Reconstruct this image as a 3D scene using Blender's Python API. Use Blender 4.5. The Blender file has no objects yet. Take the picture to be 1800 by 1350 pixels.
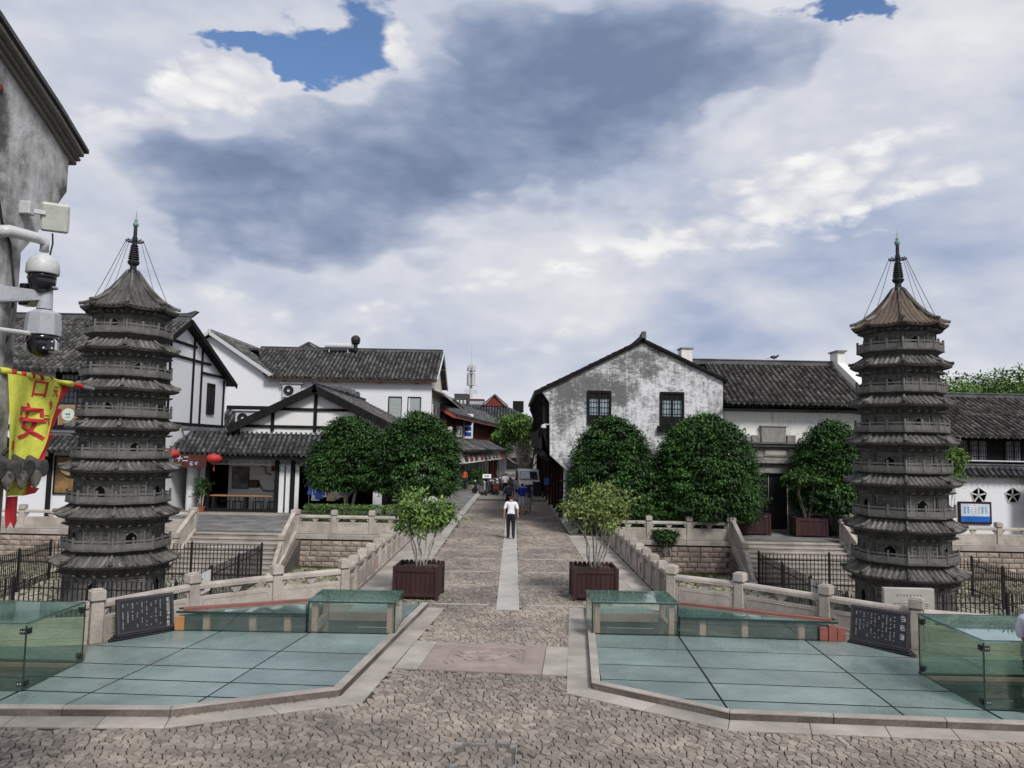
import bpy, bmesh, math, random
import numpy as np
from mathutils import Vector, Matrix
from mathutils.geometry import tessellate_polygon
random.seed(7); rng = np.random.default_rng(11)
S = bpy.context.scene; COL = S.collection; R_ = math.radians; PI = math.pi

# ---------------------------------------------------------------- camera
cd = bpy.data.cameras.new('camera'); cam = bpy.data.objects.new('camera', cd); COL.objects.link(cam)
cd.lens = 27.0; cd.sensor_width = 36.0; cd.sensor_fit = 'HORIZONTAL'; cd.clip_start = .1; cd.clip_end = 3000
_p = math.atan(110 / 1350.); _r = R_(1.1)
_F = Vector((0, math.cos(_p), math.sin(_p))); _U0 = Vector((0, -math.sin(_p), math.cos(_p))); _X = Vector((1, 0, 0))
_R = _X * math.cos(_r) + _U0 * math.sin(_r); _U = _U0 * math.cos(_r) - _X * math.sin(_r)
cam.matrix_world = Matrix(((_R.x, _U.x, -_F.x, 0), (_R.y, _U.y, -_F.y, 0), (_R.z, _U.z, -_F.z, 3.65), (0, 0, 0, 1)))
S.camera = cam

# ---------------------------------------------------------------- light
SUN_EL, SUN_AZ = R_(46), R_(152)          # azimuth from +Y, clockwise: behind the camera, to its right
sd = bpy.data.lights.new('sun', 'SUN'); sun = bpy.data.objects.new('sun', sd); COL.objects.link(sun)
sd.energy = 2.3; sd.angle = R_(14); sd.color = (1.0, .97, .93)
_sv = Vector((math.sin(SUN_AZ) * math.cos(SUN_EL), math.cos(SUN_AZ) * math.cos(SUN_EL), math.sin(SUN_EL)))
sun.rotation_euler = (-_sv).to_track_quat('-Z', 'Y').to_euler()
S.view_settings.view_transform = 'Standard'; S.view_settings.look = 'None'
S.view_settings.exposure = .62; S.view_settings.gamma = 1; S.view_settings.use_curve_mapping = False
try:
    S.cycles.use_denoising = True; S.cycles.use_adaptive_sampling = True; S.cycles.adaptive_threshold = .02; S.cycles.max_bounces = 5; S.cycles.transparent_max_bounces = 16; S.cycles.caustics_reflective = False; S.cycles.caustics_refractive = False
except Exception: pass

# ---------------------------------------------------------------- node helpers
class NT:
    def __init__(s, nt): s.t = nt; s.n = nt.nodes; s.l = nt.links
    def new(s, ty, **k):
        nd = s.n.new(ty)
        for a, b in k.items(): setattr(nd, a, b)
        return nd
    def put(s, sock, v):
        if isinstance(v, bpy.types.NodeSocket): s.l.new(v, sock)
        else: sock.default_value = v
    def math(s, op, a, b=0.0, c=0.0, clamp=False):
        nd = s.new('ShaderNodeMath', operation=op, use_clamp=clamp)
        s.put(nd.inputs[0], a); s.put(nd.inputs[1], b); s.put(nd.inputs[2], c); return nd.outputs[0]
    def vmath(s, op, a, b=(0, 0, 0)):
        nd = s.new('ShaderNodeVectorMath', operation=op); s.put(nd.inputs[0], a)
        if op == 'SCALE': s.put(nd.inputs['Scale'], b)
        else: s.put(nd.inputs[1], b)
        return nd.outputs['Value'] if op in ('DOT_PRODUCT', 'LENGTH', 'DISTANCE') else nd.outputs['Vector']
    def noise(s, vec, scale, detail=4, rough=.5, dist=0., out='Fac'):
        nd = s.new('ShaderNodeTexNoise'); s.put(nd.inputs['Vector'], vec); nd.inputs['Scale'].default_value = scale
        nd.inputs['Detail'].default_value = detail; nd.inputs['Roughness'].default_value = rough; nd.inputs['Distortion'].default_value = dist
        return nd.outputs[out]
    def mapr(s, v, a, b, c=0., d=1., smooth=True):
        nd = s.new('ShaderNodeMapRange'); nd.interpolation_type = 'SMOOTHSTEP' if smooth else 'LINEAR'
        s.put(nd.inputs[0], v)
        for i, q in enumerate((a, b, c, d)): nd.inputs[i + 1].default_value = q
        return nd.outputs[0]
    def mix(s, f, a, b, mode='MIX'):
        nd = s.new('ShaderNodeMix', data_type='RGBA', blend_type=mode)
        s.put(nd.inputs[0], f); s.put(nd.inputs[6], a if isinstance(a, bpy.types.NodeSocket) else (*a[:3], 1)); s.put(nd.inputs[7], b if isinstance(b, bpy.types.NodeSocket) else (*b[:3], 1))
        return nd.outputs[2]
    def ramp(s, f, stops):
        nd = s.new('ShaderNodeValToRGB'); cr = nd.color_ramp
        while len(cr.elements) < len(stops): cr.elements.new(.5)
        for e, (p, c) in zip(cr.elements, stops): e.position = p; e.color = (*c, 1)
        s.put(nd.inputs[0], f); return nd.outputs[0]

# ---------------------------------------------------------------- world: Nishita sky behind broken cloud
W = bpy.data.worlds.new('World'); S.world = W; W.use_nodes = True
wn = NT(W.node_tree); wn.n.clear()
sky = wn.new('ShaderNodeTexSky', sky_type='NISHITA', sun_disc=False, sun_elevation=SUN_EL, sun_rotation=SUN_AZ)
dirv = wn.new('ShaderNodeTexCoord').outputs['Generated']
flat = wn.vmath('MULTIPLY', dirv, (1, 1, 2.1))
wob = wn.vmath('SUBTRACT', wn.noise(flat, 2.6, 3, .58, 0, 'Color'), (.5, .5, .5))
dw = wn.vmath('ADD', dirv, wn.vmath('SCALE', wob, .30))
wob2 = wn.vmath('SUBTRACT', wn.noise(flat, 5.5, 5, .62, 0, 'Color'), (.5, .5, .5))
dwf = wn.vmath('ADD', dirv, wn.vmath('SCALE', wob2, .17))
def blob(vec, c, e1, e2, s, a=1.25, b=.15):
    q = wn.vmath('SUBTRACT', vec, c)
    x = wn.vmath('DOT_PRODUCT', q, e1); y = wn.vmath('DOT_PRODUCT', q, e2)
    r = wn.math('SQRT', wn.math('ADD', wn.math('MULTIPLY', x, x), wn.math('MULTIPLY', y, y)))
    return wn.math('MULTIPLY', wn.mapr(r, a, b), s)
def total(vec, L, **k):
    t = None
    for q in L:
        m = blob(vec, *q, **k); t = m if t is None else wn.math('ADD', t, m)
    return t
DARK = [
 ((-0.2416, 0.919, 0.3116), (3.272, 0.598, 0.773), (-1.693, -3.898, 10.182), 1.0),
 ((0.0628, 0.9055, 0.4196), (2.956, -0.503, 0.644), (-2.195, -3.318, 7.487), .9),
 ((-0.3815, 0.87, 0.3123), (6.99, 2.754, 0.869), (0.297, -7.185, 20.377), .8),
 ((0.2747, 0.8516, 0.4464), (4.798, -1.667, 0.227), (-2.344, -5.199, 11.36), .6),
 ((-0.1826, 0.9508, 0.2502), (6.831, 1.378, -0.253), (1.952, -5.544, 22.489), .7),
 ((0.1393, 0.8666, 0.4792), (3.513, -0.583, 0.033), (-1.079, -5.876, 10.939), .55),
 ((0.123, 0.9353, 0.3317), (5.228, -1.472, 2.213), (-5.116, -2.924, 10.141), .65),
 ((-0.0406, 0.945, 0.3245), (5.259, -0.132, 1.043), (-2.431, -4.134, 11.733), .35)]
SOFT = [
 ((0.2761, 0.9514, 0.1363), (4.088, -1.206, 0.138), (-1.628, -2.855, 23.222), .8),
 ((0.4584, 0.8474, 0.2679), (5.258, -2.875, 0.097), (-1.847, -2.955, 12.509), .5),
 ((-0.4253, 0.8148, 0.3939), (5.566, 2.302, 1.248), (-0.357, -8.85, 17.922), .3)]
BRIGHT = [
 ((-0.149, 0.875, 0.4606), (19.784, -4.139, 14.262), (-21.579, -16.855, 25.043), 1.),
 ((-0.2092, 0.8784, 0.4296), (13.67, -2.72, 12.219), (-23.804, -16.858, 22.878), .9),
 ((-0.182, 0.8733, 0.452), (14.217, -1.351, 8.336), (-12.912, -12.998, 19.914), 1.),
 ((-0.3337, 0.8544, 0.3983), (5.434, 1.266, 1.837), (-4.616, -12.035, 21.95), .8),
 ((-0.2505, 0.8885, 0.3845), (23.755, 5.458, 2.863), (-0.535, -11.82, 26.969), .7),
 ((0.2735, 0.9163, 0.2924), (4.499, -1.55, 0.649), (-3.494, -3.792, 15.154), .7),
 ((0.0697, 0.9671, 0.2447), (4.537, -0.426, 0.393), (-2.074, -4.641, 18.933), .45),
 ((0.4214, 0.8484, 0.3202), (5.512, -2.82, 0.218), (-2.267, -3.485, 12.218), .35),
 ((-0.4034, 0.8843, 0.235), (6.234, 2.62, 0.842), (-0.314, -4.411, 16.06), .4),
 ((-0.1477, 0.9734, 0.1753), (3.228, 0.493, -0.021), (0.747, -3.938, 22.502), .4),
 ((-0.3537, 0.923, 0.1515), (22.57, 8.342, 1.87), (-0.791, -6.997, 40.771), .5),
 ((0.3537, 0.8053, 0.4758), (9.207, -3.976, -0.114), (-4.799, -11.789, 23.521), .5),
 ((-0.0216, 0.8643, 0.5026), (7.479, 0.075, 0.193), (-0.432, -12.543, 21.55), .3)]
BLUE = [
 ((-0.213, 0.8594, 0.4648), (10.59, 0.048, 4.763), (-6.616, -9.647, 14.806), 1.),
 ((-0.2997, 0.8441, 0.4446), (13.101, 4.879, -0.431), (9.287, -20.882, 45.912), .9),
 ((0.3568, 0.7979, 0.4858), (9.441, -3.177, -1.716), (-1.265, -37.806, 63.032), .8),
 ((-0.2434, 0.8661, 0.4366), (23.833, 3.18, 6.977), (-9.973, -25.938, 45.891), .7)]
fb = wn.noise(flat, 3.0, 5, .58, .25); fb2 = wn.noise(flat, 9, 7, .62, .2)
cen = lambda n_, k: wn.math('MULTIPLY', wn.math('SUBTRACT', n_, .5), k)
def puff(scale, seed):      # rounded billows: inverted cell distance on a slightly stirred direction
    v = wn.new('ShaderNodeTexVoronoi', feature='F1'); v.inputs['Scale'].default_value = scale
    wn.put(v.inputs['Vector'], wn.vmath('ADD', wn.vmath('ADD', flat, wn.vmath('SCALE', wob2, .5 / scale * 4)), (seed, seed * .7, 0))); return wn.math('SUBTRACT', .42, v.outputs['Distance'])
pf = wn.math('ADD', wn.math('MULTIPLY', puff(9, .3), 1.0), wn.math('MULTIPLY', puff(27, 1.7), .62))
edge = wn.math('ADD', wn.math('MULTIPLY', pf, .72), cen(fb2, .95))
# high pale layer, then billows lit white, then the slate base of the large cloud
val = wn.math('ADD', .60, wn.math('ADD', cen(fb, 1.1), wn.math('ADD', cen(fb2, .28), wn.math('MULTIPLY', pf, .10))))
val = wn.math('SUBTRACT', val, wn.math('MULTIPLY', total(dw, SOFT), .36))
sz = wn.new('ShaderNodeSeparateXYZ'); wn.put(sz.inputs[0], dirv)
val = wn.math('ADD', val, wn.mapr(sz.outputs[2], .20, .0, 0., .16))
cloud = wn.ramp(val, [(.14, (.27, .355, .53)), (.38, (.44, .50, .645)), (.60, (.62, .645, .73)), (.85, (.82, .82, .835))])
bm = wn.mapr(wn.math('ADD', total(dwf, BRIGHT), edge), .20, .84)
cloud = wn.mix(wn.math('MULTIPLY', bm, .92), cloud, wn.ramp(wn.math('ADD', .5, wn.math('ADD', wn.math('MULTIPLY', pf, .9), cen(fb2, .7))), [(.15, (.62, .64, .71)), (.5, (.82, .82, .835)), (.8, (1.0, .99, .97))]))
dsum = total(dw, DARK); dm = wn.mapr(wn.math('ADD', dsum, wn.math('ADD', wn.math('MULTIPLY', pf, .72), cen(fb2, .80))), .14, .56)
dtone = wn.ramp(wn.math('ADD', wn.math('ADD', 1.0, wn.math('MULTIPLY', dsum, -.47)), wn.math('ADD', cen(fb, 1.3), wn.math('ADD', cen(fb2, .8), wn.math('MULTIPLY', pf, .30)))), [(.10, (.165, .22, .35)), (.42, (.25, .315, .46)), (.72, (.40, .455, .585)), (1., (.58, .615, .70))])
cloud = wn.mix(wn.math('MULTIPLY', dm, .95), cloud, dtone)
cloud = wn.mix(1., cloud, (6.5, 6.5, 6.5), 'MULTIPLY')
hv = wn.mapr(total(dwf, BLUE, a=1.3, b=.1), 0., 1.)
hole = wn.math('MULTIPLY', wn.mapr(hv, .06, .2), wn.mapr(wn.math('SUBTRACT', hv, wn.math('ADD', wn.math('MULTIPLY', pf, .9), cen(fb2, 2.0))), .30, .90))
clear = wn.mix(1., sky.outputs[0], (.70, .80, .94), 'MULTIPLY')
W.cycles.sampling_method = 'MANUAL'; W.cycles.sample_map_resolution = 256
bg = wn.new('ShaderNodeBackground'); bg.inputs['Strength'].default_value = .1
wn.put(bg.inputs['Color'], wn.mix(hole, cloud, clear))
wo = wn.new('ShaderNodeOutputWorld'); wn.l.new(bg.outputs[0], wo.inputs[0])

# ---------------------------------------------------------------- materials
MATS = {}
def M(name, base, rough=.8, var=.18, scale=2.5, c2=None, isl=0., obj=0., bump=.0, bscale=40, spec=.3, metal=0., stretch=(1, 1, 1), fine=.10, fscale=None, alpha=None, sub=0.):
    if name in MATS: return MATS[name]
    m = bpy.data.materials.new(name); m.use_nodes = True; t = NT(m.node_tree)
    bs = t.n['Principled BSDF']; pos = t.new('ShaderNodeNewGeometry')
    v = t.vmath('MULTIPLY', pos.outputs['Position'], stretch)
    a = tuple(c * (1 - var) for c in base); b = c2 or tuple(min(1, c * (1 + var)) for c in base)
    col = t.mix(t.mapr(t.noise(v, scale, 6, .6), .3, .7), a, b)
    if fine:
        f = t.noise(v, fscale or scale * 9, 5, .65)
        col = t.mix(1., col, t.ramp(f, [(.25, (1 - fine * 2,) * 3), (.75, (1 + fine,) * 3)]), 'MULTIPLY')
    for amt, s in ((isl, pos.outputs.get('Random Per Island')), (obj, None)):
        if amt:
            if s is None: s = t.new('ShaderNodeObjectInfo').outputs['Random']
            k = t.math('ADD', 1 - amt, t.math('MULTIPLY', s, 2 * amt))
            cc = t.new('ShaderNodeCombineColor')
            for i in range(3): t.put(cc.inputs[i], k)
            col = t.mix(1., col, cc.outputs[0], 'MULTIPLY')
    t.put(bs.inputs['Base Color'], col); bs.inputs['Roughness'].default_value = rough
    bs.inputs['Metallic'].default_value = metal; bs.inputs['Specular IOR Level'].default_value = spec
    if bump:
        bn = t.new('ShaderNodeBump'); bn.inputs['Strength'].default_value = bump; bn.inputs['Distance'].default_value = .02
        t.put(bn.inputs['Height'], t.noise(v, bscale, 6, .6)); t.l.new(bn.outputs[0], bs.inputs['Normal'])
    MATS[name] = m; return m
def glass(name, tint, gloss=.06, refl=1., dust=.1, dustc=(.30, .42, .38)):
    if name in MATS: return MATS[name]
    m = bpy.data.materials.new(name); m.use_nodes = True; t = NT(m.node_tree); t.n.clear()
    tr = t.new('ShaderNodeBsdfTransparent'); tr.inputs[0].default_value = (*tint, 1)
    gl = t.new('ShaderNodeBsdfGlossy'); gl.inputs['Roughness'].default_value = .015; gl.inputs[0].default_value = (.9, .97, .95, 1)
    lw = t.new('ShaderNodeLayerWeight'); F_ = t.math('ADD', .04, t.math('MULTIPLY', t.math('POWER', lw.outputs['Facing'], 5.), .8))
    mx = t.new('ShaderNodeMixShader'); t.put(mx.inputs[0], t.math('ADD', t.math('MULTIPLY', F_, refl), gloss, clamp=True))
    df = t.new('ShaderNodeBsdfDiffuse'); df.inputs[0].default_value = (*dustc, 1); dx = t.new('ShaderNodeMixShader'); t.put(dx.inputs[0], t.math('MULTIPLY', t.noise(t.new('ShaderNodeNewGeometry').outputs['Position'], 2.2, 6, .6), dust * 2))
    t.l.new(tr.outputs[0], dx.inputs[1]); t.l.new(df.outputs[0], dx.inputs[2]); t.l.new(dx.outputs[0], mx.inputs[1]); t.l.new(gl.outputs[0], mx.inputs[2])
    o = t.new('ShaderNodeOutputMaterial'); t.l.new(mx.outputs[0], o.inputs[0]); MATS[name] = m; return m
def weathered(name, base, grime, amount=.5, patch=None, scale=1.1, brick=0., streak=.6, course=0.):
    """lime wash over brick: blotches, rain streaks, an optional large worn patch (centre, radii)"""
    if name in MATS: return MATS[name]
    m = bpy.data.materials.new(name); m.use_nodes = True; t = NT(m.node_tree)
    bs = t.n['Principled BSDF']; P = t.new('ShaderNodeNewGeometry').outputs['Position']
    n1 = t.noise(P, scale, 9, .68, .3); n2 = t.noise(t.vmath('MULTIPLY', P, (5, 5, .7)), 1.6, 7, .65); n3 = t.noise(P, 9, 6, .7)
    g = t.math('ADD', t.math('MULTIPLY', n1, .62), t.math('MULTIPLY', n2, streak * .4)); g = t.math('ADD', g, t.math('MULTIPLY', n3, .30))
    if patch:
        for c, rad, wgt in patch:
            q = t.vmath('MULTIPLY', t.vmath('SUBTRACT', t.vmath('ADD', P, t.vmath('SCALE', t.vmath('SUBTRACT', t.noise(P, .9, 6, .6, 0, 'Color'), (.5, .5, .5)), 1.6)), c), tuple(1 / r for r in rad))
            g = t.math('ADD', g, t.mapr(t.vmath('LENGTH', q), 1.15, .35, 0, wgt))
    hi = .93 - amount * .30
    if course: g = t.math('ADD', g, t.math('MULTIPLY', t.math('SUBTRACT', t.noise(t.vmath('MULTIPLY', P, (4.5, 4.5, 13)), 1., 5, .7), .5), course))
    if brick:
        sp = t.new('ShaderNodeSeparateXYZ'); t.put(sp.inputs[0], P); cb = t.new('ShaderNodeCombineXYZ')
        t.put(cb.inputs[0], t.math('ADD', sp.outputs[0], sp.outputs[1])); t.put(cb.inputs[1], sp.outputs[2])
        bt = t.new('ShaderNodeTexBrick'); t.put(bt.inputs[0], cb.outputs[0]); bt.inputs['Scale'].default_value = 1.; bt.inputs['Mortar Size'].default_value = .012
        bt.inputs['Brick Width'].default_value = .26; bt.inputs['Row Height'].default_value = .075; bt.inputs['Mortar Smooth'].default_value = .4
        for i in (1, 2): bt.inputs[i].default_value = (1, 1, 1, 1)
        bt.inputs[3].default_value = (0, 0, 0, 1); bt.inputs[1].default_value = (.75, .75, .75, 1)
        g = t.math('ADD', g, t.math('MULTIPLY', t.math('SUBTRACT', 1., bt.outputs[0]), brick))
    f = t.mapr(g, hi - .22, hi + .12)
    col = t.mix(f, t.mix(n3, tuple(c * .9 for c in base), base), t.mix(n2, grime, tuple(min(1, c * 2.1) for c in grime)))
    t.put(bs.inputs['Base Color'], col); bs.inputs['Roughness'].default_value = .9; bs.inputs['Specular IOR Level'].default_value = .15
    bn = t.new('ShaderNodeBump'); bn.inputs['Strength'].default_value = .5; bn.inputs['Distance'].default_value = .03
    t.put(bn.inputs['Height'], t.math('ADD', n3, t.math('MULTIPLY', f, -.6))); t.l.new(bn.outputs[0], bs.inputs['Normal'])
    MATS[name] = m; return m

granite = M('granite', (.30, .272, .242), .82, .20, 1.3, isl=.10, obj=.13, bump=.25, bscale=90, fine=.16, fscale=60)
granite_rail = M('granite_rail', (.385, .345, .305), .8, .22, 1.6, obj=.09, bump=.25, bscale=80, fine=.17, fscale=38)
kerb_m = M('kerb_granite', (.12, .10, .088), .85, .3, 1.1, c2=(.19, .165, .145), obj=.12, bump=.3, bscale=60, fine=.2, fscale=22)
granite_red = M('granite_red', (.265, .215, .195), .8, .14, 2., bump=.2, bscale=90, fine=.12, fscale=70)
granite_pale = M('granite_pale', (.36, .345, .32), .75, .12, 1.6, obj=.08, bump=.2, bscale=90, fine=.10, fscale=60)
cobble_m = M('cobble', (.21, .183, .163), .85, .30, .45, c2=(.272, .232, .195), isl=.28, obj=.27, bump=.6, bscale=55, fine=.2, fscale=35)
joint_m = M('joint_dirt', (.032, .027, .02), .95, .35, 3., c2=(.07, .075, .035), bump=.6, bscale=60)
block_m = M('wall_block', (.30, .245, .205), .88, .25, 1.4, c2=(.36, .30, .25), obj=.22, bump=.7, bscale=26, fine=.2, fscale=18)
mortar_m = M('mortar', (.10, .085, .072), .95)
slate_m = M('slate_paving', (.125, .13, .135), .8, .25, 1.2, c2=(.19, .18, .165), isl=.2, obj=.15, bump=.3, bscale=30)
asphalt_m = M('lane_paving', (.20, .19, .175), .85, .2, .8, bump=.3)
ground_m = M('ground_earth', (.13, .12, .10), .95, .3, .3)
tile_m = M('roof_tile', (.07, .068, .066), .85, .3, 1.5, c2=(.125, .121, .112), isl=.6, bump=.6, bscale=30, fine=.25)
tile_dark = M('roof_tile_dark', (.06, .062, .067), .8, .3, 1.5, c2=(.095, .096, .10), isl=.55, bump=.6, bscale=30)
tile_brown = M('roof_tile_brown', (.07, .061, .055), .85, .3, 1.2, c2=(.12, .107, .097), isl=.6, bump=.6, bscale=30, fine=.22)
pan_shade_m = M('roof_pan', (.024, .024, .024), .92, .35, 1.5, isl=.3, spec=.1)  # pans near black: shade between the tile rolls put into their colour
tile_base = M('roof_base', (.045, .043, .042), .9, .2)
pag_m = weathered('pagoda_brick', (.135, .131, .124), (.034, .033, .032), .78, scale=2.6, streak=.9, course=.35)
pag_dark = M('pagoda_dark', (.082, .079, .075), .9, .3, 2.5, bump=.6, bscale=30)
pag_col = M('pagoda_column', (.06, .06, .064), .85, .25, 3, bump=.5, bscale=40)
pag_tile = M('pagoda_tile', (.075, .072, .068), .88, .35, 2.2, c2=(.20, .19, .172), obj=.34, bump=.8, bscale=30, fine=.28, fscale=20)
pag_tile_or = M('pagoda_tile_ochre', (.23, .11, .045), .85, .3, 2., c2=(.12, .105, .085), obj=.25, bump=.6, bscale=36)
pag_trim = weathered('pagoda_trim', (.165, .159, .149), (.045, .044, .042), .70, scale=3.2, streak=.8)
pag_tile_top = M('pagoda_tile_top', (.055, .054, .052), .88, .35, 2.2, c2=(.12, .116, .108), obj=.3, bump=.8, bscale=30, fine=.28, fscale=20)
iron_m = M('spire_iron', (.03, .03, .032), .6, .3, 6, metal=.4)
verdigris = M('verdigris', (.17, .27, .25), .7, .3, 9)
black_paint = M('black_paint', (.012, .012, .013), .45, .2, 5, spec=.4)
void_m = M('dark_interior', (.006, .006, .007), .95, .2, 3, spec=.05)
dark_wood = M('dark_wood', (.014, .0125, .013), .85, spec=.12, var=.3, scale=6, stretch=(1, 1, .2))
brown_wood = M('brown_wood', (.03, .014, .013), .85, spec=.12, var=.3, scale=6, stretch=(1, 1, .15), obj=.15)
red_wood = M('red_wood', (.16, .025, .02), .65, .3, 5, stretch=(1, 1, .2))
tan_wood = M('tan_wood', (.30, .16, .075), .6, .25, 7, stretch=(1, 6, 6))
plaster = weathered('plaster', (.71, .72, .74), (.40, .39, .375), .06, scale=.8, streak=1.15)
plaster_aged = weathered('plaster_aged', (.70, .70, .69), (.40, .385, .36), .10, streak=.9)
plaster_gate = weathered('plaster_gate', (.74, .735, .70), (.13, .13, .125), .10, scale=.9, streak=1.2, patch=[((12.2, 35.6, 4.2), (1.1, 2, .55), .16)])
plaster_old = weathered('plaster_old', (.65, .655, .67), (.085, .085, .086), .50, scale=1.6, brick=.03, streak=1.05, course=.5,
                        patch=[((4.0, 35.2, 6.35), (2.0, 2, 1.0), .20), ((5.9, 35.2, 7.6), (1.7, 2, .8), .15), ((2.4, 35.2, 5.6), (.8, 2, 1.6), .14)])
plaster_near = weathered('plaster_near', (.56, .555, .56), (.055, .052, .05), .84, scale=2.3, streak=.7, patch=[((-3.35, 5.75, 5.45), (.6, .28, .30), .35), ((-3.35, 4.6, 5.75), (.6, .35, .4), .25)])
stone_gate = weathered('stone_gate', (.27, .265, .245), (.065, .065, .062), .72, scale=2.2)
steel = M('steel', (.42, .42, .43), .5, .1, 8, metal=1.)
white_metal = M('white_metal', (.50, .51, .515), .45, .05, 5, spec=.5)
grey_metal = M('grey_metal', (.36, .38, .41), .45, .1, 5, spec=.5)
cam_black = M('camera_dome', (.010, .010, .014), .16, .1, 5, spec=.6)
pane_dark = M('window_glass', (.035, .04, .05), .12, .4, 1.2, spec=.6)
pane_light = M('window_glass_pale', (.22, .29, .33), .15, .3, 3, spec=.6)
paper_m = M('paper_pane', (.55, .56, .56), .5, .2, 3)
glass_floor = M('frosted_floor_glass', (.15, .205, .195), .22, .22, .55, c2=(.205, .265, .25), obj=.10, spec=.7, bump=.03, bscale=4, fine=.06, fscale=5)
_t = NT(glass_floor.node_tree); _p = _t.new('ShaderNodeNewGeometry').outputs['Position']; _b = _t.n['Principled BSDF']      # footworn gloss: dust and scuffs break up the sheen
_t.put(_b.inputs['Roughness'], _t.mapr(_t.math('ADD', _t.noise(_p, 1.4, 7, .7, .6), _t.math('MULTIPLY', _t.noise(_t.vmath('MULTIPLY', _p, (14, 3, 1)), 1.2, 5, .7), .35)), .35, .95, .10, .46))
floor_seam = M('floor_seam', (.012, .014, .014), .9, .2, spec=.1)
glass_box = glass('green_glass', (.86, .93, .875), .02, 1., .06, (.30, .38, .32))
glass_clear = glass('clear_glass', (.94, .975, .955), .02, 1., .05, (.42, .48, .44))
glass_edge = M('glass_edge', (.012, .035, .032), .2, .2, 3, spec=.6)
glass_top = glass('green_glass_top', (.80, .90, .87), .08, 1.1, .22, (.27, .42, .39))
taupe_m = M('taupe_steel', (.35, .215, .17), .55, .12, 3, obj=.05)
pit_m = M('pit_wall', (.045, .055, .05), .85, .3, 2)
coral_m = M('coral_cladding', (.21, .07, .055), .5, .18, 3, spec=.4)
orange_m = M('orange_cladding', (.40, .19, .08), .5, .15, 3)
ink_m = M('ink', (.05, .04, .035), .8, .2)
pale_ink = M('pale_ink', (.45, .45, .43), .7, .2)
leaf_m = M('leaf_dark', (.015, .042, .013), .6, .3, 1.2, c2=(.05, .125, .024), isl=.32, spec=.3, fine=0)
leaf_light = M('leaf_light', (.085, .17, .03), .55, .3, 2.5, c2=(.16, .26, .05), isl=.4, spec=.35, fine=0)
leaf_olive = M('leaf_olive', (.105, .165, .035), .55, .3, 2.5, c2=(.20, .255, .07), isl=.4, spec=.35, fine=0)
leaf_back = M('leaf_back', (.06, .13, .025), .6, .35, .8, c2=(.12, .22, .04), isl=.4, fine=0)
bark_m = M('bark', (.14, .115, .09), .9, .3, 6, stretch=(1, 1, .3), bump=.6, bscale=30)
bark_pale = M('bark_pale', (.42, .385, .33), .85, .3, 7, stretch=(1, 1, .3), bump=.4)
grass_m = M('grass_blades', (.075, .115, .025), .8, .4, 1.5, c2=(.16, .17, .06), isl=.4, fine=0)
skin_m = M('skin', (.42, .25, .17), .55, .08, 8)
hair_m = M('hair', (.012, .010, .009), .5, .3, 40)

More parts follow.
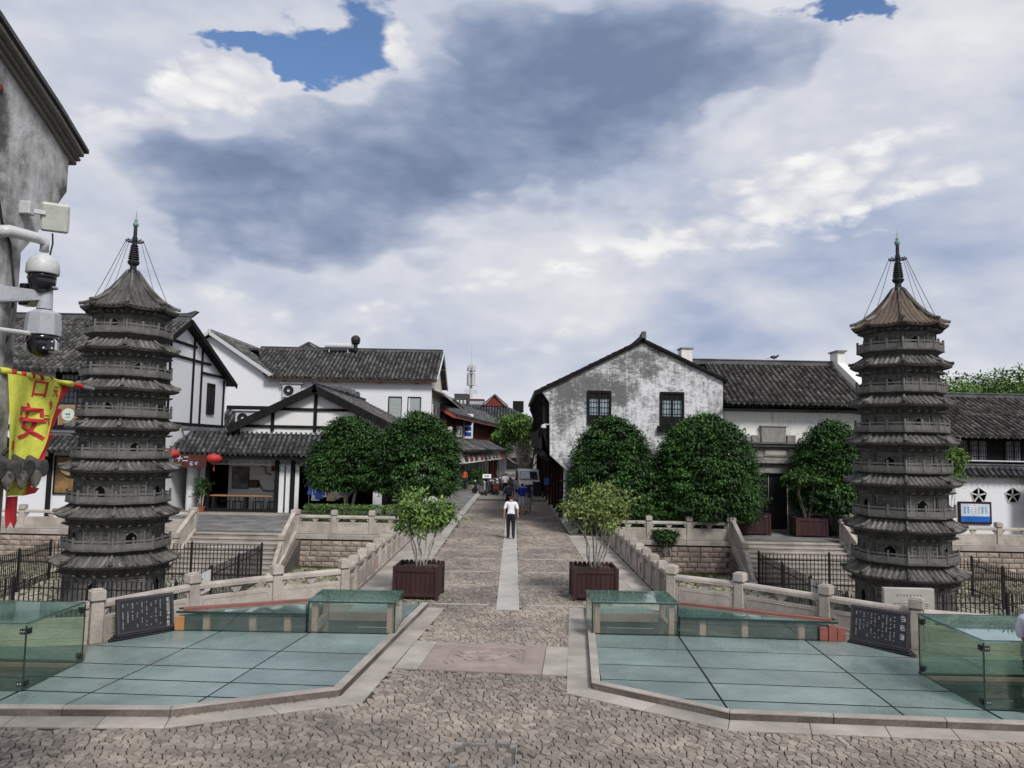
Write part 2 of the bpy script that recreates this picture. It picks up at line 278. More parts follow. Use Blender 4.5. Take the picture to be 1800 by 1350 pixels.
# ---------------------------------------------------------------- mesh helpers
class MB:
    def __init__(s): s.v = []; s.f = []
    def add(s, vs, fs):
        b = len(s.v); s.v += [tuple(p) for p in vs]; s.f += [tuple(i + b for i in f) for f in fs]; return s
    def bx(s, x0, x1, y0, y1, z0, z1):
        return s.add([(x0, y0, z0), (x1, y0, z0), (x1, y1, z0), (x0, y1, z0), (x0, y0, z1), (x1, y0, z1), (x1, y1, z1), (x0, y1, z1)],
                     [(0, 3, 2, 1), (4, 5, 6, 7), (0, 1, 5, 4), (1, 2, 6, 5), (2, 3, 7, 6), (3, 0, 4, 7)])
    def box(s, c, d, rz=0., rx=0., ry=0.):
        m = Matrix.Translation(c) @ Matrix.Rotation(rz, 4, 'Z') @ Matrix.Rotation(ry, 4, 'Y') @ Matrix.Rotation(rx, 4, 'X')
        h = [q / 2 for q in d]; vs = [m @ Vector((sx * h[0], sy * h[1], sz * h[2])) for sz in (-1, 1) for sx, sy in ((-1, -1), (1, -1), (1, 1), (-1, 1))]
        return s.add(vs, [(0, 3, 2, 1), (4, 5, 6, 7), (0, 1, 5, 4), (1, 2, 6, 5), (2, 3, 7, 6), (3, 0, 4, 7)])
    def bar(s, a, b, w, h, up=(0, 0, 1)):
        a, b = Vector(a), Vector(b); d = (b - a).normalized(); u = Vector(up); x = d.cross(u).normalized(); u = x.cross(d)
        vs = [p + x * (w / 2 * i) + u * (h / 2 * j) for p in (a, b) for i, j in ((-1, -1), (1, -1), (1, 1), (-1, 1))]
        return s.add(vs, [(0, 1, 2, 3), (7, 6, 5, 4), (0, 4, 5, 1), (1, 5, 6, 2), (2, 6, 7, 3), (3, 7, 4, 0)])
    def loft(s, rings, caps=True):
        n = len(rings[0]); vs = [p for r in rings for p in r]; fs = []
        for k in range(len(rings) - 1):
            for i in range(n): fs.append((k * n + i, k * n + (i + 1) % n, (k + 1) * n + (i + 1) % n, (k + 1) * n + i))
        if caps: fs.append(tuple(range(n))[::-1]); fs.append(tuple((len(rings) - 1) * n + i for i in range(n)))
        return s.add(vs, fs)
    def prism(s, poly, z0, z1): return s.loft([[(x, y, z0) for x, y in poly], [(x, y, z1) for x, y in poly]])
    def prism_y(s, poly, y0, y1): return s.loft([[(x, y0, z) for x, z in poly], [(x, y1, z) for x, z in poly]])
    def prism_x(s, poly, x0, x1): return s.loft([[(x0, y, z) for y, z in poly], [(x1, y, z) for y, z in poly]])
    def lathe(s, prof, n=16, c=(0, 0, 0), a0=0.):
        return s.loft([[(c[0] + r * math.cos(a0 + 2 * PI * i / n), c[1] + r * math.sin(a0 + 2 * PI * i / n), c[2] + z) for i in range(n)] for r, z in prof])
    def tube(s, pts, r, n=7):
        pts = [Vector(p) for p in pts]; rr = r if isinstance(r, (list, tuple)) else [r] * len(pts); rings = []
        for i, p in enumerate(pts):
            d = (pts[min(i + 1, len(pts) - 1)] - pts[max(i - 1, 0)]).normalized()
            x = d.cross(Vector((0, 0, 1)) if abs(d.z) < .93 else Vector((1, 0, 0))).normalized(); y = x.cross(d)
            rings.append([p + (x * math.cos(2 * PI * k / n) + y * math.sin(2 * PI * k / n)) * rr[i] for k in range(n)])
        return s.loft(rings)
    def ball(s, c, r, n=12, k=8, sc=(1, 1, 1)):
        return s.loft([[(c[0] + sc[0] * r * math.sin(PI * (j + .02) / (k + .04)) * math.cos(2 * PI * i / n), c[1] + sc[1] * r * math.sin(PI * (j + .02) / (k + .04)) * math.sin(2 * PI * i / n), c[2] - sc[2] * r * math.cos(PI * (j + .02) / (k + .04))) for i in range(n)] for j in range(k + 1)])
    def mesh(s, name, mat=None, bevel=0., smooth=False, fix=True):
        me = bpy.data.meshes.new(name); me.from_pydata(s.v, [], s.f)
        if fix or bevel:
            b = bmesh.new(); b.from_mesh(me)
            bmesh.ops.recalc_face_normals(b, faces=b.faces)
            if bevel: bmesh.ops.bevel(b, geom=[e for e in b.edges if e.is_manifold and e.calc_face_angle(0) > .5], offset=bevel, segments=1, affect='EDGES', profile=.5)
            b.to_mesh(me); b.free()
        if smooth: me.polygons.foreach_set('use_smooth', [True] * len(me.polygons))
        if mat: me.materials.append(mat)
        return me
def link(name, me, parent=None, loc=(0, 0, 0), rot=(0, 0, 0), scale=(1, 1, 1)):
    o = bpy.data.objects.new(name, me); COL.objects.link(o); o.location = loc
    o.rotation_euler = rot if isinstance(rot, (tuple, list)) else (0, 0, rot); o.scale = scale
    if parent: o.parent = parent
    return o
def obj(name, mb, mat, parent=None, loc=(0, 0, 0), rot=(0, 0, 0), bevel=0., smooth=False, label=None):
    o = link(name, mb.mesh(name, mat, bevel, smooth), parent, loc, rot)
    if label: o['label'] = label
    return o
def tag(o, label, cat, group=None):
    o['label'] = label; o['category'] = cat
    if group: o['group'] = group
    return o
def thing(name, label, cat, loc=(0, 0, 0), rz=0., group=None):
    return tag(link(name, None, None, loc, rz), label, cat, group)
def struct(name, mb, mat, bevel=0., **k):
    o = obj(name, mb, mat, bevel=bevel, **k); o['kind'] = 'structure'; return o
def stuff(o): o['kind'] = 'stuff'; return o
def relabel(o, label, group=None):
    o['label'] = label
    if group: o['group'] = group
    return o
def copy_tree(o, parent=None):
    c = o.copy(); COL.objects.link(c); c.parent = parent
    for ch in list(o.children): copy_tree(ch, c)
    return c
def text_mb(txt, size=1., depth=.004, mat=None, shear=0.):
    cu = bpy.data.curves.new('txt', 'FONT'); cu.body = txt; cu.size = size; cu.align_x = 'CENTER'; cu.align_y = 'CENTER'; cu.extrude = depth; cu.resolution_u = 2; cu.shear = shear; cu.offset = size * .012
    o = bpy.data.objects.new('txt', cu); COL.objects.link(o)
    dg = bpy.context.evaluated_depsgraph_get(); me = bpy.data.meshes.new_from_object(o.evaluated_get(dg)); bpy.data.objects.remove(o)
    me.materials.clear()
    if mat: me.materials.append(mat)
    return me
def lettering(name, txt, size, mat, parent, loc, rz=0., label=None, shear=0., rx=PI / 2):
    o = link(name, text_mb(txt, size, size * .03, mat, shear), parent, loc, (rx, 0, rz))
    if label: o['label'] = label
    return o

def clip(poly, nx, ny, d):          # keep nx*x+ny*y <= d
    out = []
    for i in range(len(poly)):
        a = poly[i]; b = poly[(i + 1) % len(poly)]; da = nx * a[0] + ny * a[1] - d; db = nx * b[0] + ny * b[1] - d
        if da <= 0: out.append(a)
        if (da < 0 < db) or (db < 0 < da): t = da / (da - db); out.append((a[0] + (b[0] - a[0]) * t, a[1] + (b[1] - a[1]) * t))
    return out
def inside(p, poly):
    r = False; j = len(poly) - 1
    for i in range(len(poly)):
        a, b = poly[i], poly[j]
        if (a[1] > p[1]) != (b[1] > p[1]) and p[0] < (b[0] - a[0]) * (p[1] - a[1]) / (b[1] - a[1]) + a[0]: r = not r
        j = i
    return r

# ================================================================ THE SETTING: ground, plaza, street
SUNK = -1.3
sunkL = [(-30, 13.65), (-11, 13.7), (-9.25, 13.85), (-7.62, 14.3), (-6.65, 16.15), (-5.28, 17.48), (-4.05, 18.5), (-4.05, 31.35), (-30, 31.35)]
sunkR = [(4.05, 18.55), (5.36, 17.68), (6.72, 16.3), (7.92, 15.02), (9.5, 14.4), (11.5, 14.3), (30, 14.25), (30, 31.6), (4.05, 31.6)]
pitBoxL = [(-3.70, 14.68), (-2.14, 14.68), (-2.14, 15.70), (-3.70, 15.70)]
pitCanL = [(-5.95, 14.68), (-3.80, 14.68), (-3.80, 15.68)]
pitStairL = [(-11.5, 11.1), (-6.80, 11.1), (-6.80, 12.45), (-11.5, 12.45)]
pitBoxR = [(1.66, 15.0), (3.20, 15.0), (3.20, 16.05), (1.66, 16.05)]
pitCanR = [(3.30, 15.0), (5.75, 14.9), (3.30, 15.95)]
pitStairR = [(6.72, 11.1), (11.5, 11.1), (11.5, 12.65), (6.72, 12.65)]
def sheet(name, outer, holes, z, mat):
    pl = [[Vector((x, y, 0)) for x, y in p] for p in [outer] + holes]; flat_ = [p for q in pl for p in q]
    tri = tessellate_polygon(pl); me = bpy.data.meshes.new(name); me.from_pydata([(p.x, p.y, z) for p in flat_], [], [tuple(t) for t in tri])
    b = bmesh.new(); b.from_mesh(me); bmesh.ops.recalc_face_normals(b, faces=b.faces)
    if sum(f.normal.z for f in b.faces) < 0: bmesh.ops.reverse_faces(b, faces=b.faces)
    b.to_mesh(me); b.free(); me.materials.append(mat); o = link(name, me); o['kind'] = 'structure'; return o
sheet('ground', [(-900, -400), (900, -400), (900, 1600), (-900, 1600)], [sunkL, sunkR, pitBoxL, pitCanL, pitStairL, pitBoxR, pitCanR, pitStairR], 0., ground_m)
def walls_of(name, poly, z0, z1, mat, floor=None):
    m = MB(); n = len(poly)
    for i in range(n):
        a, b = poly[i], poly[(i + 1) % n]; m.add([(*a, z0), (*b, z0), (*b, z1), (*a, z1)], [(0, 1, 2, 3)])
    if floor: m.add([(*p, z0) for p in poly], [tuple(range(n))])
    return struct(name, m, mat)
for nm, p in (('sunken_garden_side', sunkL), ('sunken_garden_side', sunkR)): walls_of(nm, p, SUNK, -.003, mortar_m)
for p in (pitBoxL, pitCanL, pitBoxR, pitCanR): walls_of('light_well', p, -1.6, -.003, pit_m, True)
for p in (pitStairL, pitStairR): walls_of('stair_pit', p, -2.3, -.003, pit_m, True)
floors = []
for nm, p in (('sunken_garden_floor', sunkL), ('sunken_garden_floor', sunkR)): floors.append(sheet(nm, p, [], SUNK, joint_m))

# ---- stone cells
def cells(poly_box, dx, dy, gap, test, jit=.36, seed=1, skew=0.):
    """irregular setts: cells of a jittered brick grid, clipped by their neighbours' bisectors"""
    r = np.random.default_rng(seed); x0, x1, y0, y1 = poly_box; nx, ny = int((x1 - x0) / dx) + 1, int((y1 - y0) / dy) + 1
    P = np.zeros((ny, nx, 2))
    for j in range(ny):
        P[j, :, 0] = x0 + (np.arange(nx) + .5 * (j % 2)) * dx + r.uniform(-jit, jit, nx) * dx; P[j, :, 1] = y0 + j * dy + r.uniform(-jit, jit, nx) * dy
    out = []
    for j in range(2, ny - 2):
        for i in range(2, nx - 2):
            cx, cy = P[j, i]
            if not test(cx, cy): continue
            poly = [(-dx * 1.3, -dy * 1.3), (dx * 1.3, -dy * 1.3), (dx * 1.3, dy * 1.3), (-dx * 1.3, dy * 1.3)]
            for b in (-2, -1, 0, 1, 2):
                for a in (-2, -1, 0, 1, 2):
                    if a == 0 and b == 0: continue
                    qx, qy = P[j + b, i + a, 0] - cx, P[j + b, i + a, 1] - cy; L = math.hypot(qx, qy)
                    if L / 2 > 1.6 * max(dx, dy): continue
                    poly = clip(poly, qx / L, qy / L, L / 2 - gap / 2)
                    if len(poly) < 3: break
                if len(poly) < 3: break
            if len(poly) >= 3: out.append(((cx, cy), poly))
    return out
def sett(mb, c, poly, h, inset, rnd):
    n = len(poly); tilt = (rnd.uniform(-.06, .06), rnd.uniform(-.06, .06)); x, y, z = c; s = 1 - inset
    mb.add([(x + p[0], y + p[1], z - .02) for p in poly] + [(x + p[0], y + p[1], z + h * .62 + tilt[0] * p[0] + tilt[1] * p[1]) for p in poly] +
           [(x + p[0] * s, y + p[1] * s, z + h + tilt[0] * p[0] + tilt[1] * p[1]) for p in poly],
           [(i, (i + 1) % n, n + (i + 1) % n, n + i) for i in range(n)] + [(n + i, n + (i + 1) % n, 2 * n + (i + 1) % n, 2 * n + i) for i in range(n)] + [tuple(2 * n + i for i in range(n))])
apronL = [(-1.42, 17.62), (-1.99, 11.12), (-4.30, 10.02), (-14, 9.72), (-14, 13), (-6, 17.6)]
apronR = [(1.42, 17.80), (.97, 11.65), (2.90, 10.32), (14, 9.70), (14, 13), (6, 17.6)]
def axis(y): return .0 + (y - 17.5) * .0035
def on_cobbles(x, y):
    if y < 8.3 or abs(x) > 9.5: return False
    if inside((x, y), apronL) or inside((x, y), apronR): return False
    if y > 17.3 and abs(x - axis(y)) > 2.42: return False
    if y > 17.4 and abs(x - axis(y)) < .25: return False
    q = (x + .36) * math.cos(R_(5)) - (y - 13.55) * math.sin(R_(5)), (x + .36) * math.sin(R_(5)) + (y - 13.55) * math.cos(R_(5))
    if abs(q[0]) < 1.42 and abs(q[1]) < .88: return False
    if -.62 < x < .14 and 8.95 < y < 9.72: return False
    return y < 52
plaza_poly = [(-14, 4), (14, 4), (14, 10.0), (2.4, 11.7), (1.9, 17.7), (2.6, 17.7), (2.6, 54), (-2.5, 54), (-2.5, 17.6), (-1.9, 17.6), (-2.4, 11.2), (-14, 10.0)]
plaza = sheet('cobbled_street', plaza_poly, [], .004, joint_m)
cl = [c for c in cells((-8.5, 8.5, 8.4, 17.2), .098, .120, .014, on_cobbles, seed=3, jit=.45) if c[0][1] < 16.5] + [c for c in cells((-3, 3, 15.8, 30.8), .105, .130, .016, on_cobbles, seed=4, jit=.45) if 16.5 <= c[0][1] < 30] + [c for c in cells((-3, 3, 29, 53), .15, .20, .022, on_cobbles, seed=6) if c[0][1] >= 30]
cl = [c for c in cl if not (c[0][1] > 16.6 and abs(c[0][0]) > 2.5)]
def visible_size(c): 
    x, y = c[0]; return -1 if abs(x) > .66 * y or y < 9.1 else 1 / y
cl.sort(key=visible_size, reverse=True)
rr = random.Random(5)
for (c, p) in cl[:300]:
    m = MB(); sett(m, (0, 0, 0), p, .024 + rr.uniform(-.006, .006), .09, rr); link('cobble', m.mesh('cobble', cobble_m, fix=False), plaza, (c[0], c[1], 0))
m = MB()
for (c, p) in cl[300:]: sett(m, (c[0], c[1], 0), p, .024 + rr.uniform(-.006, .006), .09, rr)
stuff(link('cobbles', m.mesh('cobbles', cobble_m, fix=False), plaza))

# ---- granite slabs (each one a piece of the paving it lies in)
def slab(parent, poly, z0, z1, mat=granite, name='slab', bevel=.006):
    cx = sum(p[0] for p in poly) / len(poly); cy = sum(p[1] for p in poly) / len(poly)
    m = MB().prism([(x - cx, y - cy) for x, y in poly], 0, z1 - z0); return obj(name, m, mat, parent, (cx, cy, z0), bevel=bevel)
def strip_slabs(parent, line, off0, off1, step, z0, z1, mat=granite, name='slab', gap=.008, rnd=random.Random(3)):
    """slabs along a polyline, between two offsets to its left"""
    n = len(line); nor = []
    for i in range(n):
        a = Vector(line[max(i - 1, 0)]); b = Vector(line[i]); c = Vector(line[min(i + 1, n - 1)])
        d1 = (b - a).normalized() if i > 0 else (c - b).normalized(); d2 = (c - b).normalized() if i < n - 1 else d1
        t = (d1 + d2).normalized(); nn = Vector((-t.y, t.x)); nor.append(nn / max(.5, nn.dot(Vector((-d1.y, d1.x)))))
    for i in range(n - 1):
        a, b = Vector(line[i]), Vector(line[i + 1]); L = (b - a).length; k = max(1, round(L / step)); ts = [0] + [(q + rnd.uniform(-.12, .12)) / k for q in range(1, k)] + [1]
        for t0, t1 in zip(ts, ts[1:]):
            g = gap / L; t0 += g / 2; t1 -= g / 2
            p = [a.lerp(b, t0) + nor[i].lerp(nor[i + 1], t0) * off0, a.lerp(b, t1) + nor[i].lerp(nor[i + 1], t1) * off0, a.lerp(b, t1) + nor[i].lerp(nor[i + 1], t1) * off1, a.lerp(b, t0) + nor[i].lerp(nor[i + 1], t0) * off1]
            slab(parent, [(q.x, q.y) for q in p], z0, z1, mat, name)
kerbL = [(-1.79, 17.55), (-2.38, 11.36), (-4.40, 10.40), (-12, 10.12)]
kerbR = [(1.77, 17.74), (1.29, 11.90), (3.02, 10.69), (12, 10.15)]
ap = struct('granite_apron', MB().bx(-.01, .01, 17.70, 17.71, .002, .006), granite)
strip_slabs(ap, kerbL, .0, .38, 1.0, .004, .034); strip_slabs(ap, kerbR, -.38, .0, 1.0, .004, .034)
for x0 in (-1.0,):      # pale stone bands crossing the setts
    for yb in (17.95, 20.4, 22.6, 25.2, 28.2):
        for s in (-1, 1): slab(ap, [(axis(yb) + s * .42, yb), (axis(yb) + s * 1.75, yb), (axis(yb) + s * 1.75, yb + .07), (axis(yb) + s * .42, yb + .07)], .004, .030, granite_pale, 'stone_band', .003)
cs = struct('centre_strip', MB().bx(-.2, .2, 17.45, 52, .003, .006), mortar_m); y = 17.45; rr = random.Random(9)
while y < 51:
    h = rr.uniform(.75, 1.15); x = axis(y); slab(cs, [(x - .26, y), (x + .26, y), (x + .26, y + h - .008), (x - .26, y + h - .008)], .006, .034, granite_pale); y += h
# footpaths beside the street
for s, nm in ((-1, 'footpath'), (1, 'footpath')):
    fp = struct(nm, MB().bx(min(s * 2.42, s * 3.72), max(s * 2.42, s * 3.72), 17.7, 31.9, .002, .008), mortar_m); y = 17.75
    while y < 31.5:
        h = rr.uniform(.55, .8); k = rr.uniform(2.9, 3.2)
        for a, b in ((2.43, k), (k + .008, 3.70)): slab(fp, [(s * a, y), (s * b, y), (s * b, y + h - .01), (s * a, y + h - .01)], .006, .034 + rr.uniform(-.004, .004), granite)
        y += h
lw = struct('lane_left_paving', MB().bx(-4.6, -2.62, 31.6, 62, .003, .030), slate_m); strip_slabs(lw, [(-2.42, 31.6), (-2.15, 62)], 0, .36, 2.0, .004, .10, granite_pale, 'kerb_stone')
rw = struct('arcade_step', MB().bx(2.98, 5.2, 35.0, 62, .003, .10), slate_m); strip_slabs(rw, [(2.55, 33.2), (2.45, 62)], -.4, 0, 2.0, .004, .13, granite_pale, 'kerb_stone')
struct('lane_far_paving', MB().bx(-2.6, 2.6, 53.5, 140, .002, .010), asphalt_m)

# ---- carved panel
pn = thing('carved_paving_panel', 'reddish granite paving panel carved with an animal in relief', 'paving panel', (-.36, 13.55, 0), R_(-5))
obj('base_slab', MB().bx(-1.0, 1.0, -.86, .86, .004, .040), granite_red, pn, bevel=.005)
for sx in (-1, 1):
    for y0, y1 in ((-.86, -.005), (.005, .86)): obj('side_slab', MB().bx(min(sx * 1.008, sx * 1.40), max(sx * 1.008, sx * 1.40), y0, y1, .004, .040), granite, pn, bevel=.005)
fr = MB()
for k, (hx, hy) in enumerate(((.66, .56), (.57, .47))):
    pts = [(-hx, -hy + .14), (-hx + .1, -hy), (hx - .1, -hy), (hx, -hy + .14), (hx, hy - .14), (hx - .1, hy), (-hx + .1, hy), (-hx, hy - .14)]
    fr.tube([(x, y, .040) for x, y in pts + pts[:1]], .022 - .005 * k, 5)
obj('relief_border', fr, granite_red, pn)
rl = MB(); rr = random.Random(2)
for k in range(16):
    cx, cy = rr.uniform(-.42, .42), rr.uniform(-.32, .32); a = rr.uniform(-.6, .6); pts = []
    for t in range(9): pts.append((cx + (t - 4) * .045 * math.cos(a), cy + (t - 4) * .03 * math.sin(a) + .05 * math.sin(t * .9 + k), .044))
    rl.tube(pts, [.012 + .022 * math.sin(PI * (t + .5) / 9) for t in range(9)], 5)
rl.ball((.30, .05, .045), .09, 10, 6, (1, .9, .35)); rl.ball((.02, .02, .045), .15, 12, 6, (1.6, .6, .22)); rl.ball((-.25, -.02, .045), .08, 10, 6, (1, 1, .3))
obj('relief_animal', rl, granite_red, pn, smooth=True)
# ---- inspection cover in the setts
mh = thing('inspection_cover', 'steel framed square inspection cover set in the cobbles', 'manhole', (-.24, 9.34, 0), R_(-2))
fm = MB()
for sx in (-1, 1): fm.bx(sx * .37 - .007, sx * .37 + .007, -.37, .37, .004, .036); fm.bx(-.358, .358, sx * .36 - .007, sx * .36 + .007, .004, .035)
obj('steel_frame', fm, M('cover_frame', (.20, .195, .19), .8, .35, 8), mh)
for sx in (-1, 1):
    for sy in (-1, 1): obj('corner_plate', MB().bx(sx * .33 - .045, sx * .33 + .045, sy * .32 - .04, sy * .32 + .04, .006, .039), M('cover_frame', (.26, .26, .26)), mh)
obj('tray', MB().bx(-.355, .355, -.345, .345, .004, .012), mortar_m, mh)
cm = MB()
for (c, p) in cells((-.9, .9, -.9, .9), .105, .12, .014, lambda x, y: abs(x) < .30 and abs(y) < .29, seed=8): sett(cm, (c[0], c[1], 0.012), p, .02, .1, rr)
stuff(link('inlay_setts', cm.mesh('inlay_setts', cobble_m, fix=False), mh))

# ================================================================ glass floors over the museum below
ZG = .125
def glass_floor_area(side, label, outer, hline, vline, ang_h, ang_v, kerb, off):
    t = thing('glass_floor', label, 'glass floor', (0, 0, 0)); 
    strip_slabs(t, kerb, off[0], off[1], 1.55, .006, ZG - .014, kerb_m, 'kerb_stone', rnd=random.Random(4)); strip_slabs(t, kerb, off[0] - .006, off[1] + .006, 1.55, ZG - .0135, ZG + .014, granite, 'kerb_lip', rnd=random.Random(4))
    for poly in outer:
        obj('steel_bed', MB().prism(poly, .06, ZG - .005), floor_seam, t)
    # cut each region by the seams
    for poly in outer:
        regs = [poly]
        for (x, y), (dx, dy) in hline + vline:
            g_ = .026 if abs(dx) > abs(dy) else .015
            L = math.hypot(dx, dy); nx, ny = -dy / L, dx / L; d = nx * x + ny * y; nr = []
            for q in regs:
                for a in (clip(q, nx, ny, d - g_), clip(q, -nx, -ny, -d - g_)):
                    if len(a) >= 3:
                        ar = abs(sum(a[i][0] * a[(i + 1) % len(a)][1] - a[(i + 1) % len(a)][0] * a[i][1] for i in range(len(a)))) / 2
                        if ar > .01: nr.append(a)
            regs = nr
        for q in regs: slab(t, q, ZG - .03, ZG + rr.uniform(-.001, .001), glass_floor, 'glass_pane', .003)
    return t
vL = [((-4.21, 10.35), (.125, 1)), ((-5.87, 10.3), (.125, 1))]
hL = [((-4.3, y), (1, -.045)) for y in (13.35, 12.33, 11.60, 10.95)]
gL = glass_floor_area(-1, 'pale green frosted glass floor framed by granite kerb, left of the cobbles',
    [[(-2.07, 14.62), (-2.52, 11.45), (-4.42, 10.54), (-6.78, 10.45), (-6.72, 12.55), (-7.12, 13.35), (-6.15, 14.60)],
     [(-3.62, 15.80), (-2.10, 15.80), (-1.97, 17.36), (-3.3, 17.36)],
     [(-11.5, 12.60), (-6.84, 12.60), (-7.18, 13.28), (-9.1, 13.34), (-11.5, 13.20)],
     [(-11.5, 10.30), (-6.81, 10.46), (-6.81, 11.04), (-11.5, 11.04)]], hL, vL, 0, 0, kerbL, (-.125, 0))
vR = [((3.03, 10.61), (.052, 1)), ((5.38, 10.39), (.052, 1)), ((7.75, 10.3), (.052, 1))]
hR = [((4., y), (1, -.057)) for y in (13.87, 12.79, 11.96, 11.16)]
gR = glass_floor_area(1, 'pale green frosted glass floor framed by granite kerb, right of the cobbles',
    [[(1.62, 14.92), (1.45, 12.00), (3.06, 10.84), (6.66, 10.50), (6.66, 12.75), (7.15, 13.55), (6.35, 14.72), (3.25, 14.92)][::-1],
     [(3.3, 16.12), (3.1, 17.56), (1.93, 17.56), (1.70, 16.12)],
     [(6.74, 12.80), (11.5, 12.80), (11.5, 13.8), (9.4, 13.9), (7.25, 13.75)],
     [(6.70, 10.50), (11.5, 10.32), (11.5, 11.04), (6.70, 11.04)]], hR, vR, 0, 0, kerbR, (0, .125))

def clampset(parent, x, y, z, sx, sy):
    m = MB().box((x + sx * .05, y, z), (.09, .03, .075)); m.box((x, y + sy * .05, z), (.03, .09, .075))
    o = obj('clamp', m, black_paint, parent)
    b = MB()
    for k in (-.018, .018): b.ball((x + sx * .05 + k, y - sy * .02, z), .012, 8, 5)
    obj('bolt', b, steel, o)
def glass_case(label, x0, x1, y0, y1, z0, z1, near, open_back=False):
    """a bolted glass enclosure round the stair: four upright panes and a roof pane"""
    t = thing('glass_enclosure', label, 'glass enclosure')
    th = .014
    for nm, a in (('front_pane', (x0, x1, y0, y0 + th, z0, z1)), ('back_pane', (x0, x1, y1 - th, y1, z0, z1)), ('side_pane', (x0, x0 + th, y0 + th, y1 - th, z0, z1)), ('side_pane', (x1 - th, x1, y0 + th, y1 - th, z0, z1))):
        obj(nm, MB().bx(*a), glass_box, t)
    obj('roof_pane', MB().bx(x0 - .03, x1 + .03, y0 - .03, y1 + .03, z1 + .004, z1 + .022), glass_top, t)
    e = MB()
    for x in (x0, x1): e.bx(x - .008, x + .008, y0 - .006, y0 + .012, z0, z1)
    for x in (x0, x1): e.bx(x - .006, x + .006, y1 - .012, y1 + .006, z0, z1)
    for (a, b) in (((x0, y0), (x1, y0)), ((x1, y0), (x1, y1)), ((x1, y1), (x0, y1)), ((x0, y1), (x0, y0))):
        e.bar((a[0], a[1], z1 + .026), (b[0], b[1], z1 + .026), .03, .006); e.bar((a[0], a[1], z0 + .004), (b[0], b[1], z0 + .004), .022, .01)
    obj('edge_trim', e, glass_edge, t)
    x = x1 if near < 0 else x0; sx = -1 if near < 0 else 1
    for z in (z0 + .09, z1 - .09):
        clampset(t, x, y0 + .02, z, sx, 1); clampset(t, x, y1 - .02, z, sx, -1)
    ln = MB().bx(x0 + .05, x1 - .05, y1 + .01, y1 + .10, z0 - .55, z0 - .10); ln.bx(x0 + .02, x1 - .02, y1 - .03, y1 + .02, z0 - .10, z0 - .04)
    obj('pit_beam', ln, taupe_m, t)
    return t
glass_case('green glass box round a stair opening at the left frame edge', -11.4, -6.74, 11.02, 12.52, ZG, 1.02, -1)
glass_case('green glass box round a stair opening beside the person in patterned trousers', 6.68, 11.4, 11.02, 12.74, ZG, 1.04, 1)
def light_box(label, x0, x1, y0, y1, z1):
    t = thing('glass_light_box', label, 'skylight'); th = .012
    obj('roof_pane', MB().bx(x0 - .02, x1 + .02, y0 - .02, y1 + .02, z1, z1 + .02), glass_top, t)
    for nm, a in (('front_pane', (x0, x1, y0 - th, y0, ZG, z1)), ('back_pane', (x0, x1, y1, y1 + th, ZG, z1)), ('side_pane', (x0 - th, x0, y0, y1, ZG, z1)), ('side_pane', (x1, x1 + th, y0, y1, ZG, z1))): obj(nm, MB().bx(*a), glass_clear, t)
    f = MB()
    for a, b in (((x0, y0), (x1, y0)), ((x1, y0), (x1, y1)), ((x1, y1), (x0, y1)), ((x0, y1), (x0, y0))): f.bar((*a, z1 - .012), (*b, z1 - .012), .035, .024); f.bar((*a, ZG + .008), (*b, ZG + .008), .03, .016)
    for x in (x0, x1):
        for y in (y0, y1): f.bx(x - .012, x + .012, y - .012, y + .012, ZG, z1)
    obj('edge_trim', f, glass_edge, t)
    for x in (x0 + .10, x1 - .10):
        for y in (y0 + .11, y1 - .11): obj('post', MB().bx(x - .055, x + .055, y - .055, y + .055, -.9, z1 - .03), taupe_m, t, bevel=.006)
    for nm, a in (('beam', (x0 + .17, x1 - .17, y1 - .16, y1 - .06, ZG + .02, ZG + .19)), ('beam', (x0 + .06, x0 + .15, y0 + .18, y1 - .18, ZG + .0, ZG + .16)), ('beam', (x1 - .15, x1 - .06, y0 + .18, y1 - .18, ZG + .0, ZG + .16))): obj(nm, MB().bx(*a), taupe_m, t, bevel=.005)
    return t
light_box('low glass skylight box on taupe posts, left of the cobbled path', -3.72, -2.11, 14.66, 15.74, .70)
light_box('low glass skylight box on taupe posts, right of the cobbled path', 1.62, 3.25, 14.98, 16.08, .72)
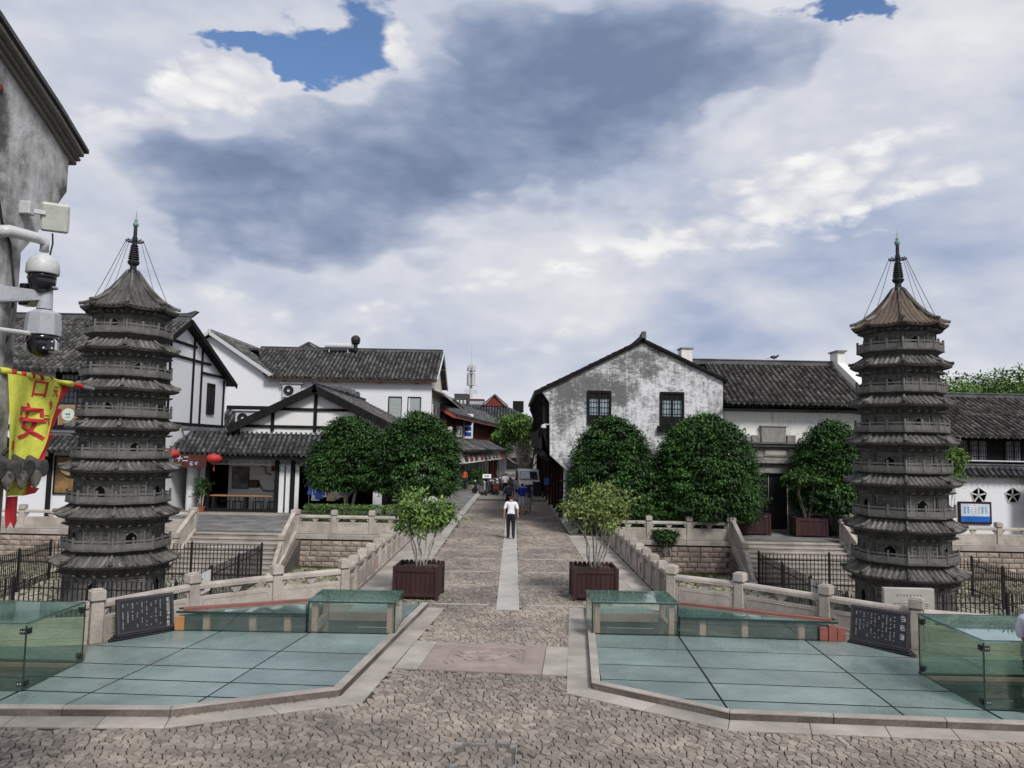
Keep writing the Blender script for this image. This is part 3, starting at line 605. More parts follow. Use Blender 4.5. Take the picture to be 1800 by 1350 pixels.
def wing(label, tip, front, back, z1, clad, s):
    """triangular low glass canopy: tip, front inner corner, back inner corner"""
    t = thing('glass_canopy', label, 'canopy'); T, A, B = tip, front, back
    obj('roof_pane', MB().prism([T, A, B] if s < 0 else [T, B, A], z1, z1 + .018), glass_top, t)
    obj('front_pane', MB().bar((T[0], T[1], (ZG + z1) / 2), (A[0], A[1], (ZG + z1) / 2), .012, z1 - ZG), glass_clear, t)
    e = MB().bar((T[0], T[1] - .01, z1), (A[0], A[1] - .01, z1), .05, .035); e.bar((T[0], T[1] - .005, ZG + .008), (A[0], A[1] - .005, ZG + .008), .03, .014)
    e.bar((T[0] + .02 * s, T[1] + .14, z1 + .03), (B[0], B[1] + .14, z1 + .03), .06, .03); obj('edge_trim', e, glass_edge, t)
    obj('fascia_beam', MB().bar((T[0] - s * .1, T[1] + .05, z1 + .035), (B[0], B[1] + .05, z1 + .035), .11, .045), coral_m, t, bevel=.004)
    obj('back_wall', MB().bar((T[0], T[1] + .10, .18), (B[0], B[1] + .10, .18), .05, .40), pit_m, t)
    for k in (.22, .58, .85):
        x, y = T[0] + (A[0] - T[0]) * k, T[1] + (A[1] - T[1]) * k; obj('post', MB().bx(x - .06, x + .06, y + .05, y + .15, -.6, z1 - .02), taupe_m, t, bevel=.005)
    x, y = T; 
    if clad is coral_m:
        for k in range(3): obj('end_panel', MB().box((x - .06 - .165 * k + .11, y - .03 + (k == 1) * -.012, ZG + .13 + (k == 1) * .015), (.155, .05, .25 + (k == 1) * .04)), clad, t, bevel=.008)
    else: obj('end_panel', MB().box((x + .07, y - .02, ZG + .135), (.17, .05, .26)), clad, t, bevel=.008)
    return t
wing('low triangular glass canopy with coral beam and orange end panel', (-6.17, 14.64), (-3.76, 14.64), (-3.76, 15.85), .46, orange_m, -1)
wing('low triangular glass canopy with coral beam and three coral end panels', (6.22, 14.78), (3.29, 14.95), (3.29, 16.25), .46, coral_m, 1)

# ================================================================ stone balustrades
def post_meshes(h=.95):
    p = MB().bx(-.105, .105, -.105, .105, 0, h - .24); p.bx(-.085, .085, -.085, .085, h - .24, h - .20)
    c = MB().bx(-.125, .125, -.125, .125, h - .20, h - .02); c.bx(-.095, .095, -.095, .095, h - .02, h)
    return p.mesh('post', granite_rail, .008), c.mesh('cap', granite_rail, .012)
POST, CAP = post_meshes()
POST_S, CAP_S = post_meshes(.88)
def panel_mesh(L, h0=.06, h1=.46):
    m = MB().bx(-L / 2, L / 2, -.055, .055, h0, h1)
    return m.mesh('panel', granite_rail, .006)
def balustrade(label, pts, group=None, z=None, post=(None, None), cat='balustrade', last=True, first=True, plinth=.06):
    t = thing('stone_balustrade', label, cat, (0, 0, 0), 0, group); zz = z or [0.] * len(pts); pm, cm = post[0] or POST, post[1] or CAP
    for i, (x, y) in enumerate(pts):
        if (i == 0 and not first) or (i == len(pts) - 1 and not last): continue
        a = Vector(pts[max(i - 1, 0)]); b = Vector(pts[min(i + 1, len(pts) - 1)]); an = math.atan2(b.y - a.y, b.x - a.x)
        o = link('post', pm, t, (x, y, zz[i]), an); link('cap', cm, o)
    for i in range(len(pts) - 1):
        a, b = Vector((*pts[i], zz[i])), Vector((*pts[i + 1], zz[i + 1])); d = b - a; L = math.hypot(d.x, d.y); an = math.atan2(d.y, d.x); c = (a + b) / 2; l = L - .21
        slope = d.z / L
        def sl(mb):
            mb.v = [(x, y, q + slope * x) for x, y, q in mb.v]; return mb
        o = obj('panel', sl(MB().bx(-l / 2, l / 2, -.055, .055, plinth, .46)), granite_rail, t, c, an, bevel=.006)
        if l > .75:
            for sy in (-1, 1):
                fr = MB(); e = l / 2 - .09
                fr.tube([(-e + .06, sy * .055, .13), (e - .06, sy * .055, .13), (e, sy * .055, .19), (e, sy * .055, .34), (e - .06, sy * .055, .40), (-e + .06, sy * .055, .40), (-e, sy * .055, .34), (-e, sy * .055, .19), (-e + .06, sy * .055, .13)], .009, 5)
                obj('panel_border', sl(fr), granite_rail, o)
        obj('foot_rail', sl(MB().bx(-l / 2, l / 2, -.10, .10, 0, plinth - .002)), granite_rail, t, c, an)
        r = MB(); n = 8; prof = [(-.08, .615), (.08, .615), (.08, .69), (.055, .735), (-.055, .735), (-.08, .69)]
        r.prism_x(prof, -l / 2, l / 2); obj('top_rail', sl(r), granite_rail, t, c, an, bevel=.006)
        ks = [0.] if l < 1.4 else [0.]; 
        for k in ks:
            v = MB().loft([[(k + sx * w, sy * .04, zq) for sx, sy in ((-1, -1), (1, -1), (1, 1), (-1, 1))] for w, zq in ((.05, .462), (.075, .50), (.12, .56), (.13, .613))]); obj('cloud_support', sl(v), granite_rail, t, c, an, bevel=.006)
        for sx in (-1, 1):
            x = sx * l / 2; v = MB().loft([[(x - sx * w, -.04, zq), (x, -.04, zq), (x, .04, zq), (x - sx * w, .04, zq)] for w, zq in ((.04, .462), (.06, .52), (.12, .57), (.13, .613))]); obj('bracket', sl(v), granite_rail, t, c, an)
    return t
def seg(a, b, n): return [(a[0] + (b[0] - a[0]) * k / n, a[1] + (b[1] - a[1]) * k / n) for k in range(n + 1)]
balustrade('pale stone balustrade wrapping the left glass floor, dark tablet leaning on it', [(-11.2, 13.40), (-9.2, 13.58), (-7.40, 14.12), (-6.45, 16.0), (-5.12, 17.25), (-3.85, 18.28)], 'stone balustrades')
balustrade('pale stone balustrade wrapping the right glass floor, dark tablet leaning on it', [(3.85, 18.36), (5.18, 17.45), (6.54, 16.08), (7.74, 14.82), (9.42, 14.18), (11.4, 14.05)], 'stone balustrades')
balustrade('stone balustrade along the left edge of the cobbled street', seg((-3.85, 18.28), (-3.87, 31.0), 11), 'stone balustrades', first=False, post=(POST_S, CAP_S))
balustrade('stone balustrade along the right edge of the cobbled street', seg((3.85, 18.36), (3.87, 31.2), 11), 'stone balustrades', first=False, post=(POST_S, CAP_S))
balustrade('stone balustrade below the clipped hedge on the left terrace', seg((-8.62, 31.5), (-4.05, 31.5), 3), 'stone balustrades')
balustrade('stone balustrade on the terrace in front of the tea shop', seg((-26.6, 31.5), (-12.85, 31.5), 6), 'stone balustrades')
balustrade('stone balustrade below the round trees on the right terrace', seg((4.05, 31.75), (9.0, 31.75), 3), 'stone balustrades')
balustrade('stone balustrade before the white wall with pentagon windows', seg((13.7, 31.75), (26.3, 31.75), 6), 'stone balustrades')
nt = thing('notice_plate', 'small pink notice fixed to the left street balustrade', 'notice', (-3.78, 22.1, .28), PI / 2); obj('plate', MB().bx(-.09, .09, -.012, .0, -.13, .13), M('pink_notice', (.45, .22, .20), .6), nt)
nt = thing('notice_plate', 'small pink notice fixed to the right street balustrade', 'notice', (3.78, 22.4, .28), -PI / 2); obj('plate', MB().bx(-.09, .09, -.012, .0, -.13, .13), M('pink_notice', (.45, .22, .20), .6), nt)

# ================================================================ retaining walls of single blocks, steps
def block_mesh(w, h, r):
    m = MB(); d = .10; q = .018
    j = lambda: r.uniform(-.008, .008)
    f = [(-w / 2 + j(), -d, j() * .5), (w / 2 + j(), -d, j() * .5), (w / 2 + j(), -d, h + j() * .5), (-w / 2 + j(), -d, h + j() * .5)]
    fr = [(x * (1 - 2 * q / w), -d - r.uniform(.015, .035), h / 2 + (z - h / 2) * (1 - 2 * q / h)) for x, _, z in f]
    bk = [(x, .02, z) for x, _, z in f]
    m.add(f + fr + bk + [(r.uniform(-.1, .1) * w, -d - .05, h * r.uniform(.4, .6))], [(0, 1, 5, 4), (1, 2, 6, 5), (2, 3, 7, 6), (3, 0, 4, 7), (4, 5, 12), (5, 6, 12), (6, 7, 12), (7, 4, 12), (0, 8, 9, 1), (2, 10, 11, 3), (1, 9, 10, 2), (3, 11, 8, 0)])
    return m.mesh('wall_block', block_m)
rb = random.Random(12)
BLK = {w: [block_mesh(w - .012, .196, rb) for _ in range(4)] for w in (.34, .42, .50)}
def retaining(label, a, b, z0, z1, coping=True, shape=None):
    """courses of rough blocks from a to b; faces the side to the right of a->b"""
    a, b = Vector(a), Vector(b); L = (b - a).length; an = math.atan2(b.y - a.y, b.x - a.x)
    t = thing('retaining_wall', label, 'stone wall', (a.x, a.y, 0), an)
    top = z1 - (.22 if coping else 0); rows = round((top - z0) / .208)
    if shape is None: obj('core', MB().bx(0, L, -.06, .15, z0, top), mortar_m, t)
    else: obj('core', MB().prism_y([(0, z0), (L, z0), (L, z0 + .05), (0, shape(0) - .05)], -.06, .15), mortar_m, t)
    for k in range(rows):
        x = -rb.uniform(0, .3)
        while x < L - .1:
            w = rb.choice((.34, .42, .42, .50)); xc = x + w / 2
            if xc > .05 and xc < L - .03 and (shape is None or z0 + (k + 1) * .208 < shape(xc) + .05): link('wall_block', rb.choice(BLK[w]), t, (xc, 0, z0 + k * .208 + .005))
            x += w
    if coping:
        x = 0
        while x < L - .05:
            w = min(rb.uniform(1.0, 1.7), L - x); obj('coping_slab', MB().bx(x + .004, x + w - .004, -.17, .25, z1 - .20, z1 - .012), granite, t, bevel=.01); x += w
    return t
retaining('rough block wall between the left steps and the street', (-8.55, 31.35), (-4.0, 31.35), SUNK, 0.)
retaining('rough block wall behind the left pagoda under the tea shop', (-27, 31.35), (-12.95, 31.35), SUNK, 0.)
retaining('rough block wall under the round trees right of the street', (4.0, 31.6), (9.0, 31.6), SUNK, 0.)
retaining('rough block wall behind the right pagoda', (13.75, 31.6), (26.5, 31.6), SUNK, 0.)

def stairs(label, x0, x1, ytop, n=9, run=.285):
    t = thing('stone_steps', label, 'steps'); rise = -SUNK / n; r = random.Random(int(abs(x0) * 7))
    for k in range(n):
        zt = -k * rise; y1 = ytop - k * run; y0 = y1 - run if k else y1 - run
        xs = [x0]; 
        while xs[-1] < x1 - 1.4: xs.append(xs[-1] + r.uniform(.8, 1.35))
        xs.append(x1)
        for a, b in zip(xs, xs[1:]): obj('step_slab', MB().bx(a + .003, b - .003, y0 - .035, y1 + (.02 if k else .3), zt - .062, zt - .003).bx(a + .003, b - .003, y0, y1 + .02, zt - rise + .002, zt - .0621), granite, t, bevel=.007)
    obj('core', MB().prism_x([(ytop + .2, SUNK), (ytop + .2, -.16), (ytop - .1, -.18), (ytop - n * run + .1, SUNK)], x0 + .02, x1 - .02), mortar_m, t)
    return t
stairs('wide granite steps rising behind the left pagoda to the lantern shop', -12.6, -8.85, 31.3)
stairs('wide granite steps rising behind the right pagoda to the studded gate', 9.25, 13.45, 31.55)
def stair_flank(label, x, ytop, n=9, run=.285):
    t = thing('stair_parapet', label, 'stair parapet', (x, 0, 0)); rise = -SUNK / n; yb = ytop - n * run; sl = rise / run
    o = link('post', POST, t, (0, ytop + .12, 0)); link('cap', CAP, o)
    zat = lambda y: (y - ytop) * sl
    ym = ytop - 1.45; m = MB().prism_x([(ytop, -.16), (ytop, .12), (ym, zat(ym) + .12), (ym, zat(ym) - .16)], -.17, .17); m2 = MB().prism_x([(ym, zat(ym) - .16), (ym, zat(ym) + .12), (yb - .42, zat(yb - .42) + .10), (yb - .42, SUNK)], -.17, .17)
    obj('string_stone', m, granite_rail, t, bevel=.01); obj('string_stone', m2, granite_rail, t, bevel=.01)
    obj('sloped_panel', MB().prism_x([(ytop, .12), (ytop, .72), (ym + .02, zat(ym) + .72), (ym + .02, zat(ym) + .12)], -.06, .06), granite_rail, t, bevel=.008)
    obj('sloped_rail', MB().prism_x([(ytop, .72), (ytop, .84), (ym + .02, zat(ym) + .84), (ym + .02, zat(ym) + .72)], -.085, .085), granite_rail, t, bevel=.012)
    for sx in (-1, 1):
        b = MB(); xx = sx * .06; pts = [(ytop - .1, .20), (ytop - .1, .62), (ym + .12, zat(ym) + .62), (ym + .12, zat(ym) + .20)]; pts = [(y, zat(y) + (z if i in (0, 1) else z - zat(ym))) for i, (y, z) in enumerate(pts)]
        b.tube([(xx, y, z) for y, z in pts + pts[:1]], .012, 5); obj('panel_border', b, granite_rail, t)
    o = link('post', POST_S, t, (0, ym - .06, zat(ym) - .02)); link('cap', CAP_S, o)
    # drum stone: scroll that steps down in lobes
    prof = [(ym - .16, zat(ym - .16) + .10)]
    for dy, dz in ((-.0, .62), (-.10, .66), (-.20, .62), (-.25, .55), (-.36, .58), (-.47, .54), (-.52, .46), (-.60, .44), (-.70, .40), (-.76, .30), (-.86, .28), (-.93, .20), (-.95, .10)): prof.append((ym - .16 + dy, zat(ym - .16 + dy) + dz + .02))
    obj('drum_scroll', MB().prism_x(prof, -.075, .075), granite_rail, t, bevel=.014)
    for sx in (-1, 1):
        sp = MB(); cy, cz = ym - .40, zat(ym - .40) + .34
        sp.tube([(sx * .076, cy + (.03 + .011 * q) * math.cos(q * .7), cz + (.03 + .011 * q) * math.sin(q * .7)) for q in range(15)], .011, 5); obj('spiral_carving', sp, granite_rail, t)
    return t
stair_flank('sloping stone parapet with scroll, left side of the left steps', -12.75, 31.3); stair_flank('sloping stone parapet with scroll, right side of the left steps', -8.70, 31.3)
stair_flank('sloping stone parapet with scroll, left side of the right steps', 9.10, 31.55); stair_flank('sloping stone parapet with scroll, right side of the right steps', 13.60, 31.55)
# flank walls below the parapets, seen beside the steps
def flank_wall(label, x, ytop, s):
    t = retaining(label, (x, ytop - 2.75), (x, ytop), SUNK, 0., False, shape=lambda q: SUNK + (q - .25) * 1.3 / 2.5)
    return t
fw = retaining('stepped block wall under the parapet right of the left steps', (-8.52, 31.3), (-8.52, 28.7), SUNK, -.05, False, shape=lambda q: -.15 - q * .5)
fw = retaining('stepped block wall under the parapet left of the right steps', (8.92, 28.9), (8.92, 31.55), SUNK, -.05, False, shape=lambda q: -.15 - (2.65 - q) * .5)

# ---- sunken garden floor: flagstones with weeds
rr = random.Random(21)
for fl, poly, seed in ((floors[0], sunkL, 31), (floors[1], sunkR, 32)):
    xs = [p[0] for p in poly if abs(p[0]) < 29]; x0, x1 = (-22, -3.6) if min(xs) < 0 else (3.6, 22)
    pin = [p for p in poly]
    def tst(x, y): return inside((x, y), pin) and not (min(abs(x), 99) > 21)
    m = MB()
    for (c, p) in cells((x0, x1, 13.0, 31.8), .36, .42, .055, tst, seed=seed): sett(m, (c[0], c[1], SUNK), p, .016 + rr.uniform(-.008, .01), .05, rr)
    stuff(link('flagstones', m.mesh('flagstones', M('flagstone', (.30, .275, .22), .9, .3, .8, c2=(.36, .335, .26), isl=.2, bump=.5, bscale=25), fix=False), fl))
def tufts(name, pts, h=.10, n=6, mat=grass_m, label='', parent=None):
    v = []; f = []
    for (x, y, z, s) in pts:
        for k in range(n):
            a = rng.uniform(0, 2 * PI); r = rng.uniform(0, .07) * s; hh = h * s * rng.uniform(.5, 1.2); w = .010 * s + .004; bx, by = x + r * math.cos(a), y + r * math.sin(a); le = rng.uniform(-.5, .5, 2) * hh
            b = len(v); v += [(bx - w * math.sin(a), by + w * math.cos(a), z), (bx + w * math.sin(a), by - w * math.cos(a), z), (bx + le[0], by + le[1], z + hh)]; f.append((b, b + 1, b + 2))
    me = bpy.data.meshes.new(name); me.from_pydata(v, [], f); me.materials.append(mat); o = link(name, me, parent); o['kind'] = 'stuff'
    if label: o['label'] = label; o['category'] = 'grass'
    return o
pts = []
for (cx, cy, sx, sy, n) in ((-7.2, 29.9, 1.4, 1.0, 260), (-6.2, 28.5, 1.6, 1.5, 160), (-17, 28, 4, 2.2, 420), (-13, 24, 4, 3, 200), (6.6, 30.3, 1.9, .9, 600), (6.4, 28.6, 1.8, 1.4, 180), (17.5, 28.5, 4, 2, 520), (14, 24.5, 3.5, 3, 200)):
    for _ in range(n):
        x, y = rng.normal(cx, sx * .55), rng.normal(cy, sy * .55)
        if inside((x, y), sunkL) or inside((x, y), sunkR):
            if y < 31.2: pts.append((x, y, SUNK, rng.uniform(.6, 1.3)))
tufts('sunken_weeds', pts, .10, 7, label='weeds and short grass growing between sunken garden flagstones')
pts = []
for _ in range(420):
    k = rng.integers(0, 6)
    if k == 0: x, y = -2.40 + rng.normal(0, .06), rng.uniform(18, 33)
    elif k == 1: x, y = 2.40 + rng.normal(0, .06), rng.uniform(20, 35)
    elif k == 2: x, y = rng.normal(-2.1, .5), rng.normal(18.1, .18)
    elif k == 3: x, y = rng.normal(2.1, .5), rng.normal(18.35, .2)
    elif k == 4: t = rng.uniform(0, 1); x, y = -2.38 - 2.0 * t - .03, 11.33 - .95 * t - .03
    else: x, y = 3.75, rng.uniform(18.5, 31)
    pts.append((x, y, .01, rng.uniform(.3, .75)))
tufts('path_weeds', pts, .09, 5, label='low weeds along the joints and kerbs of the cobbled street')

# ================================================================ iron fences round the pagodas
BAR = MB().bx(-.011, .011, -.011, .011, 0, 1.28).mesh('bar', black_paint); FPOST = MB().bx(-.034, .034, -.034, .034, 0, 1.36); FPOST.lathe([(.03, 1.36), (.036, 1.38), (.001, 1.43)], 8); FPOST = FPOST.mesh('post', black_paint)
def fence(label, poly):
    t = thing('iron_fence', label, 'fence', (0, 0, SUNK), 0, 'iron fences round the pagodas')
    for i in range(len(poly)):
        a, b = Vector(poly[i]), Vector(poly[(i + 1) % len(poly)]); L = (b - a).length; an = math.atan2(b.y - a.y, b.x - a.x); ns = max(1, round(L / 2.3))
        for z in (.24, 1.10): obj('rail', MB().bx(0, L, -.012, .012, z - .016, z + .016), black_paint, t, (a.x, a.y, 0), an)
        for k in range(ns): p = a.lerp(b, k / ns); link('post', FPOST, t, (p.x, p.y, 0), an)
        nb = round(L / .13)
        for k in range(1, nb):
            p = a.lerp(b, k / nb); link('bar', BAR, t, (p.x, p.y, .04), an)
    return t
fence('black iron fence round the left pagoda', [(-14.9, 20.3), (-8.45, 19.9), (-8.75, 27.6), (-16.1, 27.4)])
fence('black iron fence round the right pagoda', [(8.75, 20.2), (15.3, 20.7), (16.4, 27.6), (8.95, 27.9)])
navy_m = M('navy_print', (.03, .035, .11), .5); white_print = M('white_print', (.70, .71, .74), .5)
def fence_sign(label, loc, rz):
    t = thing('fence_sign', label, 'sign', loc, rz); obj('board', MB().bx(-.30, .30, -.012, .012, -.29, .29), white_print, t)
    for k in range(6): obj('text_bar', MB().bx(-.25 + .03 * (k % 2), .25 - .05 * ((k * 3) % 4), -.017, -.0125, .19 - k * .085 - .02, .19 - k * .085 + .022), navy_m, t)
    return t
fence_sign('white sign with navy text bars on the left fence', (-8.53, 22.1, SUNK + .98), R_(92) + PI)
fence_sign('white sign with navy text bars on the right fence', (8.82, 22.5, SUNK + .98), R_(91.5) + PI * 0)

# ================================================================ inscribed tablets
def glyph(mb, x, z, s, y, r):
    """worn carved character: a handful of strokes too weathered to read"""
    for q in range(r.randint(3, 4)): zz = z + s * (.42 - q * .28 + r.uniform(-.05, .05)); mb.bx(x - s * r.uniform(.25, .48), x + s * r.uniform(.25, .48), y, y + .0012, zz - s * .045, zz + s * .045)
    for q in range(r.randint(1, 3)): xx = x + s * r.uniform(-.35, .35); z0 = z - s * r.uniform(.1, .48); mb.bx(xx - s * .05, xx + s * .05, y - .0003, y + .0010, z0, z0 + s * r.uniform(.35, .7))
slate_tab = M('tablet_slate', (.018, .018, .022), .45, .25, 4, spec=.4, bump=.1)
def tablet(label, a, b, h, lean, headside, frame):
    a, b = Vector(a), Vector(b); L = (b - a).length; an = math.atan2(b.y - a.y, b.x - a.x); t = thing('inscribed_tablet', label, 'tablet', ((a.x + b.x) / 2, (a.y + b.y) / 2, .03), an)
    for k, (w, d, z0, z1) in enumerate(((L + .10, .30, 0, .055), (L + .04, .24, .055, .095), (L - .02, .18, .095, .135))): obj('plinth', MB().bx(-w / 2, w / 2, -d / 2, d / 2, z0, z1 - .001), slate_tab, t, bevel=.008)
    W, H = L - .06, h
    s = obj('stone_face', MB().bx(-W / 2, W / 2, -.03, .03, 0, H), slate_tab, t, (0, .0, .135), (lean, 0, 0), bevel=.006)
    fr = MB()
    for sx in (-1, 1): fr.bx(sx * (W / 2 - .025) - .02, sx * (W / 2 - .025) + .02, -.042, -.03, .03, H - .03)
    fr.bx(-W / 2 + .005, W / 2 - .005, -.042, -.03, H - .045, H - .005); fr.bx(-W / 2 + .005, W / 2 - .005, -.042, -.03, .0, .03); obj('raised_border', fr, M('tablet_frame', (.045, .043, .05), .5), s)
    g = MB(); rt = random.Random(7); n = 9 if frame else 11
    for c in range(n):
        x = -W / 2 + .11 + c * (W - .36) / (n - 1); z = H - .11
        while z > .09:
            if rt.random() > .28:
                for q in range(3): g.bx(x - .013 + rt.uniform(0, .006), x + .013 - rt.uniform(0, .008), -.0312, -.0300, z - q * .007, z - q * .007 + .0035)
            z -= .034
    obj('inscription', g, pale_ink, s)
    g = MB(); m_ = 7 if frame else 3; gs = .075 if frame else .10
    for k in range(m_): glyph(g, W / 2 - .105, H - .12 - k * (.082 if frame else .16), gs, -.0312, rt)
    obj('heading', g, pale_ink, s)
    return t
tablet('dark slate tablet with faint columns of text and a long heading, left side', (-6.98, 13.98), (-6.26, 14.80), .62, R_(-10), 1, True)
tablet('black tablet with dense columns of white text, right side', (6.42, 14.78), (7.20, 14.02), .64, R_(-10), 1, False)
tb = thing('stone_plaque', 'pale stone plaque with lines of text standing before the right pagoda', 'plaque', (9.0, 17.6, SUNK), R_(-2))
s = obj('stone_face', MB().bx(-.56, .56, -.06, .06, 0, 1.95), granite_pale, tb, bevel=.012)
g = MB(); rt = random.Random(3)
for k in range(13):
    x = -.40 + (.04 if k == 0 else 0)
    while x < .40: w = rt.uniform(.03, .16); g.bx(x, min(.42, x + w), -.0615, -.060, 1.60 - k * .05, 1.617 - k * .05); x += w + .02
obj('text_lines', g, M('plaque_ink', (.15, .07, .06), .8), s)
g = MB()
for k in range(8): glyph(g, -.26 + k * .074, 1.79, .055, -.0615, rt)
obj('heading', g, M('plaque_ink', (.15, .07, .06), .8), s)

# ================================================================ planters and their shrubs
maroon = M('maroon_wood', (.036, .0135, .0135), .6, .3, 5, stretch=(1, 1, .2), obj=.16, spec=.35, bump=.2)
def planter(label, loc, rz, w=1.0, d=.95, h=.80, group='slatted maroon planters'):
    t = thing('planter_box', label, 'planter', loc, rz, group); hw, hd = w / 2, d / 2
    obj('liner', MB().bx(-hw + .05, hw - .05, -hd + .05, hd - .05, .06, h - .12), maroon, t); obj('soil', MB().bx(-hw + .06, hw - .06, -hd + .06, hd - .06, h - .12, h - .10), joint_m, t)
    for sx in (-1, 1):
        for sy in (-1, 1): obj('corner_post', MB().bx(sx * hw - .045, sx * hw + .045, sy * hd - .045, sy * hd + .045, 0, h - .02), maroon, t, bevel=.006)
    for side in range(4):
        L = w if side % 2 == 0 else d; o = (hd if side % 2 == 0 else hw); n = round((L - .1) / .115); an = side * PI / 2
        rot = Matrix.Rotation(an, 3, 'Z')
        for k in range(n):
            x = -L / 2 + .05 + (k + .5) * (L - .1) / n; sw = (L - .1) / n / 2 - .004
            pr = [(x - sw, .05), (x + sw, .05), (x + sw, h - .06), (x + sw * .7, h - .02), (x, h), (x - sw * .7, h - .02), (x - sw, h - .06)]
            obj('slat', MB().prism_y(pr, -o - .012, -o + .012), maroon, t, (0, 0, 0), an)
        for z in (.08, h - .16): obj('rail', MB().bx(-L / 2 + .046, L / 2 - .046, -o - .034, -o - .013, z, z + .07), maroon, t, (0, 0, 0), an, bevel=.004)
    return t
planter('maroon slatted planter on the cobbles, left of the centre strip', (-2.15, 18.85, .02), R_(-3)); planter('maroon slatted planter on the cobbles, right of the centre strip', (2.08, 19.1, .02), R_(1))
planter('dark maroon planter left of the studded gate', (10.55, 34.0, .03), R_(2), 1.35, 1.0, .95); p4 = planter('maroon planter right of the studded gate, under a small tree', (12.95, 33.6, .03), R_(-6), 1.25, 1.0, .85)

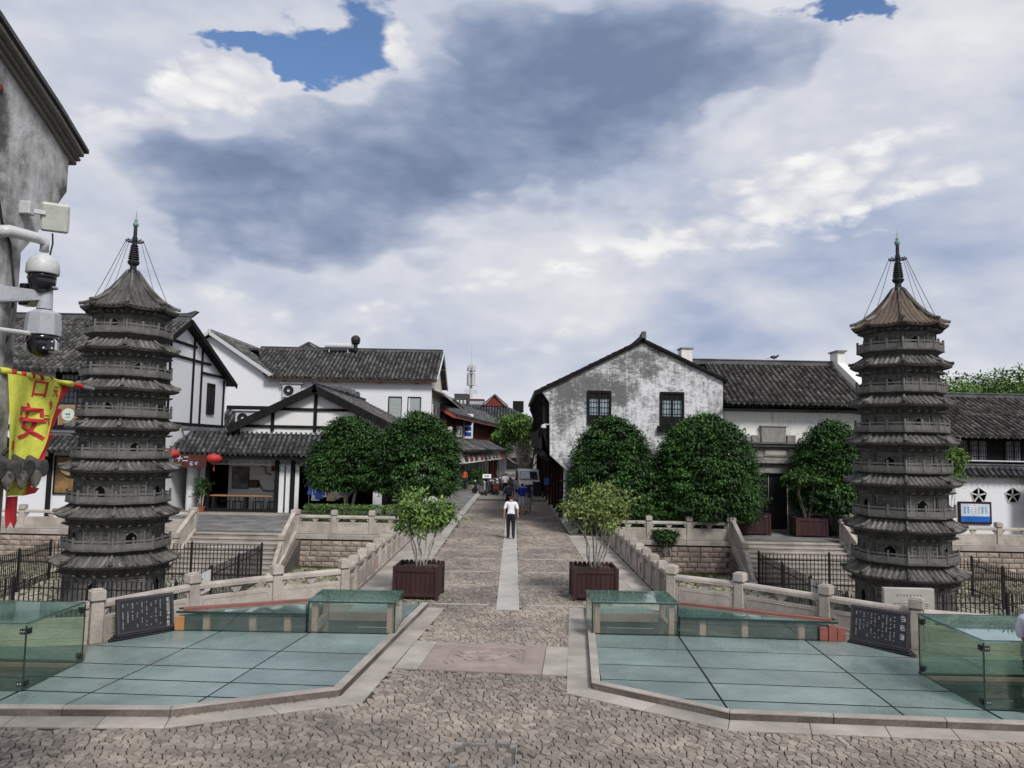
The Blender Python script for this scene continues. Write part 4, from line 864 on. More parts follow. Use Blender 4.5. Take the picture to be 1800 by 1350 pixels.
# ================================================================ the twin brick pagodas
def ring(r, z, n=8, a0=PI / 8): return [(r * math.cos(a0 + 2 * PI * i / n), r * math.sin(a0 + 2 * PI * i / n), z) for i in range(n)]
C8 = math.cos(PI / 8); T8 = math.tan(PI / 8)
EAVE = [1.39, 2.75, 4.07, 5.28, 6.43, 7.61, 8.82]; WTOP = [1.07, 2.43, 3.76, 5.01, 6.15, 7.34, 8.61]; RBASE = [0, 1.83, 3.15, 4.45, 5.65, 6.84, 8.09]
RE = [1.73, 1.675, 1.615, 1.555, 1.49, 1.42, 1.36]; RW = [1.33, 1.24, 1.19, 1.13, 1.08, 1.04, .97]; RR = [0, 1.46, 1.40, 1.35, 1.30, 1.25, 1.20]
def pagoda_parts(label, loc, ochre):
    t = thing('brick_pagoda', label, 'pagoda', (loc[0], loc[1], SUNK)); n7 = 7
    obj('plinth', MB().loft([ring(1.75, 0), ring(1.75, .10), ring(1.62, .10), ring(1.62, .17)]), pag_m, t, bevel=.01)
    POSTM = MB().bx(-.028, .028, -.028, .028, 0, .33).mesh('rail_post', pag_trim, .005)
    for k in range(n7):
        z0 = .17 if k == 0 else RBASE[k] - .02; z1 = WTOP[k]; rw = RW[k]; ap = rw * C8; fw = 2 * rw * math.sin(PI / 8); h = z1 - z0
        w = obj('storey_wall', MB().loft([ring(rw, z0), ring(rw, z1)]), pag_m, t)
        colm = MB().lathe([(.062, 0), (.058, h * .5), (.052, h)], 8).mesh('column', pag_col)
        for i in range(8):
            a = PI / 8 + i * PI / 4; link('column', colm, w, (rw * .995 * math.cos(a), rw * .995 * math.sin(a), z0))
        # lintel band
        obj('lintel_band', MB().loft([ring(rw + .03, z1 - .085), ring(rw + .03, z1 - .05), ring(rw + .015, z1 - .045), ring(rw + .05, z1 - .02), ring(rw + .05, z1)]), pag_trim, w)
        hh = h - .12 if k else .74; dz = z1 - .10 - hh
        ww = min(.36, fw * .36)
        # arched door niche: dark reveal behind a moulded arch
        arch = [(-ww / 2, 0)] + [(-ww / 2, hh * .62), (-ww * .42, hh * .74), (-ww * .26, hh * .83), (0, hh * .95)] ; arch = arch + [(-x, z) for x, z in arch[-2::-1]]
        big = [(-ww / 2 - .06, 0), (-ww / 2 - .06, hh * 1.0), (ww / 2 + .06, hh * 1.0), (ww / 2 + .06, 0)]
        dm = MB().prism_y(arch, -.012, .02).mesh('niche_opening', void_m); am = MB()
        am.tube([(x, -.012, z) for x, z in arch], .022, 6)
        for sx in (-1, 1): am.bx(sx * (fw * .38) - .02, sx * (fw * .38) + .02, -.025, .01, -.02, hh)
        am.bx(-fw * .40, fw * .40, -.026, .01, hh - .03, hh + .0); am = am.mesh('niche_surround', pag_trim)
        wm = MB(); lw_, lh = min(.36, fw * .34), hh * .82
        for sx in (-1, 1): wm.bx(sx * lw_ / 2 - .018, sx * lw_ / 2 + .018, -.03, .01, 0, lh); wm.bx(sx * fw * .38 - .02, sx * fw * .38 + .02, -.025, .01, -.12, hh)
        wm.bx(-lw_ / 2 - .05, lw_ / 2 + .05, -.034, .01, lh + .001, lh + .035); wm.bx(-lw_ / 2 - .04, lw_ / 2 + .04, -.034, .01, -.035, -.001); wm.bx(-fw * .40, fw * .40, -.026, .01, hh - .13, hh - .10)
        for q in range(5): x = -lw_ / 2 + (q + 1) * lw_ / 6; wm.bx(x - .012, x + .012, -.016, .01, .001, lh)
        for sx in (-1, 1):
            for q in range(4): wm.bx(sx * (fw * .29) - fw * .055, sx * (fw * .29) + fw * .055, -.012, .01, q * hh / 4, q * hh / 4 + hh * .09)
        wm = wm.mesh('lattice_window', pag_trim); bm_ = MB().bx(-lw_ / 2, lw_ / 2, -.006, .01, 0, lh).mesh('window_recess', pag_dark)
        for i in range(8):
            a = i * PI / 4; p = (ap * math.cos(a), ap * math.sin(a)); rz = a + PI / 2
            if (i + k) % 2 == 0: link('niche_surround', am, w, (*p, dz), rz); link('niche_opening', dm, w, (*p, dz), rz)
            else: link('lattice_window', wm, w, (*p, dz + hh * .1), rz); link('window_recess', bm_, w, (*p, dz + hh * .1), rz)
        # corbel bands and beak brackets under the eave
        re = RE[k]; ze = EAVE[k]; mid = (rw + re) / 2
        c = obj('corbel_band', MB().loft([ring(rw + .02, z1), ring(rw + .07, z1 + .04), ring(rw + .07, z1 + .07), ring(rw + (re - rw) * .33, z1 + .13), ring(rw + (re - rw) * .33, z1 + .165), ring(rw + (re - rw) * .62, ze - .06), ring(re - .12, ze - .03), ring(re - .12, ze + .02)]), pag_dark, t)
        L = (re - rw) * .62
        bk = MB().loft([[(-.022, 0, -.03), (.022, 0, -.03), (.022, 0, .035), (-.022, 0, .035)], [(-.024, -L * .55, -.045), (.024, -L * .55, -.045), (.024, -L * .55, .012), (-.024, -L * .55, .012)], [(-.012, -L * .98, .0), (.012, -L * .98, .0), (.012, -L * .98, .02), (-.012, -L * .98, .02)]]).mesh('bracket', pag_trim)
        bk2 = MB().bx(-.05, .05, -L * .5, 0, -.02, .05).mesh('bracket_block', pag_dark)
        for i in range(8):
            a = i * PI / 4
            for s in (-.36, -.12, .12, .36):
                q = s * fw * 1.15; r0 = ap + .03; x, y = r0 * math.cos(a) - q * math.sin(a), r0 * math.sin(a) + q * math.cos(a)
                link('bracket', bk, c, (x, y, z1 + .06), a + PI / 2); link('bracket_block', bk2, c, (x - q * .1 * math.sin(a) * 0, y, z1 + .13), a + PI / 2)
        # eave roof
        zt = ze + .28 if k < 6 else ze + 1.22; ri = (RW[k + 1] + .04) if k < 6 else .17
        up = .03 if k < 6 else .07
        def surf(ap_, s_):          # height of the roof at apothem ap_, offset s_ along the face
            ao, ai = re * C8, ri * C8; u = max(0, min(1, (ao - ap_) / (ao - ai))); e = abs(s_) / (ap_ * T8 + 1e-6)
            z = ze + (zt - ze) * (u ** 1.15 if k < 6 else (.55 * u + .45 * u ** 2.3)); return z + up * (e ** 3) * (1 - u) ** 2
        rm = MB(); NB = 5 if k < 6 else 9; rings = []
        for b in range(NB + 1):
            apb = re * C8 + (ri - re) * C8 * b / NB; rg = []
            for i in range(8):
                a = i * PI / 4
                for f_ in (-1, -.5, 0, .5): s_ = f_ * apb * T8; rg.append((apb * math.cos(a) - s_ * math.sin(a), apb * math.sin(a) + s_ * math.cos(a), surf(apb, s_)))
            rings.append(rg)
        rm.loft([[(x, y, z - .045) for x, y, z in rings[0]]] + rings, caps=False); e = obj('eave_roof', rm, pag_dark, t)
        fe = MB(); fe.loft([[(x * .985, y * .985, z - .075) for x, y, z in rings[0]], [(x, y, z - .04) for x, y, z in rings[0]], [(x * 1.012, y * 1.012, z - .02) for x, y, z in rings[0]], [(x * .97, y * .97, z - .0) for x, y, z in rings[0]]], caps=False); obj('eave_edge', fe, pag_m, e)
        nr = 8 if k < 3 else 7; ao = re * C8; tm = (pag_tile_or if ochre else pag_tile_top) if k == 6 else pag_tile; hidden = MB()
        for q in range(nr):
            s_ = ((q + .5) / nr * 2 - 1) * ao * T8 * .93; a_in = max(ri * C8, abs(s_) / T8 + .03); rad = ao * T8 * 2 / nr * .30; steps = 4 if k < 6 else max(3, int((ao - a_in) / .12)); rs = []
            for b in range(steps + 1):
                apb = ao + .03 + (a_in - ao - .03) * b / steps; z = surf(min(apb, ao), s_)
                for rep in ((0, 1) if 0 < b < steps else (0,)):
                    rd = rad * (.88 if (rep == 0 and b > 0) else 1.0); rs.append([(s_ + rd * math.cos(PI * g / 5), -apb, z - .006 + rd * .95 * math.sin(PI * g / 5)) for g in range(6)])
            m = MB().loft(rs); mv = [(p[0], p[1], p[2]) for p in m.v]; me = m.mesh('roof_tile', tm)
            for i in range(8):
                a = i * PI / 4
                near = i in (4, 5, 6, 7, 0)       # faces that can be seen from the plaza
                if near: link('roof_tile', me, e, (0, 0, 0), a + PI / 2)
                else:
                    ca, sa = math.cos(a + PI / 2), math.sin(a + PI / 2); hidden.add([(x * ca - y * sa, x * sa + y * ca, z) for x, y, z in mv], m.f)
        stuff(link('roof_tiles', hidden.mesh('roof_tiles', tm, fix=False), e))
        hm = MB(); pts = []
        for b in range(7):
            apb = ao + .04 + (ri * C8 - ao - .04) * b / 6; z = surf(min(apb, ao), min(apb, ao) * T8); pts.append((0, -apb / C8, z + .03 + (.05 * (1 - b / 6) ** 4)))
        hm.tube(pts, [.052, .056, .05, .046, .044, .042, .04], 7); hm = hm.mesh('hip_ridge', pag_tile)
        for i in range(8): link('hip_ridge', hm, e, (0, 0, 0), PI / 8 + i * PI / 4 + PI / 2)
        # balcony of the storey above
        if k < 6:
            rb_ = RR[k + 1]; zb = RBASE[k + 1]
            b_ = obj('balcony', MB().loft([ring(RW[k + 1] + .03, zt - .06), ring(RW[k + 1] + .04, zt + .03), ring(rb_ - .10, zb - .10), ring(rb_ - .02, zb - .06), ring(rb_ + .03, zb - .05), ring(rb_ + .03, zb)]), pag_m, t)
            for nm, za, zc, th in (('rail_panel', .0, .155, .03), ('rail_panel', .20, .245, .04)):
                obj(nm, MB().loft([ring(rb_, zb + za + .002), ring(rb_, zb + zc), ring(rb_ - th, zb + zc), ring(rb_ - th, zb + za + .002), ring(rb_, zb + za + .002)], caps=False), pag_trim, b_)
            for i in range(8):
                for f_ in (-1, 0):
                    a = i * PI / 4; s_ = f_ * rb_ * C8 * T8; x, y = rb_ * C8 * math.cos(a) - s_ * math.sin(a), rb_ * C8 * math.sin(a) + s_ * math.cos(a); link('rail_post', POSTM, b_, (x * .99, y * .99, zb), a)
    # spire
    zs = 8.74 + 1.3
    sp = [(.20, -.06), (.205, .03), (.17, .07), (.10, .10), (.09, .20), (.16, .27), (.175, .33), (.15, .37), (.09, .38)]
    for q in range(7): r = .158 - .0085 * q; z = .40 + q * .068; sp += [(r * .72, z), (r, z + .010), (r, z + .042), (r * .72, z + .052)]
    sp += [(.07, .90), (.062, .98), (.075, 1.0), (.075, 1.10), (.055, 1.12), (.05, 1.42)]
    s_ = obj('spire', MB().lathe(sp, 16), iron_m, t, (0, 0, zs), smooth=False)
    obj('spire_ball', MB().lathe([(.05, 1.42), (.075, 1.46), (.085, 1.50), (.07, 1.55), (.035, 1.58), (.05, 1.61), (.04, 1.65), (.014, 1.68), (.012, 1.78), (.004, 1.93)], 14), verdigris, s_, smooth=True)
    cr = MB(); R0 = .25
    for i in range(8):
        a = PI / 8 + i * PI / 4; c, s = math.cos(a), math.sin(a); cr.tube([(.05 * c, .05 * s, .99), (R0 * .6 * c, R0 * .6 * s, .955), (R0 * c, R0 * s, .98), (R0 * .98 * c, R0 * .98 * s, 1.03)], .016, 5)
    cr.tube([(R0 * math.cos(i * PI / 8), R0 * math.sin(i * PI / 8), .975) for i in range(17)], .013, 5); obj('spire_crown', cr, iron_m, s_)
    for i in range(8):
        a = PI / 8 + i * PI / 4; c, s = math.cos(a), math.sin(a); ax = 1.02
        ch = MB(); p0 = Vector((R0 * c, R0 * s, .97)); p1 = Vector((ax * c, ax * s, 9.13 - zs)); ch.tube([p0, p0.lerp(p1, .5) + Vector((0, 0, -.03)), p1], .0085, 4); obj('chain', ch, iron_m, s_)
    return t
pagoda_parts('grey seven tiered brick pagoda with all grey roof, left side', (-11.68, 23.2), False)
pagoda_parts('grey seven tiered brick pagoda with ochre top roof, right side', (11.98, 23.6), True)
# stones lying at the pagoda feet

# ================================================================ buildings
def V(*a): return Vector(a)
def tiled(parent, P, mat=tile_m, pitch=.25, tile=.30, thick=.09, drip=True, name='roof', seed=1, deck=None, sag=0., pale=None):
    """a roof plane: P[0]->P[1] is the eave, the rest of the convex outline follows; rows of round cover tiles over pans"""
    P = [Vector(p) for p in P]; e = (P[1] - P[0]).normalized(); N = (P[1] - P[0]).cross(P[2] - P[0]).normalized()
    if N.z < 0: N = -N
    s = N.cross(e).normalized()
    if s.z < 0: s = -s
    o = P[0]; q = [((p - o).dot(e), (p - o).dot(s)) for p in P]; r = random.Random(seed)
    W_ = max(p[1] for p in q)
    def pt(u, w, h=0): return o + e * u + s * w + N * (h - sag * 4 * (w / W_) * (1 - w / W_))
    nsub = 5 if sag else 1; m = MB()
    if sag:
        us = [(min(p[0] for p in q), max(p[0] for p in q))]; u0, u1 = us[0]
        for k in range(nsub): 
            a, b = k / nsub * W_, (k + 1) / nsub * W_; m.loft([[pt(u0, a, -thick), pt(u1, a, -thick), pt(u1, a, 0), pt(u0, a, 0)], [pt(u0, b, -thick), pt(u1, b, -thick), pt(u1, b, 0), pt(u0, b, 0)]])
    else: m.loft([[p - N * thick for p in P], P])
    rf = obj(name, m, deck or tile_base, parent)
    T = MB(); Dp = MB(); pans = []; umin, umax = min(p[0] for p in q), max(p[0] for p in q); n = max(2, round((umax - umin) / pitch)); pi_ = (umax - umin) / n; rad = pi_ * .31
    for i in range(n):
        u = umin + (i + .5) * pi_; ws = []
        for j in range(len(q)):
            a, b = q[j], q[(j + 1) % len(q)]
            if (a[0] - u) * (b[0] - u) < 0: t = (u - a[0]) / (b[0] - a[0]); ws.append(a[1] + t * (b[1] - a[1]))
        if len(ws) < 2: continue
        w0, w1 = min(ws), max(ws); k = max(1, round((w1 - w0) / tile))
        for j in range(k):
            a = w0 + (w1 - w0) * j / k - (.04 if j == 0 else .0); b = w0 + (w1 - w0) * (j + 1) / k + .01; du = r.uniform(-.016, .016); dr = r.uniform(.86, 1.10); lift = r.uniform(.006, .034)
            lo = [pt(u + du + rad * dr * c, a, lift + rad * dr * h_ * 1.35) for c, h_ in ((-1, 0), (-.66, .72), (0, 1), (.66, .72), (1, 0))]; hi = [pt(u + rad * .86 * c, b, rad * .86 * h_ * 1.35) for c, h_ in ((-1, 0), (-.66, .72), (0, 1), (.66, .72), (1, 0))]
            T.add(lo + hi, [(0, 1, 6, 5), (1, 2, 7, 6), (2, 3, 8, 7), (3, 4, 9, 8), (4, 3, 2, 1, 0)])
            uo = u + pi_ * .5; x0, x1 = uo - pi_ * .5 + rad * .7, uo + pi_ * .5 - rad * .7
            if uo < umax - .01:
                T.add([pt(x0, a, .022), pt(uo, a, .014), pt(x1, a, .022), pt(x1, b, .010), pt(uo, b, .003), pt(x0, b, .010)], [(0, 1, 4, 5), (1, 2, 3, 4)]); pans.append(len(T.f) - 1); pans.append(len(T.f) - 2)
        if drip:
            a = w0 - .05; uo = u + pi_ * .5; c = pt(uo, a, .0)
            if uo < umax - .05: Dp.add([pt(uo - pi_ * .26, a, .03), pt(uo + pi_ * .26, a, .03), pt(uo + pi_ * .2, a, -.02) + V(0, 0, -.02), c + V(0, 0, -.10), pt(uo - pi_ * .2, a, -.02) + V(0, 0, -.02)], [(0, 1, 2, 3, 4)])
            Dp.add([pt(u + rad * .95 * math.cos(2 * PI * g / 8), a - .004, rad * .35 + rad * .95 * math.sin(2 * PI * g / 8)) for g in range(8)], [tuple(range(8))])
    tme = T.mesh('roof_tiles', mat, fix=False); tme.materials.append(pan_shade_m)
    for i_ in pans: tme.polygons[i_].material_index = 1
    stuff(link('roof_tiles', tme, rf))
    if drip: stuff(link('drip_tiles', Dp.mesh('drip_tiles', pale or mat, fix=False), rf))
    return rf
def ridge(parent, a, b, h=.28, w=.24, mat=tile_dark, name='ridge'):
    a, b = Vector(a), Vector(b); m = MB().bar(a + V(0, 0, h / 2 - .04), b + V(0, 0, h / 2 - .04), w, h); o = obj(name, m, mat, parent, bevel=.02)
    c = MB().bar(a + V(0, 0, h), b + V(0, 0, h), w * 1.25, .07); obj('ridge_cap', c, mat, o, bevel=.02); return o
def board(parent, a, b, w, h, mat=dark_wood, name='beam', up=(0, 0, 1), bevel=.008): return obj(name, MB().bar(a, b, w, h, up), mat, parent, bevel=bevel)
def window(parent, loc, w, h, rz=0., pane=pane_dark, frame=dark_wood, nx=2, ny=3, fw=.06, lat=True, name='window', sill=None, bars=.018, depth=.07, solid=0.):
    f = MB()
    for sx in (-1, 1): f.bx(sx * w / 2 - fw / 2, sx * w / 2 + fw / 2, -depth, .02, -h / 2 - fw / 2, h / 2 + fw / 2)
    for sz in (-1, 1): f.bx(-w / 2 + fw / 2, w / 2 - fw / 2, -depth, .02, sz * h / 2 - fw / 2, sz * h / 2 + fw / 2)
    o = obj(name, f, frame, parent, loc, rz, bevel=.006)
    obj('pane', MB().bx(-w / 2 + fw / 2, w / 2 - fw / 2, -.015, .0, -h / 2 + fw / 2, h / 2 - fw / 2), pane, o)
    for k in range(1, nx): x = -w / 2 + k * w / nx; obj('mullion', MB().bx(x - fw * .4, x + fw * .4, -depth * .8, -.0155, -h / 2 + fw / 2, h / 2 - fw / 2), frame, o)
    if lat:
        g = MB(); n = nx * 4
        for k in range(1, n): x = -w / 2 + k * w / n; g.bx(x - bars / 2, x + bars / 2, -.032, -.016, -h / 2 + fw / 2, h / 2 - fw / 2)
        for k in range(1, ny * 2): z = -h / 2 + k * h / (ny * 2); g.bx(-w / 2 + fw / 2, w / 2 - fw / 2, -.034, -.018, z - bars / 2, z + bars / 2)
        obj('lattice', g, frame, o)
    if solid: obj('head_panel', MB().bx(-w / 2 + fw / 2, w / 2 - fw / 2, -.05, -.036, h / 2 - h * solid, h / 2 - fw / 2), frame, o); obj('foot_panel', MB().bx(-w / 2 + fw / 2, w / 2 - fw / 2, -.05, -.036, -h / 2 + fw / 2, -h / 2 + h * solid * 1.2), frame, o)
    if sill: obj('sill', MB().bx(-w / 2 - .12, w / 2 + .12, -.22, .0, -h / 2 - .16, -h / 2 - .05), sill, o, bevel=.01)
    return o
def ac_unit(label, loc, rz=0., w=.85, h=.62, shade=True):
    t = thing('air_conditioner', label, 'air conditioner', loc, rz, 'air conditioner outdoor units'); obj('casing', MB().bx(-w / 2, w / 2, -.32, 0, 0, h), white_metal, t, bevel=.02)
    fan = MB().lathe([(h * .38, 0), (h * .38, .015), (h * .33, .02), (h * .30, .005)], 20); o = obj('fan_grille', fan, black_paint, t, (-w * .16, -.322, h * .5), (PI / 2, 0, 0)); obj('fan_hub', MB().lathe([(h * .10, .012), (h * .10, .028), (.01, .03)], 12), white_metal, o)
    for sx in (-1, 1): obj('bracket', MB().bx(sx * w * .34 - .02, sx * w * .34 + .02, -.36, .0, -.06, -.002), black_paint, t)
    if shade: obj('rain_shade', MB().box((0, -.16, h + .07), (w + .35, .55, .03), rx=R_(6)), white_metal, t)
    return t

# ---- timbered tea house, far left (gable towards the street)
A = thing('tea_house', 'two storey white and dark timber house with tea sign, gable behind left pagoda', 'house', (0, 0, 0))
xg, yf, yb, yr, zr_ = -16.95, 34.4, 45.4, 39.3, 9.78
obj('front_wall', MB().bx(-27, xg - .2, yf, yf + .2, 0, 6.9), plaster, A)
obj('gable_wall', MB().prism_x([(yf, 0), (yb, 0), (yb, 7.2), (yr, zr_ - .25), (yf, 6.9)], xg - .2, xg), plaster, A); obj('back_wall', MB().bx(-27, xg - .2, yb - .2, yb, 0, 7.2), plaster, A)
tiled(A, [(-27.5, 33.5, 6.62), (-16.6, 33.5, 6.62), (-16.6, yr, zr_), (-27.5, yr, zr_)], tile_m, .26, .30, seed=2)
tiled(A, [(-16.6, 46.1, 7.0), (-27.5, 46.1, 7.0), (-27.5, yr, zr_), (-16.6, yr, zr_)], tile_m, .26, .30, seed=3)
rg = ridge(A, (-27.6, yr, zr_), (-16.65, yr, zr_), .26); obj('ridge_end', MB().prism_y([(-17.5, zr_ + .2), (-16.6, zr_ + .2), (-16.25, zr_ + .5), (-16.4, zr_ + .55), (-16.8, zr_ + .42), (-17.5, zr_ + .38)], yr - .1, yr + .1), tile_dark, rg)
for p_, q_ in (((-16.57, 33.4, 6.56), (-16.57, yr, zr_ - .03)), ((-16.57, 46.2, 6.93), (-16.57, yr, zr_ - .03))): board(A, p_, q_, .06, .28, dark_wood, 'barge_board')
x = xg + .02
for y0, z1 in ((34.6, 6.9), (37.8, 8.9), (40.6, 9.1), (41.7, 8.7), (45.0, 7.2)): board(A, (x, y0, 4.4), (x, y0, z1), .10, .15, dark_wood, 'timber_post', (0, 1, 0))
for (ya, za, yb_, zb) in ((36.6, 7.9, 42.9, 7.9), (37.9, 8.62, 40.9, 8.62), (34.5, 4.5, 45.3, 4.5), (41.7, 7.35, 45.0, 7.35)): board(A, (x + .005, ya, za), (x + .005, yb_, zb), .10, .13, dark_wood, 'timber_beam')
window(A, (x, 43.1, 6.0), .95, 1.65, PI / 2, pane_dark, dark_wood, 2, 4)
for px_, z0, z1 in ((-20.45, .0, 3.1), (-20.36, 4.1, 6.8)): board(A, (px_, yf - .06, z0), (px_, yf - .06, z1), .18, .12, dark_wood, 'timber_post', (0, 1, 0))
board(A, (-27, yf - .05, 4.12), (-17.2, yf - .05, 4.12), .1, .2, dark_wood, 'timber_beam')
window(A, (-19.45, yf, 6.0), 1.6, 1.6, 0, pane_dark, dark_wood, 2, 3); window(A, (-22.0, yf, 6.0), .8, .9, 0, pane_dark, dark_wood, 2, 2); window(A, (-19.35, yf, 2.02), 1.8, 1.65, 0, M('lit_interior', (.20, .12, .05), .5, .4, 1.5), dark_wood, 1, 1, lat=False)
fan_ = MB(); fan_.loft([[(0, -.08, 0)] + [(.56 * math.cos(PI + PI * k / 12), -.08 - .02 * (k % 2), .56 * math.sin(PI + PI * k / 12)) for k in range(13)], [(0, -.06, 0)] + [(.56 * math.cos(PI + PI * k / 12), -.06 - .02 * (k % 2), .56 * math.sin(PI + PI * k / 12)) for k in range(13)]])
f_ = thing('paper_fan', 'large straw coloured paper fan hung in the tea house window', 'fan', (-19.5, yf - .02, 2.55)); obj('fan_leaf', fan_, M('straw_paper', (.50, .36, .17), .8), f_)
tiled(A, [(-20.9, 33.5, 3.10), (-17.2, 33.5, 3.10), (-17.2, 34.4, 3.78), (-20.9, 34.4, 3.78)], tile_dark, .24, .25, seed=4); ridge(A, (-20.9, 34.35, 3.78), (-17.2, 34.35, 3.78), .12, .15)
board(A, (-20.5, 33.6, 2.97), (-20.5, 34.35, 2.65), .10, .12, dark_wood, 'awning_bracket')
sg = thing('shop_sign', 'brown wooden sign with a round white badge and the character for cat', 'sign', (-19.3, yf - .06, 4.66)); obj('board', MB().bx(-.9, .9, -.05, 0, -.43, .43), tan_wood, sg, bevel=.01)
o = obj('badge', MB().lathe([(.28, 0), (.28, .02), (.25, .025)], 24), M('badge_green', (.55, .63, .58), .5), sg, (-.47, -.052, .03), (PI / 2, 0, 0)); bd = MB(); bd.bx(-.12, .12, .02, .05, .025, .032); bd.bx(-.08, -.02, -.02, .03, .026, .033); bd.bx(.03, .09, -.02, .03, .026, .033); bd.bx(-.12, .12, -.12, -.10, .025, .032); obj('badge_mark', bd, ink_m, o)
lettering('sign_text', '猫', .42, white_print, sg, (.20, -.055, .0))
sg = thing('tea_sign', 'pale board painted with the blue black character for tea', 'sign', (-19.4, yf - .02, 3.14)); obj('board', MB().bx(-.68, .68, -.03, .0, -.25, .22), M('aged_board', (.50, .48, .44), .8, .2), sg); lettering('sign_text', '茶', .45, M('blue_black', (.02, .035, .06), .6), sg, (-.12, -.032, -.02))

# ---- lantern shop with the front gable
Cb = thing('lantern_shop', 'low white and dark timber shop with front gable, red lanterns and open display', 'shop', (0, 0, 0))
y0 = 39.5
obj('gable_wall', MB().prism_y([(-13.9, 4.0), (-6.3, 4.0), (-6.3, 4.5), (-10.07, 6.28), (-13.9, 4.4)], y0, y0 + .2), plaster_aged, Cb)
tiled(Cb, [(-5.85, y0 - .35, 4.42), (-5.85, 52.5, 4.42), (-10.07, 52.5, 6.46), (-10.07, y0 - .35, 6.46)], tile_m, .26, .30, seed=5, drip=False); tiled(Cb, [(-14.3, 52.5, 4.30), (-14.3, y0 - .35, 4.30), (-10.07, y0 - .35, 6.46), (-10.07, 52.5, 6.46)], tile_m, .26, .30, seed=6, drip=False)
rg = ridge(Cb, (-10.07, y0 - .35, 6.46), (-10.07, 52.4, 6.46), .22, .24); obj('ridge_end', MB().prism_x([(y0 - .6, 6.62), (y0 + .5, 6.62), (y0 + .5, 6.75), (y0 - .2, 6.8), (y0 - .55, 7.0), (y0 - .7, 6.93)], -10.17, -9.97), tile_dark, rg)
rr = random.Random(4)
for k in range(9): obj('ridge_rubble', MB().box((-10.07 + rr.uniform(-.1, .1), 43.5 + k * .8 + rr.uniform(-.3, .3), 6.74 + rr.uniform(0, .12)), (.4, .5, rr.uniform(.2, .38)), rr.uniform(0, 1)), tile_dark, rg, bevel=.04)
for a, b in (((-14.4, y0 - .38, 4.22), (-10.0, y0 - .38, 6.42)), ((-5.75, y0 - .38, 4.33), (-10.14, y0 - .38, 6.42))): board(Cb, a, b, .10, .40, dark_wood, 'barge_board')
for xx, z1 in ((-12.25, 5.45), (-10.07, 6.3), (-7.9, 5.45)): board(Cb, (xx, y0 - .03, 4.2), (xx, y0 - .03, z1), .16, .10, dark_wood, 'timber_post', (0, 1, 0))
for xa, xb, z in ((-12.3, -7.8, 5.35), (-13.8, -6.4, 4.45)): board(Cb, (xa, y0 - .035, z), (xb, y0 - .035, z), .10, .14, dark_wood, 'timber_beam')
tiled(Cb, [(-17.2, 38.35, 3.05), (-5.6, 38.35, 3.05), (-5.6, 39.6, 4.15), (-16.2, 39.6, 4.15)], tile_dark, .25, .28, seed=7, sag=.0, pale=tile_m)
tiled(Cb, [(-17.9, 40.2, 3.15), (-17.2, 38.35, 3.05), (-16.2, 39.6, 4.15), (-16.9, 40.6, 4.15)], tile_m, .25, .28, seed=8)
board(Cb, (-17.2, 38.5, 2.86), (-5.7, 38.5, 2.86), .16, .22, dark_wood, 'eave_beam'); board(Cb, (-17.0, 39.62, 4.22), (-5.7, 39.62, 4.22), .14, .16, tile_dark, 'top_flashing')
# open shop front: dark rooms behind posts
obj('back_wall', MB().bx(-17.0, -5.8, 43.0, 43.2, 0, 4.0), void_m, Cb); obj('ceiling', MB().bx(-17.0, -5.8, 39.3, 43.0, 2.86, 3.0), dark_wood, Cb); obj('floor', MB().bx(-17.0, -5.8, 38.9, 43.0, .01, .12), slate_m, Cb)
obj('display_wall', MB().bx(-15.0, -11.6, 41.2, 41.3, .12, 2.86), plaster_aged, Cb)
for xx in (-15.25, -11.78, -10.98, -6.3): obj('post', MB().bx(xx - .09, xx + .09, 38.95, 39.13, .0, 2.9), dark_wood, Cb, bevel=.01)
for xa, xb in ((-11.66, -11.42), (-11.32, -11.10), (-10.86, -10.66), (-6.9, -6.45)): obj('white_panel', MB().bx(xa, xb, 39.05, 39.11, .12, 2.55), plaster, Cb)
obj('white_column', MB().lathe([(.30, .1), (.30, 2.7)], 16), plaster, Cb, (-16.15, 39.4, 0)); obj('white_panel', MB().bx(-15.85, -15.6, 39.5, 39.56, 1.3, 2.7), plaster, Cb)
g = MB(); xx = -15.0            # fretwork frieze
while xx < -6.5:
    if not (-11.8 < xx < -10.9):
        for a in ((0, .26, .0, .03), (0, .03, .0, .16), (.08, .26, .13, .16), (.23, .26, .05, .16), (.13, .26, .05, .08)): g.bx(xx + a[0], xx + a[1], 38.98, 39.02, 2.52 + a[2], 2.52 + a[3])
    xx += .30
g.bx(-15.1, -6.4, 38.98, 39.02, 2.70, 2.73); g.bx(-15.1, -6.4, 38.98, 39.02, 2.47, 2.50); stuff(obj('fretwork', g, paper_m, Cb))
obj('low_partition', MB().bx(-15.15, -11.7, 39.0, 39.08, .12, .26), dark_wood, Cb)
